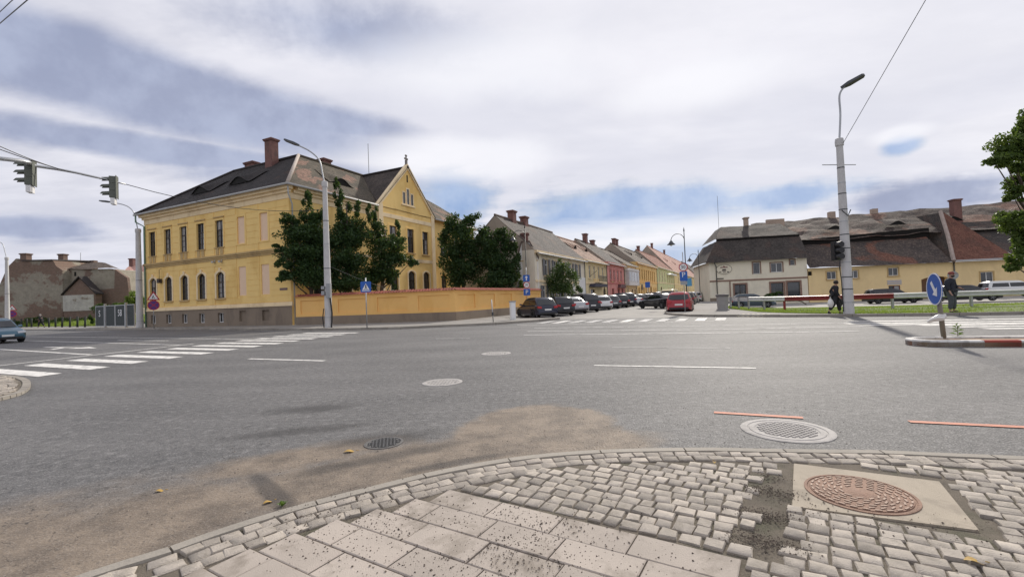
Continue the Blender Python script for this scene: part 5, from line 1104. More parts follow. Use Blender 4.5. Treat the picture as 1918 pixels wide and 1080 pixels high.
b = MB(); b.bx(-.62, -.12, 2.62, -.30, .14, 3.55); 
for k in range(3): b.lathe([(.14, -.30), (.14, 0)], 12, (-.46, -.1, 2.80 + k * .29), 'y')
b.build('signal_head', BLK, rp_)
b = MB()
for z in (2.75, 3.4): b.bx(-.32, -.03, z - .03, -.2, .03, z + .03)
b.build('signal_bracket', BLK, rp_)
pts = [(-.30 - .05 * k, -.02, 2.6 - .0 - k * .26) for k in range(2)] + [(-.27, 0, 1.6), (-.26, 0, .1)]
MB().tube(pts, .02, 6).build('cable', BLK, rp_)
b = MB(); b.tube([(-.22, -.20, 5.05), (0, -.30, 4.75), (.22, -.20, 5.05)], .025, 6); b.build('strap', BLK, rp_)
MB().tube([(-.9, 0, 7.35), (.9, .2, 7.35)], .02, 6).build('cross_wire', GALV, rp_)
pL = G(616, 613, .115); tL = at(605, 345, pL.y); a1 = at(598, 300, pL.y); a2 = at(580, 283, pL.y); hL = at(556, 271, pL.y)
rl_ = lamp_post('concrete lamp post in front of the dark trees and the ochre wall', pL, tL.z, (0, 0), [(0, 0, tL.z - .2), f3(at(604, 325, pL.y), pL), f3(a1, pL), f3(a2, pL), f3(hL, pL)], (-.6, -.05, .25), .235, .14, bands=5)
b = MB(); b.bx(.05, -.40, 1.85, .30, -.12, 2.75); b.bx(-.30, -.30, 2.05, -.10, -.1, 2.3); b.bx(-.30, -.30, 2.40, -.10, -.1, 2.6); b.build('cabinet', SGREY, rl_)
MB().tube([(.22, -.22, 1.9), (.30, -.2, .9), (.24, -.15, 0)], .05, 7).build('cable', BLK, rl_); MB().tube([(-.2, -.22, 1.2), (-.31, -.15, .6), (-.26, -.1, 0)], .03, 7).build('cable', BLK, rl_)
p3 = G(262, 613, .115); t3 = at(255, 432, p3.y)
lamp_post('lamp post with a moulded collar at the left end of the yellow building', p3, t3.z, (0, 0), [(0, 0, t3.z - .2), f3(at(252, 402, p3.y), p3), f3(at(244, 390, p3.y), p3), f3(at(230, 383, p3.y), p3), f3(at(204, 378, p3.y), p3)], (-1, -.1, .12), .30, .20, bands=2)
p4 = Vector((at(14, 600, 62).x, 62, .115)); t4 = at(11, 484, 62)
lamp_post('lamp post at the far left picture edge before the derelict yard', p4, t4.z, (0, 0), [(0, 0, t4.z - .2), f3(at(9, 470, 62), p4), f3(at(4, 456, 62), p4), f3(at(-10, 450, 62), p4)], (-1, -.1, .1), .28, .17, bands=2)
# signal mast reaching in from the left
mast = thing('signal_mast', 'horizontal signal mast arm with two traffic lights seen from behind at upper left', 'traffic light', (-21.2, 9.8, .1))
m0 = Vector((-21.2, 9.8, 0)); armp = [at(-140, 262, 12.3), at(0, 297, 15.6), at(57, 309, 16.8), at(140, 323, 17.8), at(235, 345, 19.3)]
ap = [p - m0 - Vector((0, 0, .1)) for p in armp]; ap = [Vector((0, 0, ap[0].z - .15))] + ap[1:]
MB().tube([(0, 0, 0), (0, 0, ap[0].z + .3)], [.16, .11], 12).build('post', GALV, mast, True)
MB().tube(crom(ap, 5), [.085 - .055 * k / 20 for k in range(21)], 10).build('arm', GALV, mast, True)
OLIVE = mat('signal_housing', (.11, .12, .10), .6, .1, 4, 40, .05)
for px, py, dp in ((57, 325, 16.8), (213, 351, 18.9)):
    p = at(px, py, dp) - m0 - Vector((0, 0, .1)); Mx = T(*p) @ Matrix.Rotation(rad(-62), 4, 'Z'); b = MB(Mx)
    for k in range(3):
        z = .30 - .30 * k; b.bx(-.15, -.12, z - .145, .15, .10, z + .145)
    b.bx(-.19, .10, -.47, .19, .115, .48); hd = b.build('signal_head', OLIVE, mast)
    for k in range(3):
        v = MB(Mx); z = .30 - .30 * k; n = 9; vs = []
        for q in range(n): a = math.pi * q / (n - 1); vs += [(.135 * math.cos(a), -.12, z + .135 * math.sin(a)), (.135 * math.cos(a), -.42 + .06 * math.sin(a), z + .135 * math.sin(a) - .03)]
        v.add(vs, [(2 * q, 2 * q + 1, 2 * q + 3, 2 * q + 2) for q in range(n - 1)]).build('visor', OLIVE, hd, True)
    MB(Mx).bx(-.17, -.08, -.72, .17, .06, -.47).build('counter_box', SWHITE, mast)
def wire(label, a, b_, sag=.3, r=.012, n=10):
    a = Vector(a); b_ = Vector(b_); pts = [a.lerp(b_, k / n) - Vector((0, 0, sag * 4 * (k / n) * (1 - k / n))) for k in range(n + 1)]
    o = MB().tube([p - a for p in pts], r, 5).build('overhead_wire', BLK, None, True); o.location = a; tag(o, label, 'wire', 'overhead wires'); return o
wire('overhead wire from the signal mast tip to the concrete lamp post', at(235, 345, 19.3), at(604, 392, pL.y), .5, .016)
wire('upper cable rising left above the signal mast arm', at(120, 319, 17.6), at(-60, 245, 14.5), .1, .016)
wire('second cable rising left above the signal mast arm', at(200, 337, 18.7), at(-60, 256, 14.5), .15, .016)
wire('wire sloping up from the right lamp post to the picture top', at(1577, 272, pR.y), at(1780, -80, 13.5), .0, .012)
wire('thin wire from the left lamp post down to the boundary wall', at(612, 496, pL.y), at(740, 545, 31.9), .1, .012)
wire('wire crossing the upper left corner nearest the signal mast', at(-40, 78, 14), at(75, -20, 9), 0, .012)
wire('upper of two wires crossing the top left corner', at(-40, 60, 14), at(45, -20, 9), 0, .010)
wire('wire running out to the right tree behind the roofs', at(1866, 403, 62), at(1960, 365, 58), .1, .03)
# --- signs
def sign_post(label, base, h, yaw=0.0, r_=.03, m=GALV, lean=(0, 0), cat='sign', group=None):
    r = thing('sign_post', label, cat, base, yaw, group); MB().tube([(0, 0, 0), (lean[0], lean[1], h)], r_, 8).build('post', m, r, True); return r
def plate(parent, w, h, z, m, name='sign_plate', y=-.04): 
    c = .04; o = MB().vprism([(-w / 2 + c, z - h / 2), (w / 2 - c, z - h / 2), (w / 2, z - h / 2 + c), (w / 2, z + h / 2 - c), (w / 2 - c, z + h / 2), (-w / 2 + c, z + h / 2), (-w / 2, z + h / 2 - c), (-w / 2, z - h / 2 + c)], y - .012, y).build(name, m, parent)
    return o
def letters(parent, txt, size, z, m, y=-.058, x=0.0): return obj('lettering', text_mesh(txt, size), m, parent, T(x, y, z) @ FACEUP)
def round_sign(parent, z, r, txt=None, y=-.04):
    o = obj('sign_disc', disc(r, y - .012, y).mesh('sign_disc'), SWHITE, parent, T(0, 0, z))
    n = 28; obj('sign_rim', MB().ring([(r * math.cos(6.2832 * k / n), r * math.sin(6.2832 * k / n)) for k in range(n)], [(r * .80 * math.cos(6.2832 * k / n), r * .80 * math.sin(6.2832 * k / n)) for k in range(n)], y - .018, y - .0125).mesh('sign_rim'), SRED, o)
    if txt: letters(o, txt, r * 1.05, 0, BLK, y - .018)
    return o
# crossing sign by the ochre wall
b0 = G(687.5, 614, .115); r = sign_post('blue pedestrian crossing sign on a thin post before the ochre wall', b0, 2.9, face_cam(b0.x, b0.y)); zt = at(686, 537, b0.y).z - .115
sg = plate(r, .58, .62, zt, SBLUE); MB().vprism([(-.20, -.17), (.20, -.17), (0, .20)], -.060, -.053).build('triangle', SWHITE, sg, matrix=T(0, 0, zt - .0))
b = MB(); b.vprism([(-.03, .07), (.03, .07), (.035, .12), (-.035, .12)], -.066, -.061); b.vprism([(-.035, -.03), (.04, -.03), (.03, .065), (-.03, .065)], -.066, -.061); b.vprism([(-.075, -.15), (-.045, -.15), (.012, -.03), (-.03, -.03)], -.066, -.061); b.vprism([(.055, -.15), (.085, -.15), (.035, -.03), (.0, -.03)], -.066, -.061)
b.build('walking_figure', BLK, sg, matrix=T(0, 0, zt)); MB().vprism([(-.22, -.24), (.22, -.24), (.22, -.205), (-.22, -.205)], -.060, -.053).build('stripe', SWHITE, sg, matrix=T(0, 0, zt))
# direction, 30 and parking signs left of the side street
b0 = Vector((1.35, 41.5, .115)); r = sign_post('post with blue arrow, 30 and parking signs left of the street mouth', b0, 4.2, face_cam(b0.x, b0.y)); z_ = lambda py: at(985, py, b0.y).z - .115
o = plate(r, .60, .60, z_(521), SBLUE); MB().vprism([(-.05, -.2), (.05, -.2), (.05, .06), (.15, .06), (0, .22), (-.15, .06), (-.05, .06)], -.060, -.053).build('arrow', SWHITE, o, matrix=T(0, 0, z_(521)))
round_sign(r, z_(533.5), .30, '30'); o = plate(r, .60, .60, z_(547), SBLUE); letters(o, 'P', .5, z_(547), SWHITE)
# 30 and parking signs by the red car
b0 = Vector((11.75, 31.0, .115)); r = sign_post('tall post with 30 limit and blue parking sign beside the red car', b0, 4.1, face_cam(b0.x, b0.y)); z_ = lambda py: at(1273, py, b0.y).z - .115
round_sign(r, z_(500.5), .29, '30'); o = plate(r, .50, .62, z_(517), SBLUE); letters(o, 'P', .48, z_(515), SWHITE, x=0); o = plate(r, .50, .14, z_(524.5), SBLUE, y=-.042); plate(r, .44, .24, z_(530), SGREY, 'small_plate')
b0 = Vector((14.2, 47.5, .115)); r = sign_post('small blue parking plate on a post farther up the street', b0, 2.6, face_cam(b0.x, b0.y)); z_ = 2.3; plate(r, .5, .6, z_, SBLUE)
b0 = Vector((21.8, 56, .115)); r = sign_post('blue street sign near the far bell lamps', b0, 3.1, face_cam(b0.x, b0.y)); plate(r, .75, 1.0, 2.6, mat('pale_blue_sign', (.10, .32, .52), .5, .05, 4, 40, 0))
# warning triangle over no stopping disc, twice
def warn(label, base, h, s_):
    r = sign_post(label, base, h, face_cam(base[0], base[1]), group='roadworks warnings over no stopping discs'); n = 3
    tri = lambda q: [(-q * .866, -q * .5), (q * .866, -q * .5), (0, q)]
    o = MB().vprism(tri(.52 * s_), -.055, -.04).build('warning_triangle', SRED, r, matrix=T(0, 0, h - .35 * s_)); MB().vprism(tri(.36 * s_), -.062, -.056).build('triangle_face', SWHITE, o)
    b = MB(); b.vprism([(-.10 * s_, -.12 * s_), (-.02 * s_, -.12 * s_), (.03 * s_, .10 * s_), (-.03 * s_, .14 * s_)], -.068, -.063); b.vprism([(.02 * s_, -.12 * s_), (.13 * s_, -.12 * s_), (.06 * s_, -.03 * s_)], -.068, -.063); b.build('symbol', BLK, o)
    d = obj('no_stopping_disc', disc(.42 * s_, -.055, -.04).mesh('disc'), mat('faded_purple_blue', (.10, .03, .20), .5, .08, 4, 40, 0), r, T(0, 0, h - 1.05 * s_)); nn = 28
    obj('disc_rim', MB().ring([(.42 * s_ * math.cos(6.2832 * k / nn), .42 * s_ * math.sin(6.2832 * k / nn)) for k in range(nn)], [(.35 * s_ * math.cos(6.2832 * k / nn), .35 * s_ * math.sin(6.2832 * k / nn)) for k in range(nn)], -.062, -.056).mesh('rim'), SRED, d)
    for sg_ in (-1, 1): MB().vprism([(sg_ * -.27 * s_ - .04, -.25 * s_), (sg_ * -.27 * s_ + .04, -.25 * s_), (sg_ * .27 * s_ + .04, .25 * s_), (sg_ * .27 * s_ - .04, .25 * s_)], -.062 - .001 * sg_, -.057 - .001 * sg_).build('cross_bar', SRED, d)
b0 = G(288.5, 615, .115); warn('warning triangle over a purple no stopping disc before the yellow front', b0, 3.05, 1.0)
b0 = G(23, 613, .115); warn('small warning triangle over a purple disc by the far left lamp post', (b0.x, b0.y, .115), 3.2, 1.15)
# island sign
b0 = G(1768, 633, .11); r = sign_post('round blue keep right arrow sign leaning on the median island post', b0, 1.42, 0.0, .05, mat('post_brown_grey', (.24, .215, .17), .8, .2, 4, 40, .3), lean=(-.10, 0))
zt = at(1760, 541, b0.y).z - .11; yw_ = Matrix.Translation((-.15, .0, zt)) @ Matrix.Rotation(rad(-112), 4, 'Z')
o = obj('sign_disc', disc(.39, -.012, 0).mesh('disc'), SBLUE, r, yw_); n = 28
obj('sign_rim', MB().ring([(.39 * math.cos(6.2832 * k / n), .39 * math.sin(6.2832 * k / n)) for k in range(n)], [(.365 * math.cos(6.2832 * k / n), .365 * math.sin(6.2832 * k / n)) for k in range(n)], -.018, -.0125).mesh('rim'), SWHITE, o)
ar_ = MB(); ar_.vprism([(-.045, .22), (.045, .22), (.045, -.05), (.15, -.05), (0, -.22), (-.15, -.05), (-.045, -.05)], -.020, -.013); ar_.build('arrow', SWHITE, o, matrix=Matrix.Rotation(rad(-38), 4, 'Y'))
b = MB(); 
pb = thing('plastic_bag', 'torn white plastic bag tied round the island sign post', 'bag', (b0.x - .09, b0.y - .05, .62))
import bmesh as _bm
bm = _bm.new(); _bm.ops.create_icosphere(bm, subdivisions=3, radius=.1)
for v in bm.verts:
    q = v.co.copy(); nn = mnoise.noise(q * 14) * .035; v.co = Vector((q.x * 1.3 - .02, q.y * .6, q.z * .75)) + q.normalized() * nn
    if q.x < -.02: v.co.x -= (abs(q.x) - .02) * 2.2; v.co.z -= (abs(q.x) - .02) * 1.2
me = bpy.data.meshes.new('bag'); bm.to_mesh(me); bm.free(); obj('bag', me, mat('white_plastic', (.70, .69, .66), .35, .08, 20, 60, .2), pb); MB().lathe([(.065, -.05), (.07, 0), (.065, .05)], 10).build('knot', MATS['white_plastic'], pb, True, T(.09, .05, .02))
def weedplant(label, loc, h, n):
    w_ = thing('weed', label, 'weed', loc); b = MB(); b.tube([(0, 0, 0), (.02, .01, h * .6), (.0, .0, h)], [.008, .006, .003], 5); b.build('stem', leafmat('weed_stem', (.14, .10, .05), (.16, .12, .06)), w_)
    b = MB()
    for k in range(n):
        z = h * (.2 + .8 * k / n); a = k * 2.4; L_ = .16 * (1 - .5 * k / n); x, y = math.cos(a), math.sin(a); b.add([(0, 0, z), (x * L_ * .5 - y * .03, y * L_ * .5 + x * .03, z + .05), (x * L_, y * L_, z + .03), (x * L_ * .5 + y * .03, y * L_ * .5 - x * .03, z + .04)], [(0, 1, 2, 3)])
    b.build('leaves', MATS['weed_leaf'], w_)
weedplant('thin weed growing on the median island beside the sign', tuple(G(1794, 633, .10)), .34, 13)
# round mirror-like sign seen from behind, by the archway
b0 = Vector((38.4, 39.5, -.3)); r = sign_post('grey round sign seen from behind by the dark archway', b0, 2.6, face_cam(b0.x, b0.y), .04); obj('sign_disc', disc(.36, -.02, 0).mesh('disc'), SGREY, r, T(0, -.03, 2.35)); 
# litter bin
b0 = G(1354, 581, .115); bn_ = thing('litter_bin', 'round grey concrete litter bin at the end of the guard rail', 'litter bin', b0)
MB().lathe([(.42, 0), (.42, .08), (.34, .10), (.38, .95), (.36, .98), (.30, .98), (.29, .80), (0, .8)], 20).build('body', mat('bin_concrete', (.30, .29, .28), .9, .15, 4, 60, .4), bn_, 35); MB().lathe([(.40, .96), (.43, .99), (.43, 1.10), (.38, 1.13), (.26, 1.13), (.25, 1.05)], 20).build('rim', mat('bin_rim', (.14, .13, .13), .8, .15, 4, 60, .2), bn_, 35)
# short post and white pillar on the corner pavement
b0 = G(924, 603, .115); r = sign_post('thin leaning steel post on the corner pavement', b0, 1.35, 0, .03, GALV, (-.06, 0), 'post'); MB().lathe([(.06, .3), (.06, .5)], 10, (-.02, 0, .1)).build('sleeve', DGREY, r)
b0 = G(961, 598.5, .115); r = thing('white_pillar', 'white boxy utility pillar in front of the ochre wall', 'pillar', b0, .3); MB().bx(-.17, -.12, 0, .17, .12, 1.15).build('body', WHITEW, r); MB().bx(-.20, -.15, 1.15, .20, .15, 1.22).build('cap', SGREY, r); MB().bx(-.13, -.135, .12, .13, -.121, 1.05).build('door', SWHITE, r)
# guard rail
RAILW = mat('rail_white', (.66, .66, .65), .5, .08, 2, 40, .05, stain=(.45, .43, .40), stain_amt=.4, stain_scale=2); RAILR = mat('rail_red', (.26, .035, .035), .5, .1, 2, 40, .05, stain=(.18, .05, .045), stain_amt=.5, stain_scale=2)
gr = thing('guard_rail', 'red and white painted steel guard rail bordering the grass verge', 'guard rail', (16.5, 29, .115))
GP = crom([Vector(p) for p in ((17.9, 39.5, 0), (17.0, 37, 0), (16.5, 34.0, 0), (16.35, 31, 0), (16.75, 28.4, 0), (18.2, 26.5, 0), (20.4, 25.0, 0), (24.5, 23.3, 0), (31, 20.8, 0), (40, 17.4, 0))], 8)
prof = [(0, .86), (-.05, .83), (-.05, .77), (-.01, .73), (-.01, .70), (-.05, .66), (-.05, .60), (0, .57)]
def railseg(pts, m):
    vs = []; 
    for i, p in enumerate(pts):
        t = (pts[min(i + 1, len(pts) - 1)] - pts[max(i - 1, 0)]).normalized(); nn = Vector((-t.y, t.x, 0))
        if nn.y > 0: nn = -nn
        for o_, z in prof: q = p - nn * o_ * 1.6; vs.append((q.x - 16.5, q.y - 29, z))
        for o_, z in prof[::-1]: q = p - nn * (o_ * 1.6 + .012); vs.append((q.x - 16.5, q.y - 29, z))
    k = 2 * len(prof); fs = [(i * k + j, i * k + (j + 1) % k, (i + 1) * k + (j + 1) % k, (i + 1) * k + j) for i in range(len(pts) - 1) for j in range(k)]
    MB().add(vs, fs + [tuple(range(k)), tuple(range((len(pts) - 1) * k, len(pts) * k))]).build('rail', m, gr, 40)
iR = 33; iW = 49
railseg(GP[8:17], RAILW); railseg(GP[16:25], RAILW); railseg(GP[24:iR + 1], RAILW); railseg(GP[iR:42], RAILR); railseg(GP[41:iW + 1], RAILR); railseg(GP[iW:58], RAILW); railseg(GP[57:66], RAILW); railseg(GP[65:], RAILW)
for i in (10, 15, 19, 23, 28, 33, 41, 49, 55, 61, 67): p = GP[i]; MB().bx(p.x - 16.5 - .05, p.y - 29 + .05, -.3, p.x - 16.5 + .05, p.y - 29 + .15, .84).build('post', RAILR if iR <= i < iW else GALV, gr)
# yard gate with painted letters, fence posts
g0 = G(180, 613, .115); g1 = G(253, 612.5, .115); PGt = Plane((g0.x, g0.y), (g1.x - g0.x, g1.y - g0.y)); LG = (Vector((g1.x - g0.x, g1.y - g0.y))).length
yg = thing('yard_gate', 'steel framed dark mesh gate with white painted marks beside the yellow building', 'gate', g0); gb = T(*(-Vector((g0.x, g0.y, 0)))); GM = mat('gate_mesh', (.05, .06, .06), .8, .3, 6, 60, .3)
for xa, xb in ((0, LG * .24), (LG * .28, LG * .52), (LG * .53, LG * .77), (LG * .82, LG)):
    MB(gb @ PGt.M(0, 0, 0)).ring([(xa, .1), (xb, .1), (xb, 2.3), (xa, 2.3)], [(xa + .08, .18), (xb - .08, .18), (xb - .08, 2.22), (xa + .08, 2.22)], -.04, .04).build('leaf_frame', GALV, yg); MB(gb @ PGt.M()).bx(xa + .08, -.01, .18, xb - .08, .01, 2.22).build('mesh_panel', GM, yg)
for x in (LG * .26, LG * .795): MB(gb @ PGt.M()).bx(x - .09, -.09, 0, x + .09, .09, 2.5).build('gate_post', GALV, yg)
for x, t in ((LG * .11, 'S'), (LG * .645, '58')): obj('lettering', text_mesh(t, .95), SWHITE, yg, gb @ PGt.M(x, -.03, 1.45) @ FACEUP)
FP = mat('fence_post_dark', (.03, .035, .03), .8, .2, 4, 40, .2)
for k, px in enumerate((28, 40, 50, 59, 92, 104, 116, 131, 145, 159)):
    p = G(px, 612.5, .115); o = MB().tube([(0, 0, 0), (random.uniform(-.08, .08), 0, 1.25)], .10, 7).build('fence_post', FP, None, True); o.location = p; tag(o, 'dark stubby fence post of the vacant lot, %s from the left' % ('first second third fourth fifth sixth seventh eighth ninth tenth'.split()[k]), 'fence post', 'fence posts of the vacant lot')
# bell lamps of the side street
def bell_lamp(label, base, h, sgn):
    r = thing('bell_lamp', label, 'street lamp', base, face_cam(base[0], base[1]), 'bell street lamps')
    MB().tube([(0, 0, 0), (0, 0, 1.1), (0, 0, 1.15), (0, 0, h + .55)], [.11, .09, .06, .04], 10).build('post', BLK, r, True)
    MB().lathe([(.07, 0), (.05, .15), (.015, .35), (0, .4)], 8, (0, 0, h + .5)).build('spike', BLK, r, True)
    R_ = .62; pts = [(sgn * (R_ - R_ * math.cos(a)), 0, h - .4 + R_ * 1.1 * math.sin(a)) for a in [math.pi * k / 12 for k in range(12)]]
    MB().tube(pts, .03, 7).build('crook', BLK, r, True); x = pts[-1][0]; z = pts[-1][2]
    MB().lathe([(.03, 0), (.06, -.12), (.16, -.22), (.22, -.34), (.40, -.50), (.39, -.52), (.15, -.50), (0, -.50)], 16, (x, 0, z)).build('bell_shade', DGREY, r, True); MB().lathe([(.12, -.5), (.13, -.56), (.08, -.63), (0, -.65)], 12, (x, 0, z)).build('glass', SWHITE, r, True)
bz = lambda px, py, Z: at(px, py, Z)
for lab, px, Z, topy, sg in (('black bell lamp with shepherd crook above the red car', 1287, 44, 442, -1), ('second black bell lamp farther up the street', 1312, 66, 478, -1), ('black bell lamp left of the street mouth near the arrow sign', 988, 45, 436, -1)):
    p = at(px, 560, Z); bell_lamp(lab, (p.x, Z, .115), at(px, topy, Z).z - .115, sg)
# ------------------------------------------------------------------ cars
TYRE = mat('tyre', (.018, .018, .018), .85, .15, 8, 60, .2); RIM = mat('rim', (.42, .43, .44), .35, .08, 8, 60, 0, metal=.8); CGLASS = glassmat('car_glass', (.012, .014, .016), .03); HEADL = mat('headlight', (.62, .64, .66), .1, .04, 8, 60, 0); TAILL = mat('taillight', (.38, .012, .015), .15, .05, 8, 60, 0); TRIM = mat('car_trim', (.02, .02, .021), .6, .1, 8, 60, .1); PLATE = mat('number_plate', (.75, .75, .73), .4, .03, 8, 60, 0)
def paint(n, c, metal=.25): return mat('car_paint_' + n, c, .28, .03, 2, 60, 0, metal=metal, coat=.5)
CARS = {}
KIND = dict(hatch=(4.2, 1.78, 1.48, .93, .90, .98, 1.0, .30, -1.50, -1.92), sedan=(4.6, 1.80, 1.44, .93, .90, 1.02, 1.0, .25, -1.05, -1.72), estate=(4.6, 1.80, 1.49, .95, .92, 1.0, 1.05, .35, -1.85, -2.14), suv=(4.5, 1.86, 1.68, 1.06, 1.04, 1.10, 1.05, .40, -1.75, -2.10), van=(4.6, 1.86, 1.86, 1.08, 1.05, 1.10, 1.35, .70, -2.05, -2.22))
def car_meshes(kind):
    if kind in CARS: return CARS[kind]
    L, Wc, H, belt, hood, tail, xw, xr0, xr1, xb = KIND[kind]; d = {}; xf, xrr = L / 2 - .82, -L / 2 + .80
    def top(x):
        pts = [(-L / 2, .62), (-L / 2 + .05, tail - .14), (-L / 2 + .16, tail), (xb, tail + .01), (0, belt), (xw, belt - .02), (xw + .15, hood), (L / 2 - .45, hood - .10), (L / 2 - .14, hood - .22), (L / 2 - .03, .58), (L / 2, .50)]
        return float(np.interp(x, [p[0] for p in pts], [p[1] for p in pts]))
    def hwid(x): u = abs(x) / (L / 2); return Wc / 2 * (1 - .03 * u ** 2 - .13 * max(0, u - .78) ** 1.6 / .22 ** 1.6)
    xs = np.unique(np.concatenate([np.linspace(-L / 2, L / 2, 46), np.linspace(xf - .40, xf + .40, 14), np.linspace(xrr - .40, xrr + .40, 14)]))
    b = MB(); vs = []; m = 8
    for x in xs:
        zb = .20 + .10 * max(0, abs(x) / (L / 2) - .8) / .2; a = 0
        for xc in (xf, xrr):
            if abs(x - xc) < .375: a = max(a, .32 + math.sqrt(.375 ** 2 - (x - xc) ** 2))
        zo = max(zb, a); zt = top(x); w = hwid(x); mid = max(zo + .03, .55 * zt + .12); mid = min(mid, zt - .06); zo = min(zo, mid - .01)
        half = [(0, zb), (w * .80, zb), (w * .80, zo), (w * .975, zo), (w, mid), (w * .975, max(zt - .10, mid + .01)), (w * .86, zt - .005), (0, zt + .02)]
        vs += [(x, y, z) for y, z in half] + [(x, -y, z) for y, z in half[::-1][1:-1]]
    k = 14; fs = [(i * k + j, i * k + (j + 1) % k, (i + 1) * k + (j + 1) % k, (i + 1) * k + j) for i in range(len(xs) - 1) for j in range(k)] + [tuple(range(k)), tuple(range((len(xs) - 1) * k, len(xs) * k))]
    b.add(vs, fs); d['body'] = b.mesh('body', 32)
    # cabin: three rounded levels
    z0, z1, z2 = belt - .03, H - .13, H; lv = []
    for z, xa, xc, yy in ((z0, xb, xw, .885), (z1, xr1 - .12, xr0 + .14, .745), (z2, xr1 + .12, xr0 - .16, .60)):
        y = Wc / 2 * yy; n = 7; ring = [(xa + (xc - xa) * q / (n - 1), y) for q in range(n)] + [(xc + .06 * (1 if z < z2 else .4), y * .55), (xc + .08 * (1 if z < z2 else .4), 0), (xc + .06 * (1 if z < z2 else .4), -y * .55)] + [(xc + (xa - xc) * q / (n - 1), -y) for q in range(n)] + [(xa - .05, -y * .5), (xa - .07, 0), (xa - .05, y * .5)]
        lv.append([(px_, py_, z + (.025 * math.sin(math.pi * min(max((px_ - xa) / (xc - xa), 0), 1)) if z == z2 else 0)) for px_, py_ in ring])
    n = len(lv[0]); b = MB(); b.add([p for r_ in lv for p in r_], [(i * n + j, i * n + (j + 1) % n, (i + 1) * n + (j + 1) % n, (i + 1) * n + j) for i in range(2) for j in range(n)]); 
    c_ = [(sum(p[0] for p in lv[2]) / n, 0, H + .03)]; b.add(lv[2] + c_, [(j, (j + 1) % n, n) for j in range(n)]); d['cabin'] = b.mesh('cabin', 50)
    y0, y1 = Wc / 2 * .885, Wc / 2 * .745
    def side(xa0, xc0, xa1, xc1, s_, fa=.10, fb=.90):
        def pt(x0, x1, f_): return Vector((x0 + (x1 - x0) * f_, s_ * (y0 + (y1 - y0) * f_ + .008), z0 + (z1 - z0) * f_))
        q = [pt(xa0, xa1, fa), pt(xc0, xc1, fa), pt(xc0, xc1, fb), pt(xa0, xa1, fb)]; off = Vector((0, s_ * -.012, 0)); return MB().add([tuple(v) for v in q] + [tuple(v + off) for v in q], [(0, 1, 2, 3), (7, 6, 5, 4), (0, 4, 5, 1), (1, 5, 6, 2), (2, 6, 7, 3), (3, 7, 4, 0)]).mesh('side_window')
    xm = (xw + xb) / 2 - .05; xA, xC = xw - .10, xb + .22; xA1, xC1 = xr0 + .02, xr1 + .10
    for s_ in (1, -1): d['fw', s_] = side(xm + .04, xA, xm + .04, xA1, s_); d['rw', s_] = side(xC, xm - .05, xC1, xm - .05, s_)
    def face(xa, xc, sg):
        q = [(xa, -y0 * .92, z0), (xa, y0 * .92, z0), (xc, y1 * .90, z1), (xc, -y1 * .90, z1)]; P4 = [Vector(p) for p in q]; f_ = [P4[0].lerp(P4[3], .10), P4[1].lerp(P4[2], .10), P4[1].lerp(P4[2], .92), P4[0].lerp(P4[3], .92)]
        n_ = 6; vs = []
        for v_ in (0, .5, 1):
            for u_ in range(n_ + 1): a = f_[0].lerp(f_[1], u_ / n_); c2 = f_[3].lerp(f_[2], u_ / n_); p = a.lerp(c2, v_); bul = .085 * (1 - (2 * u_ / n_ - 1) ** 2) ** .7 + .022; vs.append((p.x + sg * bul, p.y, p.z + .006))
        vs2 = [(x - sg * .02, y, z) for x, y, z in vs]; N_ = len(vs); fs = [(v_ * (n_ + 1) + u_, v_ * (n_ + 1) + u_ + 1, (v_ + 1) * (n_ + 1) + u_ + 1, (v_ + 1) * (n_ + 1) + u_) for v_ in range(2) for u_ in range(n_)]
        return MB().add(vs, fs).mesh('glass', True)
    d['ws'] = face(xw, xr0 + .14, 1); d['rg'] = face(xb, xr1 - .12, -1)
    d['tyre'] = MB().lathe([(.20, -.10), (.30, -.10), (.32, -.06), (.32, .06), (.30, .10), (.20, .10)], 22, axis='y').mesh('tyre', 40)
    b = MB(); b.lathe([(.205, -.085), (.205, .085)], 20, axis='y')
    for q in range(5): a = 6.283 * q / 5; b.rbx((.11 * math.cos(a), 0, .11 * math.sin(a)), (.19, .20, .05), 0, -a)
    d['rim'] = b.mesh('rim')
    def lamp(x, y, z, sx, sy, sz, sg): return MB().add([(x - sg * sx, y - sy, z - sz), (x, y - sy * .8, z - sz * .8), (x, y + sy * .8, z - sz * .6), (x - sg * sx * 1.8, y + sy, z - sz * .4), (x - sg * sx, y - sy, z + sz * .6), (x - sg * .03, y - sy * .8, z + sz * .7), (x - sg * .03, y + sy * .8, z + sz), (x - sg * sx * 1.8, y + sy, z + sz)], [(0, 1, 5, 4), (1, 2, 6, 5), (2, 3, 7, 6), (4, 5, 6, 7), (0, 3, 2, 1), (0, 4, 7, 3)]).mesh('lamp')
    wl = hwid(L / 2 - .12)
    d['hl', 1] = lamp(L / 2 - .035, wl - .20, hood - .27, .15, .20, .08, 1); d['hl', -1] = MB().add([(v.co.x, -v.co.y, v.co.z) for v in d['hl', 1].vertices], [tuple(p.vertices) for p in d['hl', 1].polygons]).mesh('lamp')
    d['tl', 1] = lamp(-L / 2 - .012, wl - .17, tail - .20, .14, .17, .10, -1); d['tl', -1] = MB().add([(v.co.x, -v.co.y, v.co.z) for v in d['tl', 1].vertices], [tuple(p.vertices) for p in d['tl', 1].polygons]).mesh('lamp')
    d['fp'] = MB().bx(L / 2 - .01, -.26, .40, L / 2 + .012, .26, .51).mesh('plate'); d['rp'] = MB().bx(-L / 2 - .02, -.26, .56, -L / 2 + .01, .26, .67).mesh('plate')
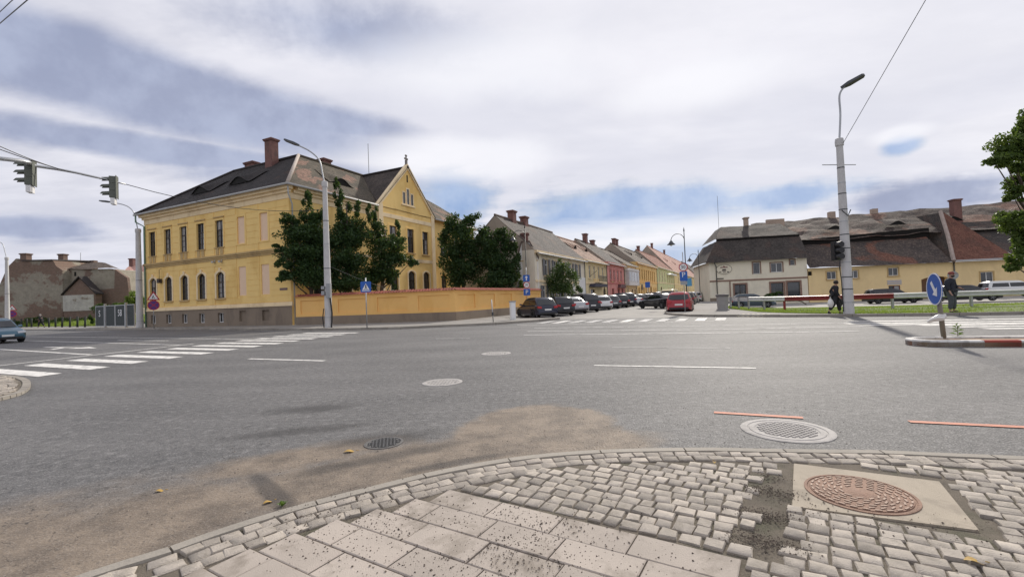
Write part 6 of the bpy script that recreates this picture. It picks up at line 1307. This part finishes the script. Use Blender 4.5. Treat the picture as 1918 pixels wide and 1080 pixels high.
    d['fb'] = MB().bx(L / 2 - .10, -wl * .8, .24, L / 2 + .006, wl * .8, .37).mesh('bumper_trim'); d['rb'] = MB().bx(-L / 2 - .012, -wl * .82, .28, -L / 2 + .1, wl * .82, .42).mesh('bumper_trim')
    d['mi', 1] = MB().add([(xw - .25, Wc / 2 - .08, belt), (xw - .12, Wc / 2 - .08, belt), (xw - .10, Wc / 2 + .10, belt + .02), (xw - .22, Wc / 2 + .10, belt + .02), (xw - .25, Wc / 2 - .06, belt + .12), (xw - .15, Wc / 2 - .06, belt + .10), (xw - .14, Wc / 2 + .09, belt + .12), (xw - .22, Wc / 2 + .09, belt + .13)], [(0, 3, 2, 1), (4, 5, 6, 7), (0, 1, 5, 4), (1, 2, 6, 5), (2, 3, 7, 6), (3, 0, 4, 7)]).mesh('mirror')
    d['mi', -1] = MB().add([(v.co.x, -v.co.y, v.co.z) for v in d['mi', 1].vertices], [tuple(p.vertices) for p in d['mi', 1].polygons]).mesh('mirror')
    b = MB(); 
    for s_ in (1, -1):
        for x in (xm, xC - .02): b.bx(x - .006, s_ * Wc / 2 - .012, .36, x + .006, s_ * Wc / 2 + .003, belt - .10)
    d['w'] = [(x, s_ * (Wc / 2 - .10)) for x in (xf, xrr) for s_ in (1, -1)]; CARS[kind] = d; return d
def car(label, kind, pm, x, y, head, z=0.0, group='cars parked along the side street', name='parked_car', detail=True):
    d = car_meshes(kind); r = thing(name, label, 'car', (x, y, z), math.atan2(head[1], head[0]), group)
    obj('body', d['body'], pm, r); obj('cabin', d['cabin'], pm, r); obj('windscreen', d['ws'], CGLASS, r); obj('rear_window', d['rg'], CGLASS, r)
    for s_ in (1, -1):
        obj('side_window', d['fw', s_], CGLASS, r); obj('side_window', d['rw', s_], CGLASS, r); obj('headlight', d['hl', s_], HEADL, r); obj('taillight', d['tl', s_], TAILL, r); obj('mirror', d['mi', s_], pm, r)
    obj('number_plate', d['fp'], PLATE, r); obj('number_plate', d['rp'], PLATE, r); obj('bumper_trim', d['fb'], TRIM, r); obj('bumper_trim', d['rb'], TRIM, r)
    for wx_, wy_ in d['w']: o = obj('wheel', d['tyre'], TYRE, r, T(wx_, wy_, .32)); obj('rim', d['rim'], RIM, o)
    return r
BLKP = paint('black', (.008, .008, .012)); NAVY = paint('navy', (.010, .014, .035)); GRYP = paint('grey', (.10, .105, .11), .6); SILV = paint('silver', (.38, .39, .40), .7); WHTP = paint('white', (.68, .68, .67), .0); REDP = paint('red', (.33, .012, .022), .2); TEAL = paint('teal', (.05, .12, .17), .5); YELP = paint('yellow', (.50, .30, .03), .1); BRNP = paint('brown', (.12, .06, .05), .4); DGRN = paint('bluegrey', (.05, .07, .09), .5)
hd = (-.36, .93)
row = [('hatch', NAVY, 'dark navy hatchback nearest in the angled parking row'), ('estate', BLKP, 'black estate second in the angled parking row'), ('sedan', SILV, 'silver saloon third in the angled parking row'), ('suv', BLKP, 'black off roader parked fourth from the street corner'), ('hatch', WHTP, 'white hatchback fifth in the angled row'), ('hatch', GRYP, 'grey hatchback parked after the white one'), ('estate', BLKP, 'black estate before the pink house'), ('suv', NAVY, 'dark blue off roader before the pink house'), ('sedan', SILV, 'silver saloon before the peach house'), ('hatch', BLKP, 'black hatchback before the bay window house'), ('estate', GRYP, 'grey estate before the ochre house'), ('hatch', BRNP, 'brown red hatchback before the ochre house'), ('suv', BLKP, 'tall black car before the green house'), ('sedan', WHTP, 'white saloon far up the parking row'), ('van', WHTP, 'white van at the far end of the parking row')]
for k, (kd, pm, lab) in enumerate(row):
    p = Vector((1.75, 34.2, 0)) + Vector((.47, .883, 0)) * (k * 3.35 + (1.0 if k > 3 else 0) + (.22 * max(0, k - 9) ** 2)); car(lab, kd, pm, p.x, p.y, hd)
car('red hatchback seen from behind by the 30 sign', 'hatch', REDP, 12.55, 34.0, (.40, .92))
car('black saloon seen from behind left of the red car', 'sedan', BLKP, 14.3, 44.5, (-.35, .93)); car('cream yellow van beyond the red car', 'van', paint('cream', (.62, .50, .24), .0), 17.6, 50.5, (.44, .9)); car('yellow and black taxi right of the red car', 'sedan', YELP, 16.6, 45.5, (.40, .92))
car('dark hatchback beyond the taxi near the cream house', 'hatch', BLKP, 19.6, 51.0, (.42, .91)); car('pale silver car farthest right up the street', 'estate', SILV, 22.6, 57.5, (.43, .9)); car('white car at the far right end of the street', 'hatch', WHTP, 27.4, 67.5, (.43, .9)); car('dark car moving far up the street', 'suv', BLKP, 30.5, 82, (.43, .9))
g2 = 'cars on the service street'
car('blue grey hatchback before the cream house shop door', 'hatch', DGRN, 25.6, 48.5, (.95, -.3), -.45, g2); car('dark estate parked before the yellow house door', 'estate', BLKP, 38.6, 46.3, (.96, -.26), -.45, g2); car('black car half hidden behind the standing person', 'estate', BLKP, 41.9, 42.0, (.96, -.26), -.35, g2); car('white estate with roof rails parked at the far right', 'estate', WHTP, 45.3, 41.2, (.96, -.26), -.10, g2)
car('blue teal car entering at the left picture edge', 'hatch', TEAL, -31.6, 27.6, (.905, -.425), 0, 'cars driving on the main road', 'car')
# ------------------------------------------------------------------ people
SKIN = mat('skin', (.42, .25, .18), .6, .08, 10, 60, 0); HAIRD = mat('dark_hair', (.03, .022, .018), .7, .2, 20, 80, .2)
def skinned(name, V_, E_, R_, m, parent, sub=2, root=0):
    me = bpy.data.meshes.new(name); bm = _bm.new(); ly = bm.verts.layers.skin.verify(); bv = [bm.verts.new(tuple(v)) for v in V_]
    for i, rr in enumerate(R_): bv[i][ly].radius = (rr, rr); bv[i][ly].use_root = (i == root)
    for a, b_ in E_: bm.edges.new((bv[a], bv[b_]))
    bm.to_mesh(me); bm.free()
    o = obj(name, me, m, parent); s_ = o.modifiers.new('skin', 'SKIN'); s_.use_smooth_shade = True; d_ = o.modifiers.new('sub', 'SUBSURF'); d_.levels = d_.render_levels = sub
    return o
def person(label, loc, yaw, h, J, coat, trous, shoes, hair=None, hat=None, coat_len=.0, bulk=1.0, beard=None):
    """J: joints in units of height, facing -y. The body is one skin surface; clothes, hair and shoes lie over it."""
    r = thing('person', label, 'person', loc, yaw, 'people'); s_ = h
    v = {k: Vector(p) * s_ for k, p in J.items()}
    names = ['pelvis', 'waist', 'chest', 'neck', 'head0', 'head', 'crown', 'nose', 'lsh', 'lel', 'lwr', 'rsh', 'rel', 'rwr', 'lhip', 'lkn', 'lan', 'ltoe', 'rhip', 'rkn', 'ran', 'rtoe']
    rad_ = dict(pelvis=.085, waist=.078, chest=.090, neck=.032, head0=.046, head=.056, crown=.038, nose=.012, lsh=.034, lel=.024, lwr=.019, rsh=.034, rel=.024, rwr=.019, lhip=.056, lkn=.034, lan=.022, ltoe=.016, rhip=.056, rkn=.034, ran=.022, rtoe=.016)
    ed = [('pelvis', 'waist'), ('waist', 'chest'), ('chest', 'neck'), ('neck', 'head0'), ('head0', 'head'), ('head', 'crown'), ('head', 'nose'), ('chest', 'lsh'), ('lsh', 'lel'), ('lel', 'lwr'), ('chest', 'rsh'), ('rsh', 'rel'), ('rel', 'rwr'), ('pelvis', 'lhip'), ('lhip', 'lkn'), ('lkn', 'lan'), ('lan', 'ltoe'), ('pelvis', 'rhip'), ('rhip', 'rkn'), ('rkn', 'ran'), ('ran', 'rtoe')]
    V_ = [v[n] for n in names]; E_ = [(names.index(a), names.index(b_)) for a, b_ in ed]; R_ = [rad_[n] * s_ * .92 for n in names]
    for w, el_ in (('lwr', 'lel'), ('rwr', 'rel')):                       # palm and five fingers
        d = (v[w] - v[el_]).normalized(); side_ = d.cross(Vector((0, 1, 0))).normalized(); pi = len(V_); V_.append(v[w] + d * .045 * s_); R_.append(.020 * s_); E_.append((names.index(w), pi))
        for q, (ln, of) in enumerate(((.040, -.016), (.046, -.006), (.044, .005), (.034, .015))):
            a = len(V_); V_ += [V_[pi] + d * .022 * s_ + side_ * of * s_, V_[pi] + d * (.022 + ln * .5) * s_ + side_ * of * s_ + Vector((0, -.006, 0)) * s_, V_[pi] + d * (.022 + ln) * s_ + side_ * of * s_ + Vector((0, -.016, 0)) * s_]; R_ += [.0058 * s_, .0055 * s_, .0045 * s_]; E_ += [(pi, a), (a, a + 1), (a + 1, a + 2)]
        a = len(V_); V_ += [v[w] + d * .03 * s_ + side_ * -.024 * s_ + Vector((0, -.012, 0)) * s_, v[w] + d * .055 * s_ + side_ * -.028 * s_ + Vector((0, -.02, 0)) * s_]; R_ += [.007 * s_, .0055 * s_]; E_ += [(names.index(w), a), (a, a + 1)]
    skinned('body', V_, E_, R_, SKIN, r)
    def garment(nm, chain, rr, m, root=0):
        al = []; 
        for c_ in chain:
            for n in c_:
                if n not in al: al.append(n)
        pos = {n: (v[n] if isinstance(n, str) else n[1]) for n in al}; E2 = [(al.index(a), al.index(b_)) for c_ in chain for a, b_ in zip(c_[:-1], c_[1:])]
        return skinned(nm, [pos[n] for n in al], E2, [rr.get(n if isinstance(n, str) else n[0], .05) * s_ * bulk for n in al], m, r, 2, root)
    cuffl = ('cl', v['lwr'].lerp(v['lel'], .12).freeze()); cuffr = ('cr', v['rwr'].lerp(v['rel'], .12).freeze()); hem = ('hem', (v['pelvis'] - Vector((0, 0, (.06 + coat_len) * s_))).freeze()); nk = ('nk', v['chest'].lerp(v['neck'], .75).freeze())
    garment('jacket', [['waist', 'chest', nk], ['waist', 'pelvis', hem], ['chest', 'lsh', 'lel', cuffl], ['chest', 'rsh', 'rel', cuffr]], dict(waist=.100, chest=.108, nk=.052, pelvis=.106, hem=.104, lsh=.062, lel=.052, cl=.038, rsh=.062, rel=.052, cr=.038), coat)
    al_, ar2 = ('al', v['lan'].lerp(v['lkn'], .12).freeze()), ('ar', v['ran'].lerp(v['rkn'], .12).freeze())
    garment('trousers', [['pelvis', 'lhip', 'lkn', al_], ['pelvis', 'rhip', 'rkn', ar2]], dict(pelvis=.094, lhip=.074, lkn=.056, al=.044, rhip=.074, rkn=.056, ar=.044), trous)
    for a, t_ in (('lan', 'ltoe'), ('ran', 'rtoe')):
        d = (v[t_] - v[a]); heel = v[a] - Vector((d.x, d.y, 0)) * .35 + Vector((0, 0, d.z * .7)); skinned('shoe', [v[a], Vector((v[a].x, v[a].y, v[t_].z + .004)), heel, v[t_]], [(0, 1), (1, 2), (1, 3)], [.032 * s_, .030 * s_, .026 * s_, .024 * s_], shoes, r, 1)
    hd_ = v['head']
    if hair:
        b = MB(); b.lathe([(.02 * s_, .062 * s_), (.045 * s_, .050 * s_), (.060 * s_, .02 * s_), (.061 * s_, -.015 * s_), (.050 * s_, -.045 * s_)], 14); o = b.build('hair', hair, r, True, T(hd_.x, hd_.y + .012 * s_, hd_.z + .012 * s_)); o.scale = (1, 1.06, 1)
    if hat:
        MB().lathe([(.001, .062 * s_), (.040 * s_, .058 * s_), (.062 * s_, .03 * s_), (.064 * s_, .005 * s_), (.060 * s_, .0)], 14).build('cap', hat, r, True, T(hd_.x, hd_.y, hd_.z + .018 * s_)); MB().rbx((hd_.x, hd_.y - .085 * s_, hd_.z + .026 * s_), (.085 * s_, .075 * s_, .010 * s_)).build('cap_peak', hat, r)
    if beard: MB().lathe([(.01 * s_, -.035 * s_), (.036 * s_, -.025 * s_), (.045 * s_, .0), (.040 * s_, .012 * s_)], 10).build('beard', beard, r, True, T(hd_.x, hd_.y - .022 * s_, hd_.z - .030 * s_))
    for e in (-1, 1): MB().lathe([(.003 * s_, -.004 * s_), (.008 * s_, 0), (.003 * s_, .004 * s_)], 8).build('eye', BLK, r, True, T(hd_.x + e * .022 * s_, hd_.y - .052 * s_, hd_.z + .002 * s_))
    return r
CLD = mat('dark_cloth', (.012, .012, .016), .85, .2, 12, 80, .2); CLT = mat('dark_trousers', (.02, .02, .024), .85, .2, 12, 80, .2); CLG = mat('grey_work_trousers', (.075, .085, .085), .85, .2, 12, 80, .2); CLK = mat('navy_top', (.018, .02, .03), .85, .2, 12, 80, .2); SHOE = mat('black_shoe', (.012, .012, .012), .5, .1, 12, 80, .1); REDC = mat('red_cap', (.22, .05, .04), .8, .1, 12, 80, .1); CLW = mat('pale_blouse', (.30, .36, .40), .85, .2, 12, 80, .2)
st_walk = dict(pelvis=(0, 0, .53), waist=(0, -.01, .62), chest=(0, -.02, .74), neck=(0, -.04, .84), head0=(0, -.055, .885), head=(0, -.065, .925), crown=(0, -.055, .965), nose=(0, -.125, .92), lsh=(.10, -.02, .79), lel=(.135, .05, .65), lwr=(.125, -.02, .52), rsh=(-.10, -.02, .79), rel=(-.14, .0, .64), rwr=(-.13, -.07, .51), lhip=(.05, 0, .50), lkn=(.055, -.11, .29), lan=(.055, -.13, .045), ltoe=(.06, -.22, .018), rhip=(-.05, 0, .50), rkn=(-.055, .05, .28), ran=(-.055, .19, .085), rtoe=(-.055, .13, .018))
pw2 = G(1565, 587, .115)
wm_ = person('person in dark jacket walking right past the banded lamp post with bags', pw2, rad(72), 1.66, st_walk, CLD, CLT, SHOE, hair=HAIRD, bulk=1.12, coat_len=.02)
def bag(label, loc, sz, m, rz=0.0):
    bm = _bm.new(); _bm.ops.create_icosphere(bm, subdivisions=3, radius=1)
    for q in bm.verts: n_ = mnoise.noise(q.co * 2.2) * .16; q.co = Vector((q.co.x * (1 - .35 * max(0, q.co.z)), q.co.y * .6 * (1 - .3 * max(0, q.co.z)), q.co.z)) * (1 + n_)
    me = bpy.data.meshes.new('bag'); bm.to_mesh(me); bm.free(); me.polygons.foreach_set('use_smooth', [True] * len(me.polygons)); r = thing('carrier_bag', label, 'bag', loc, rz); o = obj('bag', me, m, r); o.scale = sz
    for s_ in (-1, 1): MB().tube([(s_ * sz[0] * .35, 0, sz[2] * .8), (0, 0, sz[2] * 1.35)], .008, 5).build('handle', m, r)
bag('white carrier bag held by the walking person', (pw2.x - .34, pw2.y - .18, .115 + .60 - .06), (.19, .17, .23), mat('carrier_white', (.72, .70, .66), .5, .06, 10, 60, .1), .4)
bag('dark shopping bag on the far side of the walking person', (pw2.x + .42, pw2.y + .22, .115 + .56), (.17, .15, .24), CLD, .4)
st_stand = dict(pelvis=(0, 0, .53), waist=(0, 0, .62), chest=(0, -.005, .74), neck=(0, -.015, .84), head0=(0, -.025, .885), head=(0, -.03, .925), crown=(0, -.025, .965), nose=(0, -.092, .92), lsh=(.105, 0, .79), lel=(.16, -.02, .65), lwr=(.12, -.12, .60), rsh=(-.105, 0, .79), rel=(-.15, .01, .65), rwr=(-.145, -.04, .52), lhip=(.055, 0, .50), lkn=(.085, -.02, .28), lan=(.11, .0, .045), ltoe=(.13, -.09, .018), rhip=(-.055, 0, .50), rkn=(-.06, -.03, .28), ran=(-.065, .01, .045), rtoe=(-.08, -.08, .018))
pm_ = Vector((at(1783, 588, 20.1).x, 20.1, .115))
person('person in red cap and grey trousers standing behind the blue island sign', pm_, rad(25), 1.80, st_stand, CLK, CLG, SHOE, hat=REDC, bulk=1.05, beard=HAIRD)
pp = G(77, 613, .115); person('distant person in dark clothes walking before the vacant lot', (pp.x, pp.y, .115), rad(-80), 1.75, st_walk, CLD, CLT, SHOE, hair=mat('grey_hair', (.35, .34, .33), .7, .1, 20, 80, .1), bulk=1.15)
# ------------------------------------------------------------------ trees and shrubs
def leaf_cloud(name, lobes, n, size, m, parent, droop=.25, aspect=.5):
    """many small pointed leaves spread through lobes given as (centre, radii)"""
    vol = np.array([l[1][0] * l[1][1] * l[1][2] for l in lobes]) ** .72; cnt = np.maximum((n * vol / vol.sum()).astype(int), 10); C_ = []
    for (c_, r_), k in zip(lobes, cnt):
        q = rng.normal(size=(k, 3)); q /= np.linalg.norm(q, axis=1)[:, None]; rr = rng.random(k) ** .42
        # twigs: pull the leaves towards a set of clump centres so that the crown has light and dark masses and gaps
        nb = max(6, int(k / 70)); cb = rng.normal(size=(nb, 3)); cb /= np.linalg.norm(cb, axis=1)[:, None]; cb *= (rng.random(nb) ** .4)[:, None]
        idx = rng.integers(0, nb, k); p = q * rr[:, None]; p = cb[idx] * .80 + p * .36
        C_.append(np.array(c_) + p * np.array(r_))
    C_ = np.concatenate(C_); k = len(C_)
    d = rng.normal(size=(k, 3)); d[:, 2] -= droop; d /= np.linalg.norm(d, axis=1)[:, None]; e = rng.normal(size=(k, 3)); e -= (e * d).sum(1)[:, None] * d; e /= np.linalg.norm(e, axis=1)[:, None]
    s_ = size * rng.uniform(.6, 1.25, k)[:, None]; nn = np.cross(d, e) * s_ * .12
    v = np.stack([C_ - d * s_ * .5, C_ + e * s_ * aspect * .5 + nn, C_ + d * s_ * .5, C_ - e * s_ * aspect * .5 + nn], 1).reshape(-1, 3)
    me = bpy.data.meshes.new(name); me.vertices.add(4 * k); me.vertices.foreach_set('co', v.ravel().astype(np.float32)); me.loops.add(4 * k); me.loops.foreach_set('vertex_index', np.arange(4 * k, dtype=np.int32)); me.polygons.add(k); me.polygons.foreach_set('loop_start', np.arange(0, 4 * k, 4, dtype=np.int32)); me.polygons.foreach_set('loop_total', np.full(k, 4, dtype=np.int32)); me.update(); me.validate()
    return obj(name, me, m, parent)
BARK = mat('bark', (.085, .065, .05), .95, .3, 5, 40, .7)
def tree(name, label, base, lobes_px, n, size, m, rt=.18, group=None, cat='tree', depthk=.8):
    """lobes: (px, py, rx, ry, depth) seen in the photo, turned into metres round the trunk"""
    r = thing(name, label, cat, base, 0, group); base = Vector(base); lobes = []
    for px, py, rx, ry, Z in lobes_px: p = at(px, py, Z) - base; a = rx * Z / F; c_ = ry * Z / F; lobes.append((tuple(p), (a, max(a * depthk, .5), c_)))
    zt = max(l[0][2] for l in lobes); b = MB(); cx = sum(l[0][0] for l in lobes) / len(lobes); cy = sum(l[0][1] for l in lobes) / len(lobes)
    b.tube([(0, 0, -.1), (cx * .15, cy * .15, zt * .25), (cx * .5, cy * .5, zt * .55), (cx * .8, cy * .8, zt * .85)], [rt, rt * .8, rt * .5, rt * .18], 8); tr = b.build('trunk', BARK, r, True)
    for l in lobes:
        e = Vector(l[0]); zz_ = min(max(e.z * .55, .6), zt * .6); s0 = Vector((cx * .5 * zz_ / (zt * .55), cy * .5 * zz_ / (zt * .55), zz_)); MB().tube([s0, s0.lerp(e, .5) + Vector((0, 0, -.1)), e], [rt * .35, rt * .22, rt * .07], 6).build('limb', BARK, tr, True)
    leaf_cloud('crown', lobes, n, size, m, r); return r
DK = leafmat('dark_leaves', (.018, .042, .017), (.052, .098, .032), .25); MID = leafmat('mid_leaves', (.03, .06, .022), (.075, .12, .04), .3); LOC = leafmat('locust_leaves', (.045, .085, .02), (.13, .18, .05), .4); LIM = leafmat('lime_leaves', (.10, .17, .03), (.20, .28, .06), .4)
def tb(px, Z): p = at(px, 560, Z); return (p.x, Z, .1)
gt = 'dark trees in the garden'
tree('garden_tree', 'dark spiky tree nearest the building corner with wide left branches', tb(586, 35.4), [(573, 372, 13, 22, 35), (582, 410, 24, 28, 35), (545, 412, 24, 14, 34.2), (560, 440, 44, 24, 34.6), (520, 463, 20, 9, 34), (565, 475, 46, 28, 34.8), (600, 450, 30, 40, 35.5), (532, 492, 20, 14, 34), (540, 517, 26, 14, 34.2), (585, 512, 44, 30, 35), (612, 500, 26, 38, 36), (600, 405, 16, 20, 35.5)], 17000, .23, DK, .2, gt)
tree('garden_tree', 'tall dark tree in the middle of the trio behind the ochre wall', tb(652, 36.6), [(629, 343, 8, 16, 36.6), (635, 366, 11, 20, 36.6), (643, 395, 18, 24, 36.6), (652, 425, 30, 30, 36.8), (640, 455, 36, 34, 36.4), (672, 440, 28, 36, 37), (650, 495, 44, 36, 36.4), (672, 392, 12, 18, 37), (690, 397, 9, 20, 37.2), (660, 530, 44, 20, 36.2), (620, 527, 24, 20, 36)], 16000, .23, DK, .2, gt)
tree('garden_tree', 'dark tree with drooping right branch beside the gable', tb(712, 38.2), [(702, 402, 10, 18, 38.2), (704, 432, 22, 24, 38.2), (745, 425, 8, 18, 38.4), (742, 450, 18, 18, 38.4), (722, 465, 40, 26, 38.2), (750, 485, 30, 16, 38.2), (770, 490, 14, 14, 38.2), (715, 500, 36, 30, 38), (735, 525, 18, 22, 38), (690, 520, 32, 26, 37.8)], 12000, .23, DK, .2, gt)
tree('garden_tree', 'dark green tree hiding the far end of the gabled building', tb(868, 47), [(850, 420, 26, 26, 47), (882, 412, 22, 20, 47), (862, 450, 42, 36, 47), (846, 480, 28, 40, 46.5), (890, 470, 32, 46, 47), (868, 515, 44, 34, 46.5), (905, 440, 18, 26, 47), (832, 445, 14, 20, 46.5)], 14000, .28, DK, .2, gt)
tree('garden_tree', 'dark tree right of the garden reaching towards the street sign', tb(930, 46.0), [(938, 440, 16, 20, 46), (918, 455, 22, 30, 46), (952, 462, 18, 34, 46), (925, 490, 32, 36, 46), (955, 505, 20, 32, 45.8), (930, 528, 40, 22, 45.8), (968, 480, 8, 26, 46)], 11000, .28, DK, .2, gt)
tree('street_tree', 'small round street tree before the cream house and parked cars', tb(1052, 49.5), [(1052, 505, 26, 16, 49.5), (1038, 525, 24, 22, 49.3), (1066, 525, 24, 24, 49.5), (1050, 545, 30, 18, 49.3), (1082, 540, 10, 16, 49.5), (1048, 495, 12, 12, 49.5)], 7000, .20, MID, .12)
tree('locust_tree', 'feathery light green tree reaching in from the right edge', (24.6, 20.6, .1), [(1905, 270, 45, 34, 19.2), (1880, 300, 30, 14, 19), (1930, 240, 30, 40, 19.4), (1862, 303, 16, 8, 19), (1900, 350, 34, 14, 19.4), (1925, 335, 30, 20, 19.6), (1900, 372, 24, 9, 19.4), (1885, 410, 34, 15, 19.2), (1912, 420, 36, 26, 19.4), (1915, 455, 24, 34, 19.4), (1905, 480, 16, 26, 19.2), (1985, 300, 70, 80, 20), (2000, 430, 60, 60, 20), (1903, 500, 16, 14, 19.2), (1915, 240, 22, 18, 19.2), (1888, 285, 30, 22, 19.2), (1905, 315, 24, 16, 19.2)], 30000, .16, LOC, .2)
def shrub(label, base, lobes_px, n, size, m): return tree('shrub', label, base, lobes_px, n, size, m, .06, None, 'shrub')
shrub('bright green bushy shrub by the gate and the lamp post', tb(245, 52.5), [(243, 556, 16, 12, 52.5), (236, 570, 20, 12, 52.5), (255, 572, 16, 16, 52.5), (262, 560, 10, 14, 52.5)], 3500, .22, LIM)
shrub('dark overgrown bush behind the yard gate', tb(205, 60), [(190, 577, 18, 10, 60), (215, 575, 18, 12, 60), (240, 582, 20, 14, 59), (170, 600, 8, 12, 60)], 3500, .25, DK)
shrub('low grassy bush before the cream house shop window', (33.4, 51.5, -.45), [(1447, 553, 14, 6, 51.5), (1455, 550, 10, 5, 51.5), (1440, 556, 8, 4, 51.5)], 900, .22, MID)
shrub('small flowering bush by the narrow white house', tb(974, 48), [(966, 520, 10, 14, 47), (975, 535, 12, 12, 47)], 900, .2, LIM)
shrub('dark rank growth along the derelict wall', tb(60, 71), [(40, 602, 20, 6, 71), (70, 600, 26, 7, 71), (110, 601, 30, 6, 71), (150, 600, 26, 6, 71)], 2500, .3, MID)
